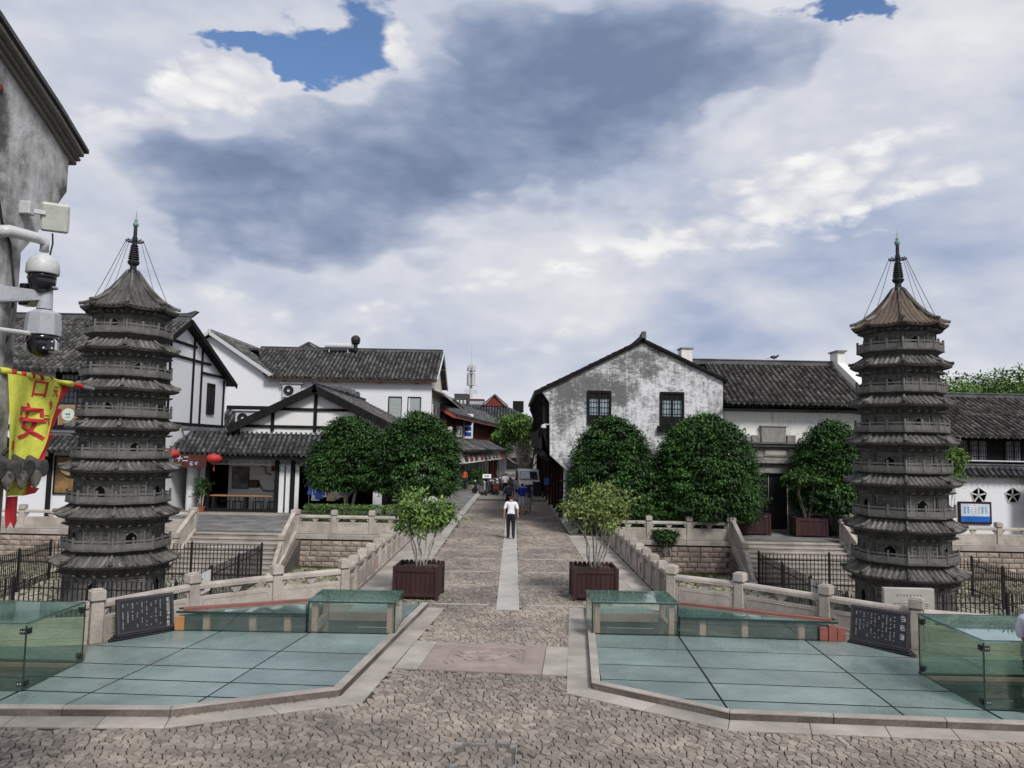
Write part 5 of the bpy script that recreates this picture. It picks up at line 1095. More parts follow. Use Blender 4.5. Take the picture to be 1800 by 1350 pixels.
# things inside
tb_ = thing('long_table', 'long plank table with black legs inside the open shop', 'table', (-13.45, 39.55, .12)); obj('table_top', MB().bx(-1.75, 1.75, -.3, .3, .74, .80), tan_wood, tb_, bevel=.01)
for xx in (-1.6, 0, 1.6): obj('leg', MB().bx(xx - .06, xx + .06, -.25, .25, 0, .74), black_paint, tb_)
for k, xx in enumerate((-14.75, -14.05, -13.0, -12.25)):
    ch_ = thing('spindle_chair', ('black open backed chair, %s behind the plank table' % ('leftmost', 'second from left', 'third from left', 'rightmost')[k]), 'chair', (xx, 40.1, .12), 0, 'chairs behind the plank table'); obj('seat', MB().bx(-.22, .22, -.2, .2, .42, .46), black_paint, ch_)
    for sx in (-1, 1):
        for sy in (-1, 1): obj('leg', MB().bx(sx * .2 - .02, sx * .2 + .02, sy * .18 - .02, sy * .18 + .02, 0, .42), black_paint, ch_)
    bk_ = MB().bx(-.24, .24, .17, .21, .66, .71)
    for xq in (-.22, 0, .22): bk_.bx(xq - .015, xq + .015, .175, .205, .46, .66)
    obj('backrest', bk_, black_paint, ch_)
for k, (xx, zz, w, h, mt, lb) in enumerate(((-14.35, 1.72, .85, 1.1, M('grey_print', (.17, .165, .155), .7, .5, 2), 'grey framed picture on the shop back wall'), (-12.45, 2.3, .5, .34, M('red_brown_box', (.13, .04, .03), .7), 'small red brown wall box in the open shop'), (-13.62, 1.42, .48, .34, M('brown_box', (.10, .05, .03), .7), 'small brown wall box beside the grey picture'))):
    p_ = thing('wall_picture' if k == 0 else 'wall_box', lb, 'picture' if k == 0 else 'box', (xx, 41.19, zz)); obj('panel', MB().bx(-w / 2, w / 2, -.04 - .1 * (k > 0), 0, -h / 2, h / 2), mt, p_); obj('frame', MB().bx(-w / 2 - .03, w / 2 + .03, -.03, .0, -h / 2 - .03, h / 2 + .03), dark_wood, p_)
for k, (pts, lb) in enumerate((([(-13.35, 1.35), (-13.2, 1.1), (-13.1, .95), (-12.8, .93), (-12.5, .95)], 'bent dark wall shelf low on the shop wall'), ([(-13.3, 2.25), (-13.05, 2.2), (-13.0, 1.85), (-12.7, 1.8)], 'stepped dark wall shelf high on the shop wall'), ([(-12.55, 1.45), (-12.2, 1.45), (-11.95, 1.6), (-11.8, 1.75)], 'rising dark wall shelf at the right of the shop wall'))):
    s_ = thing('wall_shelf', lb, 'shelf', (0, 41.18, .12)); obj('shelf_board', MB().tube([(x_, -.08, z_) for x_, z_ in pts], .03, 4), dark_wood, s_)
def lantern(label, loc, s=1., squash=.72):
    t = thing('red_lantern', label, 'lantern', loc, 0, 'red paper lanterns'); n = 20; prof = [(.16 * s, -.30 * s * squash * 1.05)]
    for k in range(9): a = -PI / 2 + PI * (k + .5) / 9; prof.append((.16 * s + .24 * s * math.cos(a), .30 * s * squash * math.sin(a)))
    prof.append((.16 * s, .30 * s * squash * 1.05)); obj('shade', MB().lathe(prof, n), M('lantern_red', (.42, .035, .035), .6, .15, 6), t, smooth=True)
    for z in (-1, 1): obj('cap', MB().lathe([(.165 * s, z * .30 * s * squash - .03), (.165 * s, z * .30 * s * squash + .03)], 16), tan_wood, t)
    obj('cord', MB().tube([(0, 0, .28 * s * squash), (0, 0, .62 * s)], .008, 5), black_paint, t); obj('tassel', MB().lathe([(.012, -.30 * s), (.03, -.36 * s), (.035, -.62 * s)], 8), M('tassel_red', (.35, .06, .05), .8), t)
    return t
lantern('oval red lantern beside the brown sign, left of the shop door', (-16.78, 38.2, 2.98), 1.0, .62); lantern('round red lantern at the corner of the open display', (-14.75, 38.45, 2.78), 1.0, .72)
sg = thing('shop_sign', 'slanted brown shop board with blue white characters under the tiled eave', 'sign', (-16.15, 38.22, 2.66), R_(2)); obj('board', MB().bx(-1.1, 1.1, -.05, .0, -.34, .30), M('sign_brown', (.07, .022, .015), .6, .3), sg)
lettering('sign_text', '昌·十二', .30, M('blue_white', (.55, .60, .85), .4), sg, (-.28, -.055, .06), shear=.25); g = MB(); rt = random.Random(5); glyph(g, .38, -.16, .2, -.056, rt); glyph(g, .62, -.16, .2, -.056, rt); obj('sign_text', g, M('blue_white', (.55, .60, .85)), sg)
pp = thing('potted_plant', 'leafy plant in a terracotta pot beside the white column', 'potted plant', (-15.45, 38.75, .02)); obj('pot', MB().lathe([(.16, 0), (.22, .28), (.24, .30), (.24, .33)], 16), M('terracotta', (.28, .085, .045), .8), pp)
# clothes rail in the right bay
cr_ = thing('clothes_rail', 'steel clothes rail in the shop bay behind the left trees', 'clothes rail', (-9.3, 39.7, .12)); f_ = MB()
for sx in (-1, 1): f_.tube([(sx * 1.0, 0, 0), (sx * 1.0, 0, 1.75)], .018, 6)
f_.tube([(-1.0, 0, 1.75), (1.0, 0, 1.75)], .018, 6); obj('frame', f_, steel, cr_)
cols = [(.05, .10, .35), (.32, .40, .50), (.03, .07, .30), (.45, .48, .50), (.02, .05, .22), (.40, .33, .20), (.30, .42, .55), (.45, .40, .22), (.12, .12, .14)]
names = ['royal blue', 'pale blue', 'deep blue', 'grey white', 'navy', 'khaki', 'sky blue', 'mustard', 'charcoal']
for k in range(9):
    g_ = thing('hanging_garment', names[k] + ' garment hanging on the steel clothes rail', 'garment', (-10.15 + k * .2, 39.7, 1.85), .3 * ((k * 5) % 3 - 1), 'garments on the clothes rail'); L_ = .85 + .3 * ((k * 7) % 4) / 3
    obj('cloth', MB().loft([[(-.05, -.03, -.08), (.05, -.03, -.08), (.05, .03, -.08), (-.05, .03, -.08)], [(-.20, -.05, -.16), (.20, -.05, -.16), (.20, .05, -.16), (-.20, .05, -.16)], [(-.17, -.07, -L_ * .55), (.17, -.07, -L_ * .55), (.17, .07, -L_ * .55), (-.17, .07, -L_ * .55)], [(-.22, -.09, -L_), (.22, -.09, -L_), (.22, .09, -L_), (-.22, .09, -L_)]]), M('cloth%d' % k, cols[k], .9, .2, 4), g_, smooth=False); obj('hanger', MB().tube([(0, 0, -.08), (0, 0, -.02), (.015, 0, .0)], .006, 4), steel, g_)

# ---- long white house behind
Dh = thing('white_house', 'long two storey white house with grey tiled roof behind the lantern shop', 'house', (0, 0, 0)); yd = 53.5
obj('front_wall', MB().bx(-16.9, -5.6, yd, yd + .2, 0, 8.35), plaster, Dh); obj('gable_wall', MB().prism_y([(-25.5, 0), (-16.9, 0), (-16.9, 8.2), (-21.2, 10.95), (-25.5, 8.4)], yd - .02, yd + .2), plaster, Dh)
obj('side_wall', MB().prism_x([(yd + .2, 0), (75, 0), (75, 7.5), (61.5, 7.5), (61.5, 8.3), (57.5, 10.3), (yd + .2, 8.4)], -5.8, -5.6), M('cream_plaster', (.55, .53, .48), .9, .08, 1.2), Dh)
tiled(Dh, [(-17.1, yd - .55, 8.15), (-5.2, yd - .55, 8.15), (-5.2, 57.6, 10.62), (-19.2, 57.6, 10.62)], tile_m, .30, .34, seed=9, pale=tile_m)
tiled(Dh, [(-5.2, 61.9, 8.15), (-20, 61.9, 8.15), (-20, 57.6, 10.62), (-5.2, 57.6, 10.62)], tile_m, .30, .34, seed=10, drip=False)
tiled(Dh, [(-16.7, yd - .4, 8.28), (-16.7, 64, 8.28), (-21.2, 64, 11.25), (-21.2, yd - .4, 11.25)], tile_m, .30, .34, seed=11, drip=False); tiled(Dh, [(-25.9, 64, 8.2), (-25.9, yd - .4, 8.2), (-21.2, yd - .4, 11.25), (-21.2, 64, 11.25)], tile_m, .30, .34, seed=12, drip=False)
for a, b in (((-16.65, yd - .42, 8.2), (-21.2, yd - .42, 11.18)), ((-25.9, yd - .42, 8.2), (-21.2, yd - .42, 11.18))): board(Dh, a, b, .08, .24, white_metal, 'barge_board')
ridge(Dh, (-21.2, yd - .35, 11.25), (-21.2, 64, 11.25), .16, .2, white_metal); ridge(Dh, (-19.0, 57.6, 10.62), (-5.25, 57.6, 10.62), .18, .22, tile_dark); obj('eave_gutter', MB().bar((-17.0, yd - .45, 8.02), (-5.25, yd - .45, 8.02), .10, .09), M('rust_gutter', (.22, .12, .07), .8), Dh)
for k, y in enumerate((57.6,)): board(Dh, (-5.17, yd - .55, 8.08), (-5.17, 57.6, 10.55), .07, .22, white_metal, 'barge_board'); board(Dh, (-5.17, 61.9, 8.08), (-5.17, 57.6, 10.55), .07, .22, white_metal, 'barge_board')
for k in range(5): board(Dh, (-5.6, 54.4 + k * 1.6, 8.75 + (k if k < 3 else 4 - k) * .72), (-5.2, 54.4 + k * 1.6, 8.75 + (k if k < 3 else 4 - k) * .72), .12, .12, tan_wood, 'purlin_end')
for xx in (-15.9, -12.4, -9.2, -6.6): obj('rafter_end', MB().bx(xx - .12, xx + .12, yd - .3, yd, 7.88, 8.02), tan_wood, Dh)
for xx in (-8.12, -6.78): window(Dh, (xx, yd, 6.2), .88, 1.5, 0, M('shutter_grey', (.32, .36, .35), .6, .15, 3, stretch=(.3, .3, 9)), dark_wood, 1, 1, lat=False)
obj('wall_pilaster', MB().bx(-7.75, -7.1, yd - .03, yd, 5.2, 8.0), plaster, Dh)
for k, yy in enumerate((55.0, 58.6, 62.2, 65.8, 69.4, 73)): window(Dh, (-5.6, yy, 5.5), 1.5, 2.0, PI / 2, pane_dark, M('cream_frame', (.5, .48, .43), .8), 2, 1, lat=False)
tiled(Dh, [(-4.75, 61.5, 7.3), (-4.75, 76, 7.3), (-9.5, 76, 9.6), (-9.5, 61.5, 9.6)], tile_dark, .30, .34, seed=13); board(Dh, (-4.8, 54, 7.25), (-4.8, 76, 7.15), .08, .16, M('cream_frame', (.5, .48, .43)), 'eave_board')
obj('canopy_roof', MB().prism_y([(-5.6, 7.55), (-4.75, 7.25), (-4.75, 7.33), (-5.6, 7.66)], 53.6, 61.5), M('cream_frame', (.5, .48, .43)), Dh)
dg_ = obj('roof_dormer', MB().prism_y([(-16.9, 10.3), (-13.9, 10.3), (-15.5, 11.15)], 58.2, 61), M('tan_gable', (.42, .33, .23), .9), Dh); 
for a, b in (((-17.2, 58.1, 10.3), (-15.5, 58.1, 11.25)), ((-13.6, 58.1, 10.3), (-15.5, 58.1, 11.25))): board(dg_, a, b, .35, .14, tile_dark, 'verge')
wh = thing('water_heater', 'white roof tank with a round dark vent on the white house roof', 'water heater', (-11.9, 57.0, 10.55)); obj('tank', MB().tube([(-2.1, 0, .35), (-.1, 0, .35)], .22, 12), white_metal, wh); obj('vent', MB().lathe([(.16, 0), (.16, .45), (.30, .55), (.36, .8), (.33, 1.0), (.15, 1.15), (.02, 1.18)], 16), black_paint, wh, (.15, 0, 0))
for xx in (-1.8, -.4): obj('leg', MB().bx(xx - .03, xx + .03, -.05, .05, -.2, .2), white_metal, wh)
ac_unit('air conditioner with rain shade high on the white wall', (-15.3, yd, 6.75), 0, 1.25, .95); ac_unit('air conditioner half hidden under the shaded one', (-15.0, yd - .1, 5.55), 0, 1.25, .85, False)
lk = thing('roof_link', 'low dark tiled lean-to roof between tea house and lantern shop', 'roof', (0, 0, 0)); tiled(lk, [(-18.0, 46.5, 4.2), (-13.0, 46.5, 4.2), (-13.0, 48.5, 5.6), (-18.0, 48.5, 5.6)], tile_dark, .27, .3, seed=14); obj('wall', MB().bx(-18.0, -13.0, 48.5, 48.7, 0, 5.9), dark_wood, lk)
ac_unit('air conditioner on the low lean-to roof beside the shop gable', (-16.05, 46.8, 4.62), 0, 1.3, .85)

# ---- row of red timber shops down the lane, left side
E0, E1 = V(-5.2, 60, 0), V(-.5, 105, 0); ed = (E1 - E0).normalized(); en = V(ed.y, -ed.x, 0); ea = math.atan2(ed.y, ed.x)
shop_cols = [((.62, .60, .56), 'grey white'), ((.50, .47, .43), 'pale'), ((.35, .34, .32), 'grey'), ((.20, .04, .03), 'maroon'), ((.3, .28, .25), 'brown')]
L_ = 8.6
for k in range(5):
    org = E0 + ed * (k * 8.8); lab = ['timber shop with pale awning sign and red poster, nearest in the lane', 'dark red timber shop with white wall unit, second in the lane', 'timber shop with white letter sign, third in the lane', 'timber shop behind the parked scooters, fourth in the lane', 'far timber shop where the lane bends'][k]
    t = thing('timber_shop', lab, 'shop', org, ea, 'timber shops down the lane')     # local +x along lane, -y towards the street
    obj('upper_wall', MB().bx(0, L_, .0, .2, 3.6, 6.4), red_wood if k % 2 else dark_wood, t); obj('body', MB().bx(.05, L_ - .05, .2, 6, 0, 6.3), void_m, t)
    tiled(t, [(-.2, -.9, 6.05), (L_ + .2, -.9, 6.05), (L_ + .2, 3.2, 8.2), (-.2, 3.2, 8.2)], tile_dark, .32, .36, seed=20 + k, pale=tile_m); obj('eave_fascia', MB().bx(-.2, L_ + .2, -.86, -.80, 5.78, 6.02), M('coral_paint', (.30, .07, .05), .6), t)
    obj('verge_fascia', MB().bar((-.16, -.84, 5.9), (-.16, 3.2, 8.05), .08, .3), M('coral_paint', (.30, .07, .05)), t)
    tiled(t, [(-.1, -1.7, 3.25), (L_ + .1, -1.7, 3.25), (L_ + .1, 0, 4.2), (-.1, 0, 4.2)], tile_dark if k else tile_m, .32, .36, seed=30 + k)
    for q in range(4):
        x_ = .9 + q * 2.1; window(t, (x_, 0, 5.0), 1.3, 1.5, 0, pane_dark, red_wood, 2, 2)
        o = obj('shop_front', MB().bx(x_ - .75, x_ + .75, -.02, .0, .15, 2.6), pane_dark, t)
        obj('pillar', MB().bx(x_ - 1.15, x_ - .75, -.30, .0, 0, 2.3), plaster if k != 3 else red_wood, t)
    aw = MB().prism_x([(-1.55, 2.25), (-1.30, 3.12), (-.05, 3.12), (-.05, 2.25)], .3, L_ - .3); obj('sign_fascia', aw, M('awning%d' % k, shop_cols[k][0], .7, .15), t)
    for q in range(3): 
        x_ = 1.2 + q * 2.6; sgm = MB(); sgm.bar((x_, -1.46, 2.68), (x_ + 1.5, -1.46, 2.68), .05, .55, (0, .28, .96)); obj('sign_panel', sgm, M('sgn%d' % ((k + q) % 3), [(.03, .03, .04), (.25, .03, .04), (.06, .06, .07)][(k + q) % 3], .5), t)
t0 = bpy.data.objects['timber_shop']
po = thing('red_poster', 'tall red poster on the nearest lane shop front', 'poster', E0 + ed * 3.6 + en * .18, ea); obj('panel', MB().bx(-.75, .75, -.04, 0, .9, 2.5), M('poster_red', (.30, .012, .03), .5, .35, 2), po); obj('frame', MB().bx(-.82, .82, -.02, .02, .83, 2.57), plaster, po)
ac_unit('air conditioner on the lane corner of the cream wall', (-4.95, 60.5, 4.2), PI / 2, 1.1, .9, False)
p_ = E0 + ed * 5.2 + en * .1; ac_unit('air conditioner under the red eave', (p_.x, p_.y, 4.35), ea, 1.3, .95, False)
p_ = E0 + ed * 9.0 + en * .4; vs = thing('vertical_sign', 'upright white sign with blue panels on the red timber shops', 'sign', (p_.x, p_.y, 4.3), 0); obj('board', MB().bx(-.45, .45, -.06, .06, 0, 2.2), white_print, vs)
for q in range(4): obj('blue_panel', MB().bx(-.30, .30, -.07, -.061, .2 + q * .48, .56 + q * .48), M('blue_print', (.02, .06, .32), .5), vs)

# ---- big hall roof, roof boxes and mast beyond
hl = thing('distant_hall', 'large dark roofed hall with a small red gable beyond the lane', 'building', (0, 0, 0)); obj('wall', MB().bx(-12, 3.0, 122, 135, 0, 7.6), dark_wood, hl)
tiled(hl, [(-13.5, 120.5, 7.7), (4.0, 120.5, 7.7), (-1.6, 126, 10.4), (-13.5, 126, 10.4)], tile_dark, .45, .6, seed=40); tiled(hl, [(4.0, 120.5, 7.7), (4.0, 134, 7.7), (-1.6, 126.5, 10.4), (-1.6, 126, 10.4)], tile_dark, .45, .6, seed=41, drip=False)
obj('fascia', MB().bx(-13.4, 3.9, 120.6, 120.7, 7.35, 7.62), M('coral_paint', (.30, .07, .05)), hl); gb = obj('red_gable', MB().prism_y([(-4.6, 10.2), (-.9, 10.2), (-2.75, 11.9)], 125, 125.4), red_wood, hl)
for a, b in (((-4.9, 124.9, 10.2), (-2.75, 124.9, 12.05)), ((-.6, 124.9, 10.2), (-2.75, 124.9, 12.05))): board(gb, a, b, .5, .22, tile_dark, 'verge')
obj('roof_house', MB().bx(.2, 2.0, 127, 130, 9.4, 11.2), dark_wood, hl)
rb1 = thing('roof_tank_house', 'dark boxy roof plant with white vents beyond the lane', 'roof plant', (0, 0, 0)); obj('box', MB().bx(-9.6, -7.2, 128, 132, 9, 12.3), M('dark_cladding', (.05, .052, .055), .7), rb1)
for q in range(3): obj('vent', MB().lathe([(.22, 0), (.22, .5), (.1, .6)], 10), white_metal, rb1, (-9.0 + q * .6, 127.8, 10.6))
rb2 = thing('roof_stack', 'grey roof cabin with red capping beyond the lane', 'roof plant', (0, 0, 0)); obj('cabin', MB().bx(-6.9, -4.6, 126, 129, 8, 11.1), grey_metal, rb2); obj('capping', MB().bx(-7.0, -4.5, 125.9, 129.1, 11.1, 11.35), red_wood, rb2)
mast = thing('antenna_mast', 'white lattice telecom mast with panel antennas rising above the lane', 'mast', (-9.1, 170, 0)); obj('pole', MB().lathe([(.42, 0), (.36, 14), (.22, 22.0)], 10), white_metal, mast); obj('spike', MB().tube([(0, 0, 22), (0, 0, 26)], .04, 5), grey_metal, mast)
for q in range(6):
    a = q * PI / 3
    for z, h in ((18.2, 2.4), (20.8, 1.3)): obj('panel_antenna', MB().box((.8 * math.cos(a), .8 * math.sin(a), z), (.34, .34, h), a), white_metal, mast)
for z in (17.0, 19.6, 20.3): obj('platform', MB().lathe([(.95, z), (.95, z + .12), (.3, z + .12)], 12), grey_metal, mast)
for sx in (-1, 1): obj('dish', MB().lathe([(.02, 0), (.45, .12), (.5, .3)], 14), white_metal, mast, (sx * .95, -.3, 15.6), (PI / 2, 0, 0))

# ---- white gabled house, right of the street
Gh = thing('white_gable_house', 'old white gabled house with blackened patch above two lattice windows', 'house', (0, 0, 0)); yg = 35.4
obj('gable_wall', MB().prism_y([(2.8, 0), (9.78, 0), (9.75, 6.86), (6.04, 8.62), (1.35, 6.28), (1.74, 5.72), (1.80, 3.30), (2.8, 2.40)], yg, yg + .25), plaster_old, Gh)
obj('side_wall', MB().bx(9.58, 9.78, yg + .25, 48, 0, 6.8), plaster_old, Gh); obj('inner_wall', MB().bx(3.4, 3.6, yg + .25, 48, 0, 3.2), brown_wood, Gh)
rf = tiled(Gh, [(1.12, 48, 6.16), (1.12, yg - .12, 6.16), (6.04, yg - .12, 8.66), (6.04, 48, 8.66)], tile_dark, .26, .3, seed=50); tiled(Gh, [(9.98, yg - .12, 6.84), (9.98, 48, 6.84), (6.04, 48, 8.66), (6.04, yg - .12, 8.66)], tile_dark, .26, .3, seed=51, drip=False)
for a, b in (((1.05, yg - .10, 6.16), (6.06, yg - .10, 8.70)), ((9.95, yg - .10, 6.86), (6.02, yg - .10, 8.70))): board(Gh, a, b, .16, .13, dark_wood, 'verge_tiles')
rg = ridge(Gh, (6.04, yg - .15, 8.66), (6.04, 48, 8.66), .20, .22); obj('ridge_end', MB().prism_x([(yg - .35, 8.75), (yg + .4, 8.75), (yg + .4, 8.95), (yg, 9.0), (yg - .3, 9.06)], 5.94, 6.14), tile_dark, rg)
for xx in (4.04, 7.40): window(Gh, (xx, yg, 5.52), 1.0, 1.46, 0, pane_light, dark_wood, 2, 3, .11, bars=.024, solid=.22, depth=.09)
ws_ = obj('window_shelf', MB().bx(6.72, 8.1, yg - .22, yg, 4.50, 4.72), dark_wood, Gh)
for k in range(7): obj('shelf_baluster', MB().bx(6.80 + k * .19, 6.86 + k * .19, yg - .24, yg - .221, 4.54, 4.70), dark_wood, ws_)
# jettied upper storey and arcade along the lane
obj('jetty', MB().bx(1.45, 3.4, yg + .3, 47.8, 3.25, 6.2), dark_wood, Gh)
obj('jetty_apron', MB().prism_y([(1.80, 3.0), (1.86, 3.2), (1.42, 3.55), (1.30, 3.6), (1.25, 4.45), (1.45, 4.45)], yg + .3, 47.8), dark_wood, Gh)
for k in range(7): y = yg + .9 + k * 1.9; obj('eave_bracket', MB().prism_y([(1.45, 5.2), (1.10, 6.0), (1.2, 6.1), (1.5, 5.7)], y - .06, y + .06), dark_wood, Gh)
for k in range(5): window(Gh, (1.44, yg + 1.6 + k * 2.4, 5.0), 1.6, 1.0, -PI / 2, pane_dark, dark_wood, 3, 2)
for k, y in enumerate((36.6, 39.4, 42.2, 45, 47.6)): obj('arcade_column', MB().lathe([(.13, .1), (.13, .25), (.10, .3), (.10, 3.25)], 12), plaster if k == 0 else brown_wood, Gh, (2.62, y, 0))
for k, y in enumerate((38.0, 41.0, 44.0, 46.6)): obj('shop_door', MB().bx(3.36, 3.40, y - 1.1, y + 1.1, .1, 2.6), [brown_wood, void_m][k % 2], Gh)
obj('door_column', MB().bx(2.95, 3.15, yg + .05, yg + .25, .1, 2.3), plaster, Gh)
# further houses on the right of the lane
for k in range(4):
    y0_ = 48.2 + k * 8.2; t = thing('lane_house', ['dark timber house beyond the white gable, first along the lane', 'dark timber house, second along the right of the lane', 'dark timber house, third along the right of the lane', 'last dark timber house on the right before the bend'][k], 'house', (2.9 + k * .1, y0_, 0), 0, 'dark houses right of the lane')
    obj('body', MB().bx(.4, 6, 0, 8, 0, 5.8), brown_wood, t); obj('jetty', MB().bx(-.6, .4, 0, 8, 3.1, 5.8), dark_wood, t); tiled(t, [(-1.2, 8.1, 5.6), (-1.2, -.1, 5.6), (3.0, -.1, 7.6), (3.0, 8.1, 7.6)], tile_dark, .3, .36, seed=60 + k)
    for q in range(3): window(t, (-.6, 1.4 + q * 2.6, 4.5), 1.6, 1.2, -PI / 2, pane_dark, dark_wood, 2, 2); obj('post', MB().bx(-.5, -.35, .2 + q * 3.7, .35 + q * 3.7, 0, 3.1), brown_wood, t)
bs_ = thing('wall_sign', 'small blue square sign on the dark arcade wall', 'sign', (2.25, 47.9, 1.55)); obj('plate', MB().bx(-.16, .16, -.03, 0, -.22, .22), M('sign_blue', (.05, .16, .45), .5), bs_)
wl = thing('wall_camera', 'white bracket camera on the left corner of the white gable house', 'camera', (1.66, yg + .1, 4.62)); obj('arm', MB().tube([(.12, 0, .08), (-.15, -.08, .08)], .03, 6), white_metal, wl); obj('dome', MB().lathe([(.03, .08), (.12, .02), (.13, -.08), (.02, -.1)], 12), white_metal, wl, (-.17, -.08, 0))

# ---- old hall with the carved gate
Hh = thing('gate_hall', 'old white walled hall with dark tiled roof and carved stone gateway', 'house', (0, 0, 0)); yh = 35.8
m = MB()
m.bx(9.85, 11.42, yh, yh + .3, 0, 5.5); m.bx(12.96, 17.6, yh, yh + .3, 0, 5.5); m.bx(11.42, 12.96, yh, yh + .3, 2.75, 5.5); obj('front_wall', m, plaster_gate, Hh)
obj('clerestory', MB().bx(9.85, 16.2, yh + .1, yh + .2, 5.5, 6.3), void_m, Hh); board(Hh, (9.85, yh - .03, 5.56), (16.3, yh - .03, 5.56), .14, .13, tile_dark, 'string_course')
g = MB()
for k in range(48):
    x = 9.95 + k * .13
    if (k // 8) % 2 == 1 or k > 30: g.bx(x, x + .03, yh + .03, yh + .06, 5.64, 6.0)
for z in (5.74, 5.88): g.bx(9.9, 16.2, yh + .04, yh + .07, z, z + .025)
stuff(obj('clerestory_lattice', g, M('grey_lattice', (.16, .155, .15), .8), Hh))
tiled(Hh, [(9.84, 35.0, 5.86), (16.35, 35.0, 5.86), (16.35, 39.0, 8.05), (9.84, 39.0, 8.05)], tile_brown, .265, .30, seed=70, pale=tile_m); tiled(Hh, [(16.35, 43.2, 5.86), (9.2, 43.2, 5.86), (9.2, 39.0, 8.05), (16.35, 39.0, 8.05)], tile_brown, .265, .3, seed=71, drip=False)
ridge(Hh, (8.9, 39.0, 8.05), (16.3, 39.0, 8.05), .22, .26, tile_dark)
obj('fire_wall', MB().prism_x([(34.9, 5.0), (34.9, 6.15), (35.5, 6.6), (38.4, 8.15), (38.4, 8.72), (39.3, 8.72), (39.3, 8.2), (43, 6.2), (43, 5)], 16.36, 16.72), plaster_gate, Hh); obj('fire_wall_cap', MB().bx(16.3, 16.8, 38.3, 39.4, 8.72, 8.80), stone_gate, Hh)
obj('chimney', MB().bx(8.55, 9.1, 38.6, 39.4, 7.6, 8.75), plaster_gate, Hh); obj('chimney_cap', MB().bx(8.5, 9.15, 38.55, 39.45, 8.752, 8.82), stone_gate, Hh)
# gateway
for x0, x1 in ((11.05, 11.55), (12.85, 13.5)): obj('jamb', MB().bx(x0, x1, yh - .10, yh, 0, 2.75), stone_gate, Hh, bevel=.01)
gt = obj('lintel', MB().prism_y([(11.05, 3.10), (13.5, 3.10), (13.5, 2.5), (12.88, 2.5), (12.86, 2.55), (12.7, 2.66), (11.7, 2.66), (11.54, 2.55), (11.52, 2.5), (11.05, 2.5)], yh - .13, yh), stone_gate, Hh)
obj('cornice', MB().bx(10.75, 13.75, yh - .34, yh, 3.10, 3.22), stone_gate, Hh, bevel=.02); obj('cornice', MB().bx(10.85, 13.65, yh - .22, yh, 3.222, 3.30), stone_gate, Hh, bevel=.01)
fz = obj('frieze', MB().bx(10.85, 13.65, yh - .12, yh, 3.302, 3.86), stone_gate, Hh)
for x0, x1 in ((10.92, 11.18), (11.24, 11.66), (12.84, 13.22), (13.28, 13.6)): obj('carved_tile', MB().bx(x0, x1, yh - .16, yh - .12, 3.38, 3.80), stone_gate, fz, bevel=.015)
pl = obj('name_plaque', MB().bx(11.72, 12.78, yh - .17, yh - .12, 3.42, 3.78), stone_gate, fz, bevel=.012); obj('plaque_field', MB().bx(11.80, 12.70, yh - .185, yh - .171, 3.50, 3.70), granite_pale, fz)
obj('cornice', MB().bx(10.70, 13.8, yh - .36, yh, 3.862, 3.98), stone_gate, Hh, bevel=.02); obj('cornice', MB().bx(10.55, 13.95, yh - .46, yh, 3.982, 4.06), tile_dark, Hh, bevel=.02)
for x0, x1, z0, z1 in ((11.60, 12.75, 4.062, 4.78), (11.16, 11.55, 4.062, 4.40), (12.80, 13.2, 4.062, 4.42)): obj('pediment_block', MB().bx(x0, x1, yh - .16, yh, z0, z1), stone_gate, Hh, bevel=.02)
obj('pediment_cap', MB().bx(11.55, 12.80, yh - .2, yh, 4.782, 4.86), stone_gate, Hh, bevel=.02)
for sx, xc in ((-1, 10.95), (1, 13.5)): obj('scroll', MB().lathe([(.17, -.07), (.17, .07)], 14), stone_gate, Hh, (xc, yh - .08, 4.16), (PI / 2, 0, 0))
dr = MB().bx(11.56, 12.18, yh + .05, yh + .12, .06, 2.66); obj('door_leaf', dr, black_paint, Hh); dl = obj('door_leaf', MB().bx(12.2, 12.84, yh + .05, yh + .12, .06, 2.66), black_paint, Hh); obj('door_gap', MB().bx(11.965, 11.985, yh + .03, yh + .049, 1.35, 2.6), paper_m, dl); obj('door_ring', MB().tube([(12.0 + .06 * math.cos(a * PI / 5), yh + .03, 1.32 + .06 * math.sin(a * PI / 5)) for a in range(11)], .012, 5), steel, dl)
obj('threshold', MB().bx(11.4, 13.0, yh - .08, yh + .2, 0, .07), granite_pale, Hh, bevel=.01)
for x0, x1 in ((10.1, 11.05), (13.5, 17.5)): obj('wall_base', MB().bx(x0, x1, yh - .06, yh, 0, .75), stone_gate, Hh, bevel=.01)
obj('wall_vent', MB().bx(14.6, 15.1, yh - .04, yh + .02, 4.0, 4.7), dark_wood, Hh)
bd = thing('perched_bird', 'small dark bird perched on the hall roof ridge', 'bird', (13.35, 39.0, 8.34)); b_ = MB(); b_.ball((0, 0, .12), .11, 10, 7, (1.7, .8, .8)); b_.ball((.2, 0, .19), .06, 8, 6); b_.bar((-.16, 0, .10), (-.36, 0, .03), .07, .02); b_.tube([(.25, 0, .19), (.31, 0, .18)], [.018, .003], 5); b_.tube([(.02, .03, .05), (.02, .03, -.04)], .008, 4); b_.tube([(.02, -.03, .05), (.02, -.03, -.04)], .008, 4); obj('body', b_, M('feather', (.05, .05, .055), .8), bd, smooth=True)

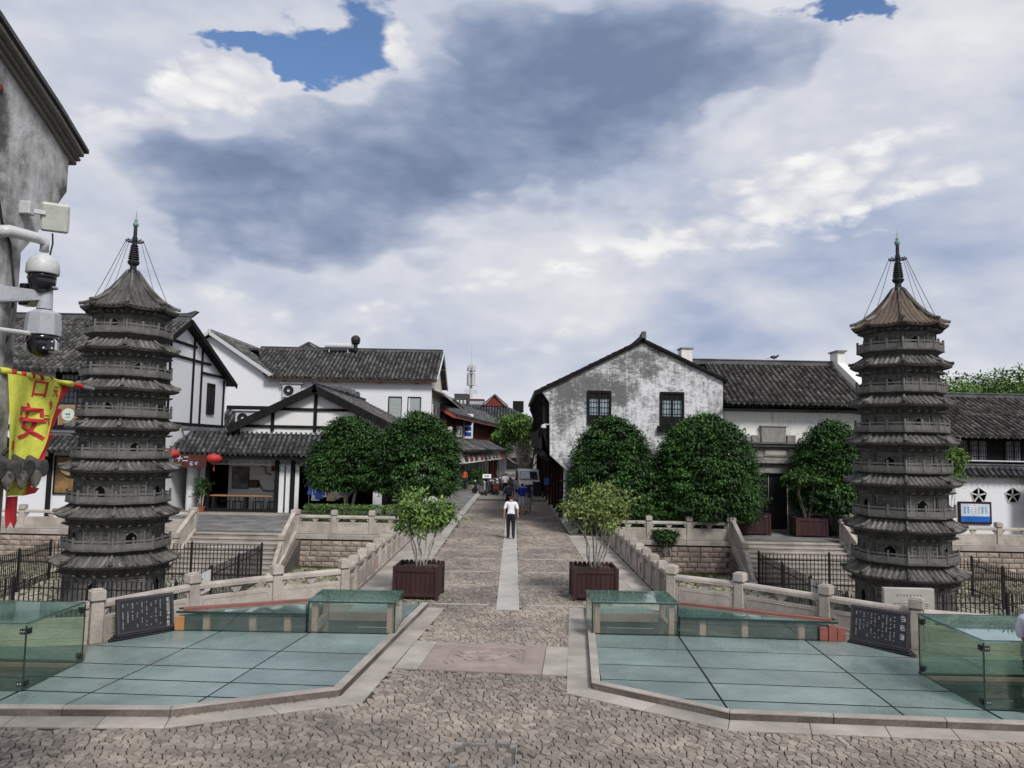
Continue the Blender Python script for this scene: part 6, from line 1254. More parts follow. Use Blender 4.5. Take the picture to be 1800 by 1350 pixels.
# ---- house behind the right pagoda, white garden wall with pentagon windows
Ih = thing('garden_house', 'dark timber house with long grey tiled roof at the right edge', 'house', (0, 0, 0)); yi = 33.0
tiled(Ih, [(17.2, 33.0, 4.48), (29, 33.0, 4.48), (29, 37.4, 6.45), (17.2, 37.4, 6.45)], tile_brown, .255, .29, seed=80, pale=tile_m); tiled(Ih, [(29, 41.5, 4.48), (17.2, 41.5, 4.48), (17.2, 37.4, 6.45), (29, 37.4, 6.45)], tile_brown, .255, .29, seed=81, drip=False); ridge(Ih, (17.2, 37.4, 6.45), (29, 37.4, 6.45), .2, .24)
obj('upper_wall', MB().bx(17.6, 29, 33.7, 33.9, 2.6, 4.6), dark_wood, Ih); obj('side_wall', MB().prism_x([(33.7, 0), (41, 0), (41, 4.6), (37.4, 6.4), (33.7, 4.6)], 17.45, 17.6), plaster_gate, Ih)
for xx in (19.6, 20.45, 22.0, 22.75): window(Ih, (xx, 33.7, 3.85), .8, .95, 0, M('dim_pane', (.15, .14, .165), .3, .3, 2), dark_wood, 2, 2, bars=.02)
obj('pipe', MB().tube([(18.9, 33.3, 3.42), (24, 33.3, 3.42)], .03, 6), white_metal, Ih)
gw = thing('garden_wall', 'white garden wall with two pentagon star windows and tiled coping', 'wall', (0, 0, 0)); w_ = MB()
PW = [(20.0, 1.95), (21.45, 1.97)]; pr_ = .36
w_.bx(17.2, 29, yi, yi + .22, 0, 1.55); w_.bx(17.2, 29, yi, yi + .22, 2.36, 2.82)
xs = [17.2] + [v for c, _ in PW for v in (c - .42, c + .42)] + [29]
for k in range(0, 6, 2): w_.bx(xs[k], xs[k + 1], yi, yi + .22, 1.55, 2.36)
obj('wall', w_, plaster, gw)
for cx_, cz_ in PW:
    pts = [(cx_ + pr_ * math.sin(2 * PI * k / 5), cz_ + pr_ * math.cos(2 * PI * k / 5)) for k in range(5)]
    sq = [(cx_ - .42, 1.55), (cx_ + .42, 1.55), (cx_ + .42, 2.36), (cx_ - .42, 2.36)]
    tri = tessellate_polygon([[V(x, z, 0) for x, z in sq], [V(x, z, 0) for x, z in pts]]); fl_ = sq + pts
    o = MB().add([(x, yi + .002, z) for x, z in fl_], [tuple(q) for q in tri]); wo_ = obj('pentagon_window', o, plaster, gw); f_ = MB(); f_.tube([(x, yi - .005, z) for x, z in pts + pts[:1]], .028, 6); 
    for x, z in pts: f_.bar((cx_, yi + .03, cz_), (x, yi + .03, z), .05, .05, (0, 1, 0))
    obj('star_frame', f_, paper_m, wo_); obj('dark_void', MB().bx(cx_ - .42, cx_ + .42, yi + .16, yi + .2, 1.56, 2.35), void_m, wo_)
tiled(gw, [(17.2, yi - .28, 2.80), (29, yi - .28, 2.80), (29, yi + .12, 3.16), (17.2, yi + .12, 3.16)], tile_dark, .24, .25, seed=82, pale=tile_m); ridge(gw, (17.2, yi + .14, 3.14), (29, yi + .14, 3.14), .12, .2)
nb = thing('notice_board', 'wood framed notice board with blue band and coloured columns on white wall', 'notice board', (19.78, yi - .03, 1.22)); obj('frame', MB().bx(-.70, .70, -.05, .02, -.47, .47), brown_wood, nb, bevel=.01); obj('sheet', MB().bx(-.61, .61, -.056, -.051, -.38, .38), M('board_white', (.55, .60, .68), .5), nb); obj('blue_band', MB().bx(-.61, .61, -.060, -.057, -.38, -.14), M('band_blue', (.01, .11, .42), .5), nb)
for k, c in enumerate(((.05, .22, .45), (.05, .25, .45), (.35, .42, .55), (.48, .42, .30), (.50, .36, .30), (.03, .20, .50), (.10, .35, .35))): 
    g = MB(); x = -.45 + k * .15
    for q in range(4): g.bx(x - .035, x + .035, -.0595, -.0565, .20 - q * .075, .25 - q * .075)
    obj('printed_column', g, M('print%d' % k, c, .5), nb)
obj('printed_crest', MB().bx(-.04, .04, -.0595, -.0565, .29, .35), M('print4', (.5, .36, .3)), nb)
for k, (z0, z1, lb) in enumerate(((2.2, 2.95, 'upper dark red sign box at the right frame edge'), (.95, 2.05, 'lower dark red sign box at the right frame edge'))): sb = thing('sign_box', lb, 'sign', (22.2, 32.3, 0)); obj('box', MB().bx(-.5, .5, -.08, .08, z0, z1), M('sign_maroon', (.06, .02, .02), .6), sb, bevel=.01); obj('bracket', MB().bx(-.05, .05, .08, .7, (z0 + z1) / 2 - .03, (z0 + z1) / 2 + .03), black_paint, sb)

# ---- terraces
tl = struct('terrace_left', MB().bx(-27, -4.65, 31.65, 39.4, .003, .025), slate_m); tr = struct('terrace_right', MB().bx(4.1, 27, 31.9, 35.75, .003, .025), slate_m)
rr = random.Random(77)
for t_, xa, xb, ya, yb_ in ((tl, -12.6, -8.8, 31.7, 38.3), (tr, 9.2, 13.6, 31.95, 35.5)):
    y = ya
    while y < yb_ - .1:
        h = min(rr.uniform(.42, .6), yb_ - y); x = xa
        while x < xb - .1: w = min(rr.uniform(.7, 1.2), xb - x); slab(t_, [(x, y), (x + w - .012, y), (x + w - .012, y + h - .012), (x, y + h - .012)], .022, .036 + rr.uniform(-.003, .003), slate_m, 'paving_slab', .004); x += w
        y += h
slab(tl, [(-16.5, 38.35), (-5.8, 38.35), (-5.8, 38.85), (-16.5, 38.85)], .02, .10, granite, 'threshold_slab')

# ================================================================ left foreground: wall end, cameras, flag, tile eave
nw = thing('near_gable_wall', 'weathered grey plaster gable wall with moulded eave at the left frame edge', 'wall', (0, 0, 0)); X0 = -3.35
prof = [(-1.0, 0), (5.12, 0), (5.13, 4.90), (5.24, 5.02), (5.60, 5.48), (5.60, 5.73), (4.7, 6.16), (2.5, 7.1), (-1, 8.6)]
obj('wall', MB().prism_x(prof, X0 - .4, X0), plaster_near, nw)
ev_m = weathered('eave_stone', (.20, .19, .175), (.06, .056, .05), .6, scale=3)
for k, (dx, z0, z1, ye) in enumerate(((.03, .0, .03, 5.66), (.06, .03, .052, 5.66), (.10, .052, .09, 5.63))):
    sl_ = .425
    poly = [(ye, 5.70 + z0), (ye, 5.70 + z1), (5.50, 5.77 + z1), (5.30, 5.87 + z1), (-1, 5.87 + z1 + 6.3 * sl_), (-1, 5.87 + z0 + 6.3 * sl_), (5.30, 5.87 + z0), (5.50, 5.77 + z0)]
    obj('eave_moulding', MB().prism_x(poly, X0 - .45, X0 + dx), ev_m, nw, bevel=.008)
obj('roof_slab', MB().prism_x([(5.65, 5.792), (5.65, 5.82), (5.30, 5.995), (-1, 8.675), (-1, 8.64), (5.3, 5.963)], X0 - .6, X0 + .12), tile_dark, nw)
obj('red_spot', MB().lathe([(.022, -.01), (.024, .006), (.012, .01)], 8), red_wood, nw, (X0 + .005, 4.80, 5.90), (0, PI / 2, 0))
cb = MB(); cb.tube([(X0 + .01, 4.8, 5.35), (X0 + .012, 4.9, 5.05), (X0 + .012, 5.0, 4.92), (X0 + .03, 5.05, 4.6), (X0 + .04, 4.98, 4.2)], .008, 5); obj('cable', cb, black_paint, nw)
Y_ = 5.30
# panel antenna
an_ = thing('radio_panel', 'cream square radio panel tilted on a wall bracket near the eave', 'antenna', (X0 + .08, 5.17, 5.17)); o = obj('panel', MB().box((.08, .05, 0), (.05, .175, .20), R_(-62), R_(0), R_(14)), M('cream_plastic', (.50, .52, .46), .5, .06), an_, bevel=.015)
obj('bracket', MB().box((-.05, -.06, .03), (.08, .07, .09)), white_metal, an_, bevel=.006); fb_ = MB(); fb_.box((-.0, -.02, .02), (.10, .03, .03), .5); obj('hinge', fb_, steel, an_); obj('cable', MB().tube([(.07, .05, -.11), (.07, .06, -.18), (.05, .05, -.33)], .006, 5), black_paint, an_)
def dome_camera(label, loc, s, body, oct_=False):
    t = thing('dome_camera', label, 'security camera', loc); n = 8 if oct_ else 24
    if oct_: obj('housing', MB().lathe([(.06 * s, .20 * s), (.09 * s, .19 * s), (.155 * s, .16 * s), (.165 * s, .0), (.165 * s, -.06 * s), (.10 * s, -.065 * s)], 8, a0=PI / 8), body, t, bevel=.004)
    else: obj('housing', MB().lathe([(.05 * s, .17 * s), (.075 * s, .16 * s), (.14 * s, .11 * s), (.165 * s, .05 * s), (.17 * s, -.05 * s), (.165 * s, -.06 * s), (.10 * s, -.062 * s)], 24), body, t, smooth=True)
    b = MB().lathe([(.145 * s, -.06 * s), (.14 * s, -.12 * s)], 24); b.ball((0, 0, -.14 * s), .142 * s, 20, 12); obj('dome', b, cam_black, t, smooth=True)
    obj('lens', MB().lathe([(.045 * s, 0), (.05 * s, .02 * s), (.03 * s, .025 * s), (.005, .012 * s)], 14), M('lens_brown', (.05, .04, .04), .2, spec=.6), t, (-.06 * s, -.105 * s, -.10 * s), (R_(75), 0, R_(-30)))
    return t
c1 = dome_camera('white dome camera with black globe on a curved white arm', (X0 + .15, 5.14, 4.79), .60, white_metal)
am_ = MB(); am_.tube([(-.17, -.26, .18), (-.10, -.22, .20), (-.02, -.06, .20), (0, 0, .185), (0, 0, .12)], [.045, .04, .036, .034, .03], 10); obj('arm', am_, white_metal, c1, smooth=True); obj('base_plate', MB().bx(-.18, -.155, -.33, -.20, .06, .26), white_metal, c1, bevel=.006)
c2 = dome_camera('grey octagonal dome camera with large black globe, lower of the two', (X0 + .16, 5.17, 4.38), .68, grey_metal, True)
obj('arm', MB().loft([[(-.19, -.31, .13), (-.19, -.22, .13), (-.19, -.22, .25), (-.19, -.31, .25)], [(-.02, -.07, .20), (.02, -.02, .20), (.02, -.02, .26), (-.02, -.07, .26)], [(.0, -.02, .20), (.03, .02, .20), (.03, .02, .26), (.0, -.02, .26)]]), grey_metal, c2, bevel=.004); obj('stem', MB().lathe([(.05, .14), (.045, .28), (.075, .285), (.075, .295), (.03, .30), (.028, .335), (.01, .35)], 16), grey_metal, c2)
obj('wall_foot', MB().bx(-.20, -.17, -.34, -.20, .04, .30), grey_metal, c2, bevel=.005)
b3 = thing('bullet_camera', 'small white bullet camera on a horizontal pipe before the grey dome', 'security camera', (X0 + .18, 5.20, 4.29)); obj('pipe', MB().tube([(-.2, -.45, .045), (-.08, -.18, .05), (.0, -.02, .05)], .016, 8), white_metal, b3); obj('body', MB().box((.02, -.01, -.02), (.10, .15, .095), R_(25)), white_metal, b3, bevel=.018); obj('face', MB().box((.054, -.083, -.02), (.078, .012, .078), R_(25)), cam_black, b3, bevel=.006)
l_ = MB()
for q in range(4): l_.ball((.056 + (.022 if q % 2 else -.022), -.088 + (.01 if q % 2 else -.01), -.02 + (.022 if q > 1 else -.022)), .008, 8, 5)
obj('led', l_, paper_m, b3)
b4 = thing('bullet_camera', 'beige bullet camera on the wall edge behind the white dome', 'security camera', (X0 + .02, 5.20, 4.60)); obj('mount', MB().box((.0, .0, .02), (.07, .10, .15)), cam_black, b4, bevel=.008); obj('body', MB().box((.06, -.02, -.02), (.085, .10, .075), R_(20)), M('beige_case', (.42, .36, .22), .5), b4, bevel=.02); obj('lens', MB().lathe([(.028, 0), (.028, .012), (.018, .014), (.005, .006)], 14), cam_black, b4, (.045, -.077, -.02), (PI / 2, 0, R_(20)))
# flag
fl = thing('hanging_banner', 'yellow green pennant with red characters and red flame edge on a slanted pole', 'flag', (0, 0, 0))
obj('pole', MB().tube([(X0 - .02, 4.95, 4.09), (X0 + .03, 5.45, 4.06), (X0 + .06, 6.03, 4.04)], .012, 8), steel, fl); obj('pole_socket', MB().tube([(X0 - .03, 4.86, 4.095), (X0 + .0, 5.06, 4.08)], .022, 8), steel, fl)
yel = M('banner_yellow', (.56, .57, .085), .75, .12, 4, spec=.1); red_c = M('banner_red', (.45, .035, .045), .75, .15, 4, spec=.1)
def bpt(u, v):   # u 0..1 along the pole, v 0..1 downwards; the cloth hangs in soft folds
    y = 5.02 + .67 * u; z = 4.065 - v * .80 - .02 * u; x = X0 + .045 + .02 * math.sin(u * 11 + v * 3) + .012 * math.sin(u * 23 + 1) * v + .03 * v
    return V(x, y, z)
def edge_u(v): return .95 - .66 * v      # the slanting leech
N_, K_ = 26, 24; m = MB(); m2 = MB()
gr = [[bpt(edge_u(j / K_) * i / N_, j / K_) for i in range(N_ + 1)] for j in range(K_ + 1)]
def sheet_grid(m, g, off=0.): 
    n = len(g[0]); b = [p + V(off, 0, 0) for r_ in g for p in r_]; m.add(b, [(j * n + i, j * n + i + 1, (j + 1) * n + i + 1, (j + 1) * n + i) for j in range(len(g) - 1) for i in range(n - 1)])
sheet_grid(m, gr); sheet_grid(m, gr, -.003); obj('cloth', m, yel, fl, smooth=True)
ed_ = []; 
for j in range(K_ * 3 + 1):
    v = j / (K_ * 3); fl_ = abs(math.sin(v * PI * 4.2)); w = .07 + .12 * (1 - ((v * 4.2) % 1.0)) ; a = bpt(edge_u(v), v); b = bpt(edge_u(v) + w * 1.05, max(0, v - .015)); ed_.append([a + V(.001, 0, 0), a.lerp(b, .5), b])
sheet_grid(m2, ed_); sheet_grid(m2, ed_, -.002); obj('flame_edge', m2, red_c, fl)
ln_ = MB(); ln_.tube([bpt(edge_u(v / 20) - .015, v / 20) + V(.003, 0, 0) for v in range(21)], .004, 4); obj('piping', ln_, M('banner_gold', (.55, .38, .03), .7), fl)
hl_ = MB(); hl_.tube([(X0 + .0 + .06 * k / 10, 5.0 + .72 * k / 10, 4.085 - .035 * k / 10) for k in range(11)], [.020 + .006 * math.sin(k * 2.1) for k in range(11)], 9); obj('pole_sleeve', hl_, yel, fl, smooth=True); hr_ = MB(); hr_.tube([(X0 + .055, 5.70, 4.052), (X0 + .062, 5.86, 4.045)], [.022, .017], 9); obj('sleeve_end', hr_, red_c, fl)
for k in range(5): obj('sleeve_mark', MB().box((X0 + .03 + .004 * k, 5.10 + k * .095, 4.082 - k * .004), (.03, .035, .03), .4 + k, .3 * k), red_c, fl, bevel=.006)
def on_flag(txt, size, u, v, name='banner_text', sh=0.):
    p = bpt(u * 1.0, v); me = text_mb(txt, size, .002, red_c, sh)
    for vtx in me.vertices:     # lay the glyph on the folds of the cloth
        uu = u + vtx.co.x / .67; vv = v - vtx.co.y / .80; q = bpt(uu, vv); vtx.co = (q.x + .004 + vtx.co.z * .5, q.y, q.z)
    o = link(name, me, fl); return o
on_flag('安', .27, .38, .40); on_flag('口', .14, .50, .09, sh=.3); on_flag('元', .085, .76, .09); on_flag('9', .085, .66, .22); on_flag('元', .075, .60, .35)
for k, c in enumerate('明国庄'): on_flag(c, .085, .085, .60 + k * .16)
tl_ = MB(); tp = [[bpt(.05 + .06 * i + (.02 if j == 3 else 0), .0) + V(.03, -.03, -.80 - .055 * j - (.05 if (j == 3 and i in (0, 2)) else 0)) for i in range(4)] for j in range(4)]; sheet_grid(tl_, tp); obj('banner_tail', tl_, red_c, fl)
# tiled eave corner below the flag
te = thing('tiled_eave_corner', 'corner of a dark tiled eave with moulded drip tiles below the flag', 'roof', (0, 0, 0)); xe, ze_, sl_ = -3.23, 3.43, .66
zr = lambda x: ze_ + (xe - x) * sl_
obj('deck', MB().prism_y([(xe, ze_ - .05), (xe, ze_), (xe - 1.0, zr(xe - 1.0)), (xe - 1.0, zr(xe - 1.0) - .07)], 3.3, 5.33), tile_base, te)
near_tile = M('near_tile', (.03, .03, .03), .8, .4, 9, c2=(.065, .063, .06), obj=.25, bump=.25, bscale=45, fine=.25, fscale=40); dt = M('drip_clay', (.085, .08, .073), .85, .5, 30, c2=(.22, .205, .18), bump=.3, bscale=70)
for k in range(11):
    y = 5.28 - k * .145
    for j in range(6):
        xa = xe + .03 - j * .13; xb = xa - .16; rs_ = [[(x_, y + r2 * math.cos(PI * g / 7), zr(x_) + lf + r2 * math.sin(PI * g / 7)) for g in range(8)] for x_, r2, lf in ((xa, .062, .012), (xb, .050, .0))]; obj('cover_tile', MB().loft(rs_), near_tile, te, bevel=.004)
    yy = y - .0725
    obj('drip_tile', MB().prism_x([(yy - .062, ze_ - .0), (yy + .062, ze_ - .0), (yy + .058, ze_ - .055), (yy + .035, ze_ - .095), (yy, ze_ - .125), (yy - .035, ze_ - .095), (yy - .058, ze_ - .055)], xe + .025, xe + .045), dt, te, bevel=.006)
    obj('tile_end', MB().lathe([(.058, -.006), (.058, .008), (.04, .012)], 14), near_tile, te, (xe + .035, y, ze_ + .012), (0, PI / 2, 0))
obj('support_wall', MB().bx(xe - 1.3, xe - .85, 3.3, 5.2, 0, 3.72), plaster_near, te)

# ================================================================ vegetation
def leaf_object(name, parent, c, out, size, mat, droop=.35, wid=.45):
    """one quad per leaf: centres c, outward directions out"""
    n = len(c); rnd = rng.normal(0, 1, (n, 3)); a = out * .8 + rnd * .42 + np.array([0, 0, -droop]); a /= np.linalg.norm(a, axis=1)[:, None] + 1e-9
    up = rng.normal(0, .30, (n, 3)) + np.array([0, 0, 1.]) + out * .40; b = np.cross(a, up); b /= np.linalg.norm(b, axis=1)[:, None] + 1e-9
    L = (size * rng.uniform(.65, 1.3, n))[:, None]; nn = np.cross(b, a)
    v = np.empty((n, 4, 3)); v[:, 0] = c - a * L * .5; v[:, 1] = c + b * L * wid * .5 + nn * L * .05; v[:, 2] = c + a * L * .5 - nn * L * .10; v[:, 3] = c - b * L * wid * .5 + nn * L * .05
    me = bpy.data.meshes.new(name); me.vertices.add(n * 4); me.vertices.foreach_set('co', v.reshape(-1).astype(np.float32)); me.loops.add(n * 4); me.loops.foreach_set('vertex_index', np.arange(n * 4, dtype=np.int32)); me.polygons.add(n)
    me.polygons.foreach_set('loop_start', np.arange(0, n * 4, 4, dtype=np.int32)); me.polygons.foreach_set('loop_total', np.full(n, 4, dtype=np.int32)); me.update(); me.validate(); me.materials.append(mat)
    return link(name, me, parent)
def crown(parent, lobes, clusters, per, size, mat, spread=.22, inner=.25, name='crown', droop=.35, flat=.55, bottom=None):
    """leaf sprays set over lumpy ellipsoid lobes: (centre, radii)"""
    w = np.array([r[0] * r[2] for _, r in lobes]); w = w / w.sum(); cs = []; os_ = []
    for (c, r), q in zip(lobes, w):
        n = int(clusters * q); d = rng.normal(0, 1, (n, 3)); d /= np.linalg.norm(d, axis=1)[:, None]
        if bottom is not None: d[:, 2] = np.where(d[:, 2] < -.35, -.35 + rng.uniform(-.25, .2, n), d[:, 2])
        f = np.where(rng.random(n) < inner, rng.uniform(.35, .85, n), rng.uniform(.86, 1.06, n)); lump = 1 + .07 * np.sin(d[:, 0] * 7 + c[0] * 3) * np.sin(d[:, 2] * 6 + c[1]) + .05 * np.sin(d[:, 1] * 11)
        p = np.array(c) + d * np.array(r) * (f * lump)[:, None]
        k = rng.integers(int(per * .5), int(per * 1.5) + 1, n); idx = np.repeat(np.arange(n), k); off = rng.normal(0, 1, (len(idx), 3)) * np.array([spread, spread, spread * flat])
        cs.append(p[idx] + off); o = off / (np.linalg.norm(off, axis=1)[:, None] + 1e-9) * .7 + d[idx] * .5; os_.append(o)
    return leaf_object(name, parent, np.concatenate(cs), np.concatenate(os_), size, mat, droop)
def limbs(parent, paths, mat, name='trunk'):
    m = MB()
    for pts, r0, r1 in paths: n = len(pts); m.tube(pts, [r0 + (r1 - r0) * i / (n - 1) for i in range(n)], 8)
    return obj(name, m, mat, parent, smooth=True)
def wander(a, b, n=5, j=.06, r=random.Random(8)):
    a, b = Vector(a), Vector(b); return [a.lerp(b, i / n) + (V(r.uniform(-j, j), r.uniform(-j, j), 0) if 0 < i < n else V(0, 0, 0)) for i in range(n + 1)]
def clipped_tree(label, loc, rx, z0, z1, mat=leaf_m, bark=bark_m, stems=3, n=1200, per=40, size=.145, extra=()):
    t = thing('clipped_tree', label, 'tree', (loc[0], loc[1], 0.02)); h = z1 - z0; zc = z0 + h * .36
    limbs(t, [(wander((.12 * math.cos(k * 2.1), .12 * math.sin(k * 2.1), 0), (rx * .35 * math.cos(k * 2.1 + .4), rx * .35 * math.sin(k * 2.1 + .4), zc + .2), 5, .07), .07, .035) for k in range(stems)] +
          [(wander((0, 0, z0 * .8), (rx * .6 * math.cos(k * 1.3), rx * .6 * math.sin(k * 1.3), zc), 4, .06), .04, .015) for k in range(5)], bark)
    # a shorn dome: leaf sprays over a profile of revolution, denser at the skin, with slack sprigs below
    T_ = np.array([0, .08, .2, .34, .5, .66, .8, .91, 1.]); Rp = np.array([.80, .95, 1.0, .98, .92, .80, .63, .42, .10]); tt = rng.random(n * 3); tt = tt[rng.random(n * 3) < np.interp(tt, T_, Rp) + .12][:n]; m_ = len(tt)
    an = rng.uniform(0, 2 * PI, m_); lump = 1 + .075 * np.sin(an * 3 + loc[0]) * np.sin(tt * 7 + loc[1]) + .05 * np.sin(an * 7 + tt * 13) + .035 * np.sin(an * 13 - tt * 23); f = np.where(rng.random(m_) < .22, rng.uniform(.3, .85, m_), rng.normal(.965, .05, m_))
    r_ = np.interp(tt, T_, Rp) * rx * lump * f; c = np.stack([r_ * np.cos(an), r_ * np.sin(an), z0 + h * tt + rng.normal(0, .03, m_)], 1); d = np.stack([np.cos(an) * (1.1 - tt), np.sin(an) * (1.1 - tt), tt * 1.2 - .2], 1); d /= np.linalg.norm(d, axis=1)[:, None]
    k = rng.integers(int(per * .5), int(per * 1.5) + 1, m_); idx = np.repeat(np.arange(m_), k); off = rng.normal(0, 1, (len(idx), 3)) * np.array([.19, .19, .055]); cs = c[idx] + off; ou = off / (np.linalg.norm(off, axis=1)[:, None] + 1e-9) * .7 + d[idx] * .55
    leaf_object('crown', t, cs, ou, size, mat, .45)
    return t
clipped_tree('dense clipped dark green tree on pale stems beside the clothes bay', (-7.45, 35.8), 1.62, 1.50, 4.85, bark=bark_pale, stems=4)
clipped_tree('dense clipped dark green tree nearest the street, left side', (-4.15, 34.4), 1.74, 1.45, 5.05)
clipped_tree('round clipped dark green tree before the white gable, left of the pair', (4.42, 33.6), 1.80, .70, 4.95, n=1400)
clipped_tree('wide clipped dark green tree before the white gable, right of the pair', (8.45, 33.6), 2.22, .70, 5.15, n=1900)
clipped_tree('dark green tree right of the studded gate behind the pagoda', (14.3, 34.3), 1.55, 1.05, 5.0)
def shrub(label, loc, zb, w, z0, z1, mat, seed, stems=7, size=.105, n=170, per=26, cat='shrub'):
    r = random.Random(seed); t = thing('potted_shrub', label, cat, (loc[0], loc[1], zb)); ps = []; lobes = []
    for k in range(stems):
        a = 2 * PI * k / stems + r.uniform(-.3, .3); rad = w * r.uniform(.35, .8); top = V(rad * math.cos(a), rad * math.sin(a) * .8, z0 + (z1 - z0) * r.uniform(.35, .85)); ps.append((wander((.10 * math.cos(a), .10 * math.sin(a), 0), top, 5, .05, r), .022, .008))
        for q in range(2): b = top + V(r.uniform(-.3, .3), r.uniform(-.3, .3), r.uniform(-.1, .25)); ps.append((wander(ps[-1 - q][0][3], b, 3, .03, r), .010, .004)); lobes.append((tuple(b), (w * .36, w * .36, (z1 - z0) * .20)))
        lobes.append((tuple(top), (w * .42, w * .42, (z1 - z0) * .24)))
    limbs(t, ps, bark_pale, 'stems'); crown(t, lobes, n, per, size, mat, .10, .4, 'foliage', .25, .6); return t
shrub('bright green potted shrub in the left maroon planter', (-2.12, 18.85), .70, .78, .62, 1.85, leaf_light, 3)
shrub('yellow green potted shrub in the right maroon planter', (2.12, 19.1), .70, .86, .55, 1.95, leaf_olive, 5)
shrub('small green tree in the maroon planter at the gate', (12.9, 33.6), .75, .85, 1.1, 2.5, M('leaf_mid', (.05, .105, .025), .6, .3, 2, isl=.4, fine=0), 6, 5, .14)
shrub('thin leafy tree between right pagoda and garden wall', (18.25, 32.3), .02, 1.0, 1.9, 4.0, leaf_light, 7, 5, .14, 130, cat='tree')
shrub('dark ivy clump spilling over the right terrace wall', (6.35, 31.38), -.55, .38, .2, 1.0, leaf_m, 9, 5, .12, 120)
r_ = shrub('leafy plant growing in the terracotta pot', (-15.45, 38.75), .3, .3, .2, 1.3, leaf_m, 11, 5, .14, 60, 14)
def hedge(label, x0, x1, y0, y1, z0, z1, mat, n):
    t = thing('clipped_hedge', label, 'hedge', ((x0 + x1) / 2, (y0 + y1) / 2, .02)); L, D_, H = x1 - x0, y1 - y0, z1 - z0
    c = np.stack([rng.uniform(-L / 2, L / 2, n), rng.uniform(-D_ / 2, D_ / 2, n), rng.uniform(z0, z1, n)], 1); s = rng.integers(0, 3, n); c[s == 0, 1] = -D_ / 2 + rng.normal(0, .04, (s == 0).sum()); c[s == 1, 2] = z1 + rng.normal(0, .035, (s == 1).sum())
    o = np.zeros((n, 3)); o[s == 0, 1] = -1; o[s == 1, 2] = 1; leaf_object('foliage', t, c, o, .085, mat, 0.)
    st_ = MB()
    for k in range(int(L / .4)): x = -L / 2 + .2 + k * .4; st_.tube([(x, 0, 0), (x + .05, .03, z1 * .8)], .015, 5)
    obj('stems', st_, bark_m, t); return t
hedge('clipped light green hedge on the left terrace railing', -8.5, -4.2, 31.9, 32.7, .05, 1.02, M('leaf_hedge', (.06, .12, .025), .6, .3, 2, c2=(.12, .2, .05), isl=.4, fine=0), 9000)
hedge('dark clipped hedge under the pair of round trees', 4.2, 8.95, 32.0, 32.8, .05, 1.0, leaf_m, 9000)
hedge('dark low hedge right of the gate planter', 13.9, 16.6, 32.6, 33.4, .05, .75, leaf_m, 4500)
def loose_tree(label, loc, z0, z1, rx, mat, n=300, per=26, size=.3, spread=.35, trunk_r=.16, fork=5, bark=bark_m, seed=1, name='leafy_tree'):
    r = random.Random(seed); t = thing(name, label, 'tree', (loc[0], loc[1], 0)); h = z1 - z0; ps = [(wander((0, 0, 0), (0, 0, z0 + h * .25), 4, .08, r), trunk_r, trunk_r * .7)]; lobes = []
    for k in range(fork):
        a = 2 * PI * k / fork + r.uniform(-.3, .3); e = V(rx * .62 * math.cos(a), rx * .62 * math.sin(a), z0 + h * r.uniform(.4, .82)); ps.append((wander((0, 0, z0 + h * .1 * r.random()), e, 4, .1, r), trunk_r * .6, trunk_r * .15)); lobes.append((tuple(e), (rx * .5, rx * .5, h * .24)))
    lobes.append(((0, 0, z0 + h * .72), (rx * .6, rx * .6, h * .27))); limbs(t, ps, bark); crown(t, lobes, n, per, size, mat, spread, .3); return t
for k, (x, y, z1, rx) in enumerate(((25.5, 47, 7.9, 3.0), (29.6, 48, 9.0, 3.4), (33.8, 49, 8.9, 3.4), (38.5, 50, 9.0, 3.6))):
    loose_tree(['light green tree behind the long roof, left of the group', 'tallest light green tree behind the long roof', 'light green tree behind the long roof near the frame edge', 'light green tree behind the long roof, outermost right'][k], (x, y), 3.0, z1, rx, leaf_back, 420, 26, .26, .34, seed=k + 2)
# pollarded street tree: a head of pale crooked branches
pt_ = thing('pollard_tree', 'pollarded plane tree with pale crooked branches at the end of the lane', 'tree', (1.35, 70, 0)); r = random.Random(6); ps = [(wander((0, 0, 0), (0, 0, 2.2), 3, .06, r), .42, .36)]; lobes = []
for k in range(26):
    a = r.uniform(0, 2 * PI); s = V(.25 * math.cos(a), .25 * math.sin(a), r.uniform(.6, 2.2)); e = V(r.uniform(.5, 1.7) * math.cos(a), r.uniform(.5, 1.7) * math.sin(a), r.uniform(2.6, 4.9)); ps.append((wander(s, e, 5, .18, r), .10, .04))
    if e.z > 3.6: lobes.append((tuple(e + V(0, 0, 1.0)), (.62, .62, .55)))
limbs(pt_, ps, bark_pale); lobes.append(((-.8, 0, 5.9), (1.5, 1.4, .7))); crown(pt_, lobes, 420, 22, .24, leaf_back, .28, .3)
for k, (x, y, z1, rx, lb) in enumerate(((-1.6, 88, 6.6, 2.6, 'green tree in the lane left of the pollard'), (4.2, 92, 8.6, 2.4, 'taller green tree rising behind the pollard'), (1.5, 112, 7.8, 3.2, 'far green tree closing the lane'))): loose_tree(lb, (x, y), 1.6, z1, rx, leaf_back, 260, 24, .34, .4, seed=20 + k)
bb = thing('ball_shrub', 'dark clipped ball shrub in a low stone planter by the lane shops', 'shrub', (-2.95, 66.5, 0)); obj('stone_bed', MB().lathe([(1.0, 0), (1.05, .35), (.9, .36)], 14), granite, bb); crown(bb, [((0, 0, .95), (.95, .95, .72))], 160, 24, .15, leaf_m, .14, .2, 'foliage')

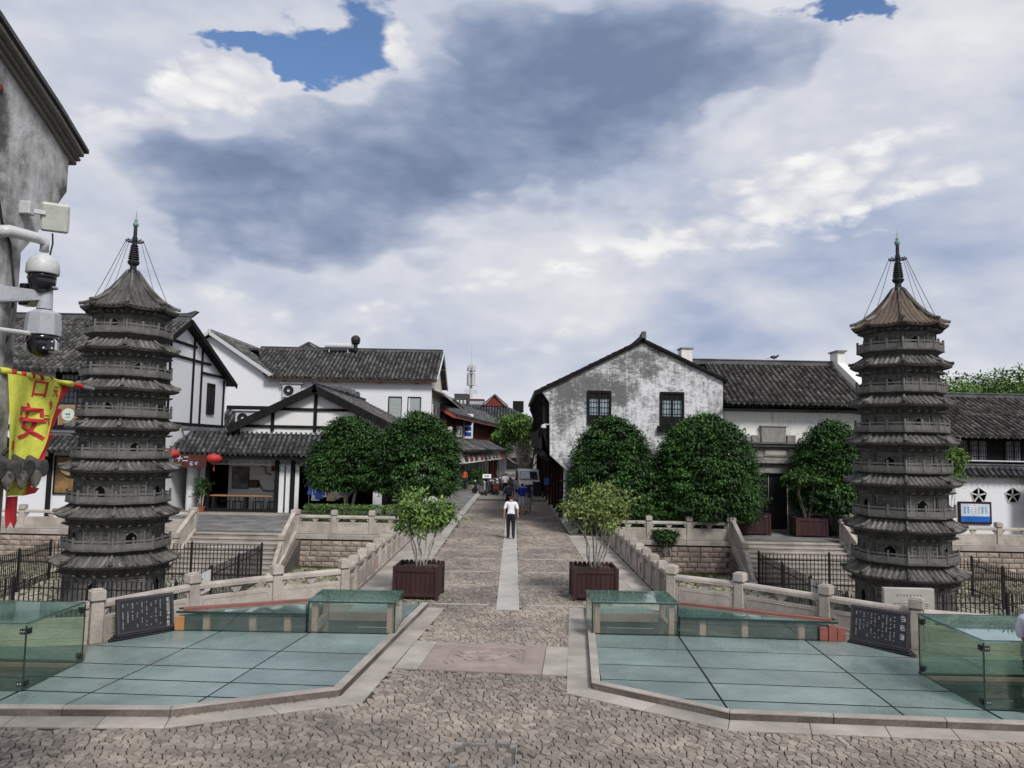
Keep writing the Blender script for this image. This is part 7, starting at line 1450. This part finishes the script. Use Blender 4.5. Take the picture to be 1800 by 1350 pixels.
# ================================================================ people
def bone_dist(p, a, b):
    ab = b - a; t = max(0., min(1., (p - a).dot(ab) / ab.length_squared)); return (p - a - ab * t).length
def person(label, loc, rz, J, clothes, hair=None, height=1.7, group=None, extra=None):
    """J: joint overrides (name -> xyz, facing +y); clothes: list of (part name, material, bone set, offset[, z range])"""
    P = dict(pelvis=(0, 0, .93), waist=(0, .0, 1.08), chest=(0, .0, 1.28), neck=(0, 0, 1.44), head0=(0, .015, 1.53), head1=(0, .025, 1.64),
             shL=(-.185, -.005, 1.385), elL=(-.235, -.03, 1.12), wrL=(-.245, .03, .88), haL=(-.245, .045, .81), shR=(.185, -.005, 1.385), elR=(.235, -.03, 1.12), wrR=(.245, .03, .88), haR=(.245, .045, .81),
             hiL=(-.09, 0, .90), knL=(-.10, .03, .50), anL=(-.10, -.01, .09), toL=(-.115, .13, .035), hiR=(.09, 0, .90), knR=(.10, .03, .50), anR=(.10, -.01, .09), toR=(.115, .13, .035))
    P.update(J); s = height / 1.72; P = {k: Vector(v) * s for k, v in P.items()}
    rad = dict(pelvis=(.155, .115), waist=(.135, .10), chest=(.165, .115), neck=(.058, .058), head0=(.075, .09), head1=(.078, .095), shL=(.062, .062), shR=(.062, .062), elL=(.043, .043), elR=(.045, .045), wrL=(.030, .030), wrR=(.030, .030), haL=(.034, .022), haR=(.034, .022),
               hiL=(.092, .095), hiR=(.092, .095), knL=(.060, .062), knR=(.060, .062), anL=(.040, .042), anR=(.040, .042), toL=(.040, .028), toR=(.040, .028))
    E_ = [('pelvis', 'waist'), ('waist', 'chest'), ('chest', 'neck'), ('neck', 'head0'), ('head0', 'head1'), ('chest', 'shL'), ('shL', 'elL'), ('elL', 'wrL'), ('wrL', 'haL'), ('chest', 'shR'), ('shR', 'elR'), ('elR', 'wrR'), ('wrR', 'haR'), ('pelvis', 'hiL'), ('hiL', 'knL'), ('knL', 'anL'), ('anL', 'toL'), ('pelvis', 'hiR'), ('hiR', 'knR'), ('knR', 'anR'), ('anR', 'toR')]
    K = list(P); me = bpy.data.meshes.new('skel'); me.from_pydata([tuple(P[k]) for k in K], [(K.index(a), K.index(b)) for a, b in E_], [])
    ob = bpy.data.objects.new('skel', me); COL.objects.link(ob); sk = ob.modifiers.new('s', 'SKIN'); sk.use_smooth_shade = True; sk.branch_smoothing = .4
    dat = me.skin_vertices[0].data if me.skin_vertices else None
    if dat is None:
        bm = bmesh.new(); bm.from_mesh(me); bm.verts.layers.skin.verify(); bm.to_mesh(me); bm.free(); dat = me.skin_vertices[0].data
    for i, k in enumerate(K): dat[i].radius = tuple(q * s for q in rad[k]); dat[i].use_root = (k == 'pelvis')
    ss = ob.modifiers.new('u', 'SUBSURF'); ss.levels = 2; ss.render_levels = 2
    dg = bpy.context.evaluated_depsgraph_get(); bme = bpy.data.meshes.new_from_object(ob.evaluated_get(dg)); bpy.data.objects.remove(ob)
    t = thing('person', label, 'person', loc, rz, group); co = [v.co.copy() for v in bme.vertices]; no = [v.normal.copy() for v in bme.vertices]; fs = [tuple(p.vertices) for p in bme.polygons]
    fb_ = []
    for f in fs:
        c = sum((co[i] for i in f), V(0, 0, 0)) / len(f); d = [(bone_dist(c, P[a], P[b]) / (max(rad[b]) * s + .02), b) for a, b in E_]; fb_.append((min(d)[1], c))
    bd = MB(); bd.add(co, fs)
    for sd in ('L', 'R'):      # fingers: five short tapered chains rooted in the palm
        w, h = P['wr' + sd], P['ha' + sd]; d = (h - w).normalized(); ac = V(0, 1, 0) - d * d.y; ac.normalize(); sx = 1 if sd == 'L' else -1; inn = V(sx, 0, 0)
        for q, ln in ((-1.5, .06), (-.5, .075), (.5, .08), (1.5, .07)): b0 = h + ac * q * .017 * s + d * .012; bd.tube([b0, b0 + d * ln * .5 * s + inn * .006, b0 + d * ln * .9 * s + inn * .022], [.0095, .0088, .007], 6)
        b0 = h + ac * .03 * s - d * .02; bd.tube([b0, b0 + ac * .022 + d * .025, b0 + ac * .024 + d * .055 + inn * .008], [.011, .010, .008], 6)
    hc = (P['head0'] + P['head1']) / 2; fwd = V(0, 1, 0)
    bd.ball(hc + V(0, .098 * s, -.012), .016 * s, 8, 6, (.8, 1.2, 1.3))
    for sx in (-1, 1): bd.ball(hc + V(sx * .080 * s, -.005, -.005), .026 * s, 8, 6, (.35, .8, 1.15))
    b_ = obj('body', bd, skin_m, t, smooth=True)
    ey = MB()
    for sx in (-1, 1): ey.ball(hc + V(sx * .032 * s, .089 * s, .012), .011 * s, 8, 6)
    obj('eye', ey, hair_m, t); obj('mouth', MB().box(hc + V(0, .092 * s, -.055 * s), (.045, .012, .010)), M('lips', (.30, .12, .10), .5), t)
    for spec in clothes:
        nm, mt, bones, off = spec[:4]; zr = spec[4] if len(spec) > 4 else (-9, 9); use = [i for i, (b, c) in enumerate(fb_) if b in bones and zr[0] * s < c.z < zr[1] * s]
        if not use: continue
        ids = sorted({v for i in use for v in fs[i]}); mp = {v: k for k, v in enumerate(ids)}; m = MB(); m.add([co[v] + no[v] * off for v in ids], [tuple(mp[v] for v in fs[i]) for i in use]); obj(nm, m, mt, t, smooth=True)
    if hair:
        kind = hair; use = [i for i, (b, c) in enumerate(fb_) if b in ('head0', 'head1') and (c.z > hc.z + .035 * s or (c.y < hc.y - .005 and c.z > hc.z - .055 * s))]
        if kind == 'bald': use = [i for i in use if fb_[i][1].z < hc.z + .085 * s or fb_[i][1].y > hc.y + .02]
        ids = sorted({v for i in use for v in fs[i]}); mp = {v: k for k, v in enumerate(ids)}; m = MB(); m.add([co[v] + no[v] * .012 for v in ids], [tuple(mp[v] for v in fs[i]) for i in use])
        if kind == 'long': m.loft([[(hc.x + w * math.cos(a * PI / 5), hc.y - .03 + d * math.sin(a * PI / 5) + o_, hc.z + z) for a in range(10)] for w, d, o_, z in ((.085, .075, 0, .06), (.095, .07, -.02, -.05), (.10, .05, -.06, -.18), (.09, .035, -.075, -.32), (.05, .02, -.07, -.42))])
        obj('hair', m, hair_m, t, smooth=True)
    return t
TOP = {'waist', 'chest', 'shL', 'shR', 'neck'}; SLV = {'elL', 'elR'}; LEGS = {'waist', 'pelvis', 'hiL', 'hiR', 'knL', 'knR'}; SHIN = {'anL', 'anR'}; FEET = {'toL', 'toR'}
white_t = M('white_shirt', (.74, .74, .80), .9, .06, 9, bump=.2, bscale=12); black_tr = M('black_trousers', (.012, .012, .015), .85, .2); blk_shoe = M('black_shoe', (.015, .013, .012), .5)
shirt = lambda m_: [('shirt', m_, {'waist', 'chest', 'neck', 'shL', 'shR', 'pelvis'}, .014, (.90, 1.43)), ('sleeve', m_, SLV, .013, (1.17, 1.5))]
person('man in white t-shirt and black trousers walking away on the centre strip', (.06, 30.6, .035), 0, dict(knR=(.10, .02, .50), anR=(.10, -.20, .16), toR=(.115, -.13, .03), knL=(-.10, .08, .51), anL=(-.095, .04, .09), toL=(-.11, .18, .035), haL=(-.27, .03, .80), wrL=(-.27, .02, .87), elL=(-.255, -.04, 1.12), haR=(.275, -.02, .80), wrR=(.27, -.02, .87), elR=(.255, -.05, 1.12)),
       shirt(white_t) + [('trousers', black_tr, LEGS | SHIN, .020, (.0, .97)), ('shoe', blk_shoe, FEET, .012)], 'bald', 1.74)
person('man in bright blue t-shirt and pale shorts walking away', (.66, 41.4, .03), 0, dict(knL=(-.10, .06, .5), anL=(-.1, .05, .09), toL=(-.11, .19, .035)), shirt(M('blue_shirt', (.012, .035, .36), .85)) + [('shorts', M('pale_shorts', (.42, .42, .45), .9), LEGS, .030, (.50, .97)), ('shoe', blk_shoe, FEET, .012)], 'short', 1.74)
person('man in grey blue shirt with backpack, left of the blue t-shirt', (-.05, 42.6, .03), 0, dict(elL=(-.29, -.02, 1.14), wrL=(-.34, .02, .93), haL=(-.35, .03, .86)), shirt(M('greyblue_shirt', (.12, .155, .22), .9)) + [('trousers', M('dark_jeans', (.025, .03, .045), .9), LEGS | SHIN, .02, (.0, .97)), ('shoe', blk_shoe, FEET, .012)], 'short', 1.72)
bp = thing('backpack', 'dark backpack worn by the man in grey blue shirt', 'backpack', (-.05, 42.45, .03)); obj('pack', MB().loft([[(-.14, -.10, .98), (.14, -.10, .98), (.14, .03, .98), (-.14, .03, .98)], [(-.16, -.14, 1.15), (.16, -.14, 1.15), (.16, .03, 1.15), (-.16, .03, 1.15)], [(-.11, -.08, 1.42), (.11, -.08, 1.42), (.11, .03, 1.42), (-.11, .03, 1.42)]]), M('pack_cloth', (.06, .07, .09), .9), bp, bevel=.03)
person('long haired woman in grey blue top and white shorts walking away', (1.02, 42.3, .03), 0, dict(knL=(-.09, .03, .5), anL=(-.09, -.22, .17), toL=(-.10, -.17, .04), knR=(.09, .08, .5), anR=(.08, .05, .09), toR=(.085, .18, .035)), shirt(M('slate_top', (.10, .13, .20), .9)) + [('shorts', M('white_shorts', (.62, .60, .58), .9), LEGS, .028, (.60, .99)), ('shoe', blk_shoe, FEET, .012)], 'long', 1.64)
hb = thing('waist_bag', 'small dark bag at the waist of the long haired woman', 'bag', (1.05, 42.12, .98)); obj('pouch', MB().bx(-.09, .09, -.06, .02, -.07, .07), M('pouch', (.05, .05, .05), .7), hb, bevel=.02)
person('distant person in an orange top by the nearest lane shop', (-3.75, 63.2, .1), .4, {}, shirt(M('orange_top', (.62, .10, .02), .8)) + [('trousers', black_tr, LEGS | SHIN, .02, (.0, .97)), ('shoe', blk_shoe, FEET, .012)], 'short', 1.66)
person('distant person in white top standing among the parked scooters', (-.35, 57.6, .03), .2, {}, shirt(white_t) + [('trousers', black_tr, LEGS | SHIN, .02, (.0, .97)), ('shoe', blk_shoe, FEET, .012)], 'short', 1.68)
pat = bpy.data.materials.new('spotted_cloth'); pat.use_nodes = True; q = NT(pat.node_tree); vo = q.new('ShaderNodeTexVoronoi'); vo.inputs['Scale'].default_value = 38; q.put(vo.inputs['Vector'], q.new('ShaderNodeNewGeometry').outputs['Position']); q.put(q.n['Principled BSDF'].inputs['Base Color'], q.mix(q.mapr(vo.outputs[0], .25, .42), (.62, .6, .58), (.015, .015, .02))); q.n['Principled BSDF'].inputs['Roughness'].default_value = .9
person('person in pale lilac top and black spotted trousers at the right frame edge', (7.27, 10.76, ZG), R_(-60), dict(elL=(-.25, .02, 1.14), wrL=(-.22, .14, .98), haL=(-.20, .20, .95)), [('blouse', M('lilac_top', (.55, .54, .63), .9, .06, 9, bump=.3, bscale=10), {'waist', 'chest', 'neck', 'shL', 'shR', 'pelvis'}, .03, (.72, 1.45)), ('sleeve', M('lilac_top', (.55, .54, .63)), SLV, .026), ('trousers', pat, LEGS | SHIN, .045, (.1, .95)), ('shoe', blk_shoe, FEET, .012)], 'short', 1.60)

# ================================================================ vehicles and lane clutter
def van(label, loc, rz):
    t = thing('parked_van', label, 'van', loc, rz); w = .82; body = M('van_paint', (.52, .53, .53), .3, .05, 2, spec=.6)
    pr = [(-2.0, .32), (-2.02, .70), (-1.72, .98), (-1.25, 1.12), (-.72, 1.78), (-.4, 1.88), (1.7, 1.90), (1.95, 1.75), (2.0, .8), (1.98, .32)]
    obj('body', MB().loft([[(x * w, y, z) for y, z in pr] for x in ()] or [[(-w * .94, y, z) for y, z in pr], [(-w, y * .985, z * .99 + .006) for y, z in pr], [(w, y * .985, z * .99 + .006) for y, z in pr], [(w * .94, y, z) for y, z in pr]]), body, t, bevel=.03)
    ws = obj('windscreen', MB().add([(-w * .86, -1.235, 1.16), (w * .86, -1.235, 1.16), (w * .78, -.765, 1.74), (-w * .78, -.765, 1.74)], [(0, 1, 2, 3)]), pane_dark, t); ws.location = (0, -.03, .02); obj('sun_sheet', MB().add([(-w * .82, -1.25, 1.18), (w * .12, -1.25, 1.18), (w * .10, -.80, 1.72), (-w * .74, -.80, 1.72)], [(0, 1, 2, 3)]), paper_m, ws)
    for sx in (-1, 1):
        obj('headlight', MB().box((sx * .58, -1.95, .78), (.30, .10, .16)), M('headlight', (.6, .62, .63), .15, spec=.7), t, bevel=.03); obj('mirror', MB().box((sx * .95, -1.05, 1.18), (.16, .08, .20)), black_paint, t, bevel=.02); obj('side_window', MB().bx(sx * .825 - .004, sx * .825 + .004, -.6, 1.6, 1.2, 1.65), pane_dark, t)
        for y in (-1.3, 1.3): o = obj('wheel', MB().lathe([(.20, -.09), (.30, -.085), (.31, 0), (.30, .085), (.20, .09)], 18), black_paint, t, (sx * .74, y, .31), (0, PI / 2, 0)); obj('rim', MB().lathe([(.02, -.095), (.18, -.092), (.18, .092), (.02, .095)], 14), steel, o)
    obj('grille', MB().bx(-.34, .34, -2.03, -2.0, .62, .80), black_paint, t); obj('bumper', MB().box((0, -2.0, .42), (1.6, .16, .22)), body, t, bevel=.04); obj('number_plate', MB().bx(-.22, .22, -2.10, -2.085, .40, .52), M('plate_blue', (.02, .06, .35), .5), t)
    return t
van('white van parked facing the camera in the lane', (1.35, 60.5, .01), R_(4))
def scooter(i, label, loc, rz, colour):
    t = thing('motor_scooter', label, 'scooter', loc, rz, 'scooters parked in the lane'); bm_ = M('scooter%d' % i, colour, .3, .1, spec=.6)
    for y in (-.58, .58): obj('wheel', MB().lathe([(.13, -.05), (.23, -.045), (.245, 0), (.23, .045), (.13, .05)], 14), black_paint, t, (0, y, .245), (0, PI / 2, 0))
    obj('body', MB().prism_x([(.80, .38), (.75, .62), (.40, .72), (.10, .70), (.02, .36), (-.32, .28), (-.38, .36), (-.44, .92), (-.54, .94), (-.62, .42), (-.42, .20), (.2, .20), (.55, .30)], -.13, .13), bm_, t, bevel=.035)
    obj('seat', MB().prism_x([(.82, .70), (.78, .80), (.3, .82), (.05, .76), (.1, .70)], -.13, .13), black_paint, t, bevel=.03); obj('handlebar', MB().tube([(-.34, -.42, 1.06), (-.12, -.50, 1.0), (.12, -.50, 1.0), (.34, -.42, 1.06)], .02, 6), black_paint, t)
    obj('headlamp', MB().ball((0, -.56, .95), .10, 10, 6, (1, .7, .8)), M('headlight', (.6, .62, .63), .15), t); obj('fork', MB().tube([(0, -.50, .95), (0, -.58, .25)], .035, 6), black_paint, t)
    for sx in (-1, 1): obj('mirror', MB().box((sx * .30, -.44, 1.22), (.12, .02, .08)), black_paint, t)
    return t
sc = [(-2.0, 57.6, .4, (.35, .34, .32), 'cream'), (-1.55, 58.6, .7, (.02, .02, .022), 'black'), (-1.1, 58.0, .3, (.12, .02, .015), 'dark red'), (-2.2, 59.8, .5, (.03, .035, .05), 'navy'), (-1.7, 61.0, .6, (.32, .33, .34), 'silver'), (-.95, 60.2, .2, (.02, .02, .02), 'glossy black'), (-1.3, 62.6, .5, (.10, .10, .11), 'grey'), (-.6, 63.4, .5, (.20, .03, .02), 'brick red'), (-1.0, 65.5, .3, (.04, .04, .05), 'charcoal'), (-.4, 66.8, .6, (.25, .25, .26), 'pale grey'), (-.2, 69, .4, (.03, .03, .03), 'matt black')]
for i, (x, y, a, c, nm) in enumerate(sc): scooter(i, '%s scooter parked in the crowded row by the lane shops' % nm, (x, y, .01), a - PI * .5 * (i % 2), c)
bn = thing('rubbish_bin', 'dark wheeled bin under a cover beside the van', 'bin', (2.0, 57.4, .01)); obj('bin_body', MB().loft([[(-.26, -.28, .06), (.26, -.28, .06), (.26, .28, .06), (-.26, .28, .06)], [(-.32, -.36, 1.0), (.32, -.36, 1.0), (.32, .36, 1.0), (-.32, .36, 1.0)]]), black_paint, bn, bevel=.03); obj('lid', MB().bx(-.35, .35, -.4, .4, 1.002, 1.07), black_paint, bn, bevel=.02)
sp_ = thing('lane_sign_post', 'small white sign on a black post at the head of the lane', 'sign', (-1.72, 57.0, .02)); obj('post', MB().bx(-.05, .05, -.05, .05, 0, 1.3), black_paint, sp_); obj('plate', MB().box((0, -.04, 1.42), (.62, .04, .30), 0, R_(-20)), white_print, sp_); o = MB()
for k in range(2): o.box((0, -.075, 1.46 - k * .08), (.4, .004, .03), 0, R_(-20))
obj('printed_line', o, ink_m, sp_)
for k in range(3):
    st_ = thing('rope_stanchion', ['rope stanchion nearest the hedge tree on the left lane', 'middle rope stanchion on the left lane', 'farthest rope stanchion on the left lane'][k], 'barrier post', (-4.35 + k * .38, 49.0 + k * 1.9, .03), 0, 'rope barrier posts'); obj('pole', MB().lathe([(.16, 0), (.16, .03), (.03, .05), (.03, .92), (.05, .95), (.02, 1.0)], 10), steel, st_)
    if k < 2: obj('rope', MB().tube([(0, 0, .9), (.1, .5, .68), (.19, .95, .62), (.28, 1.4, .68), (.38, 1.9, .9)], .025, 6), white_print, st_)
pf = thing('picket_screen', 'small white picket screen under the left trees by the lane', 'fence', (-5.0, 46.0, .02))
for k in range(7): obj('picket', MB().prism_y([(-.6 + k * .19, 0), (-.45 + k * .19, 0), (-.45 + k * .19, .85 + .08 * (k % 2)), (-.525 + k * .19, .93 + .08 * (k % 2)), (-.6 + k * .19, .85 + .08 * (k % 2))], -.015, .015), plaster, pf)
for z in (.2, .65): obj('rail', MB().bx(-.62, .74, .016, .04, z, z + .06), plaster, pf)
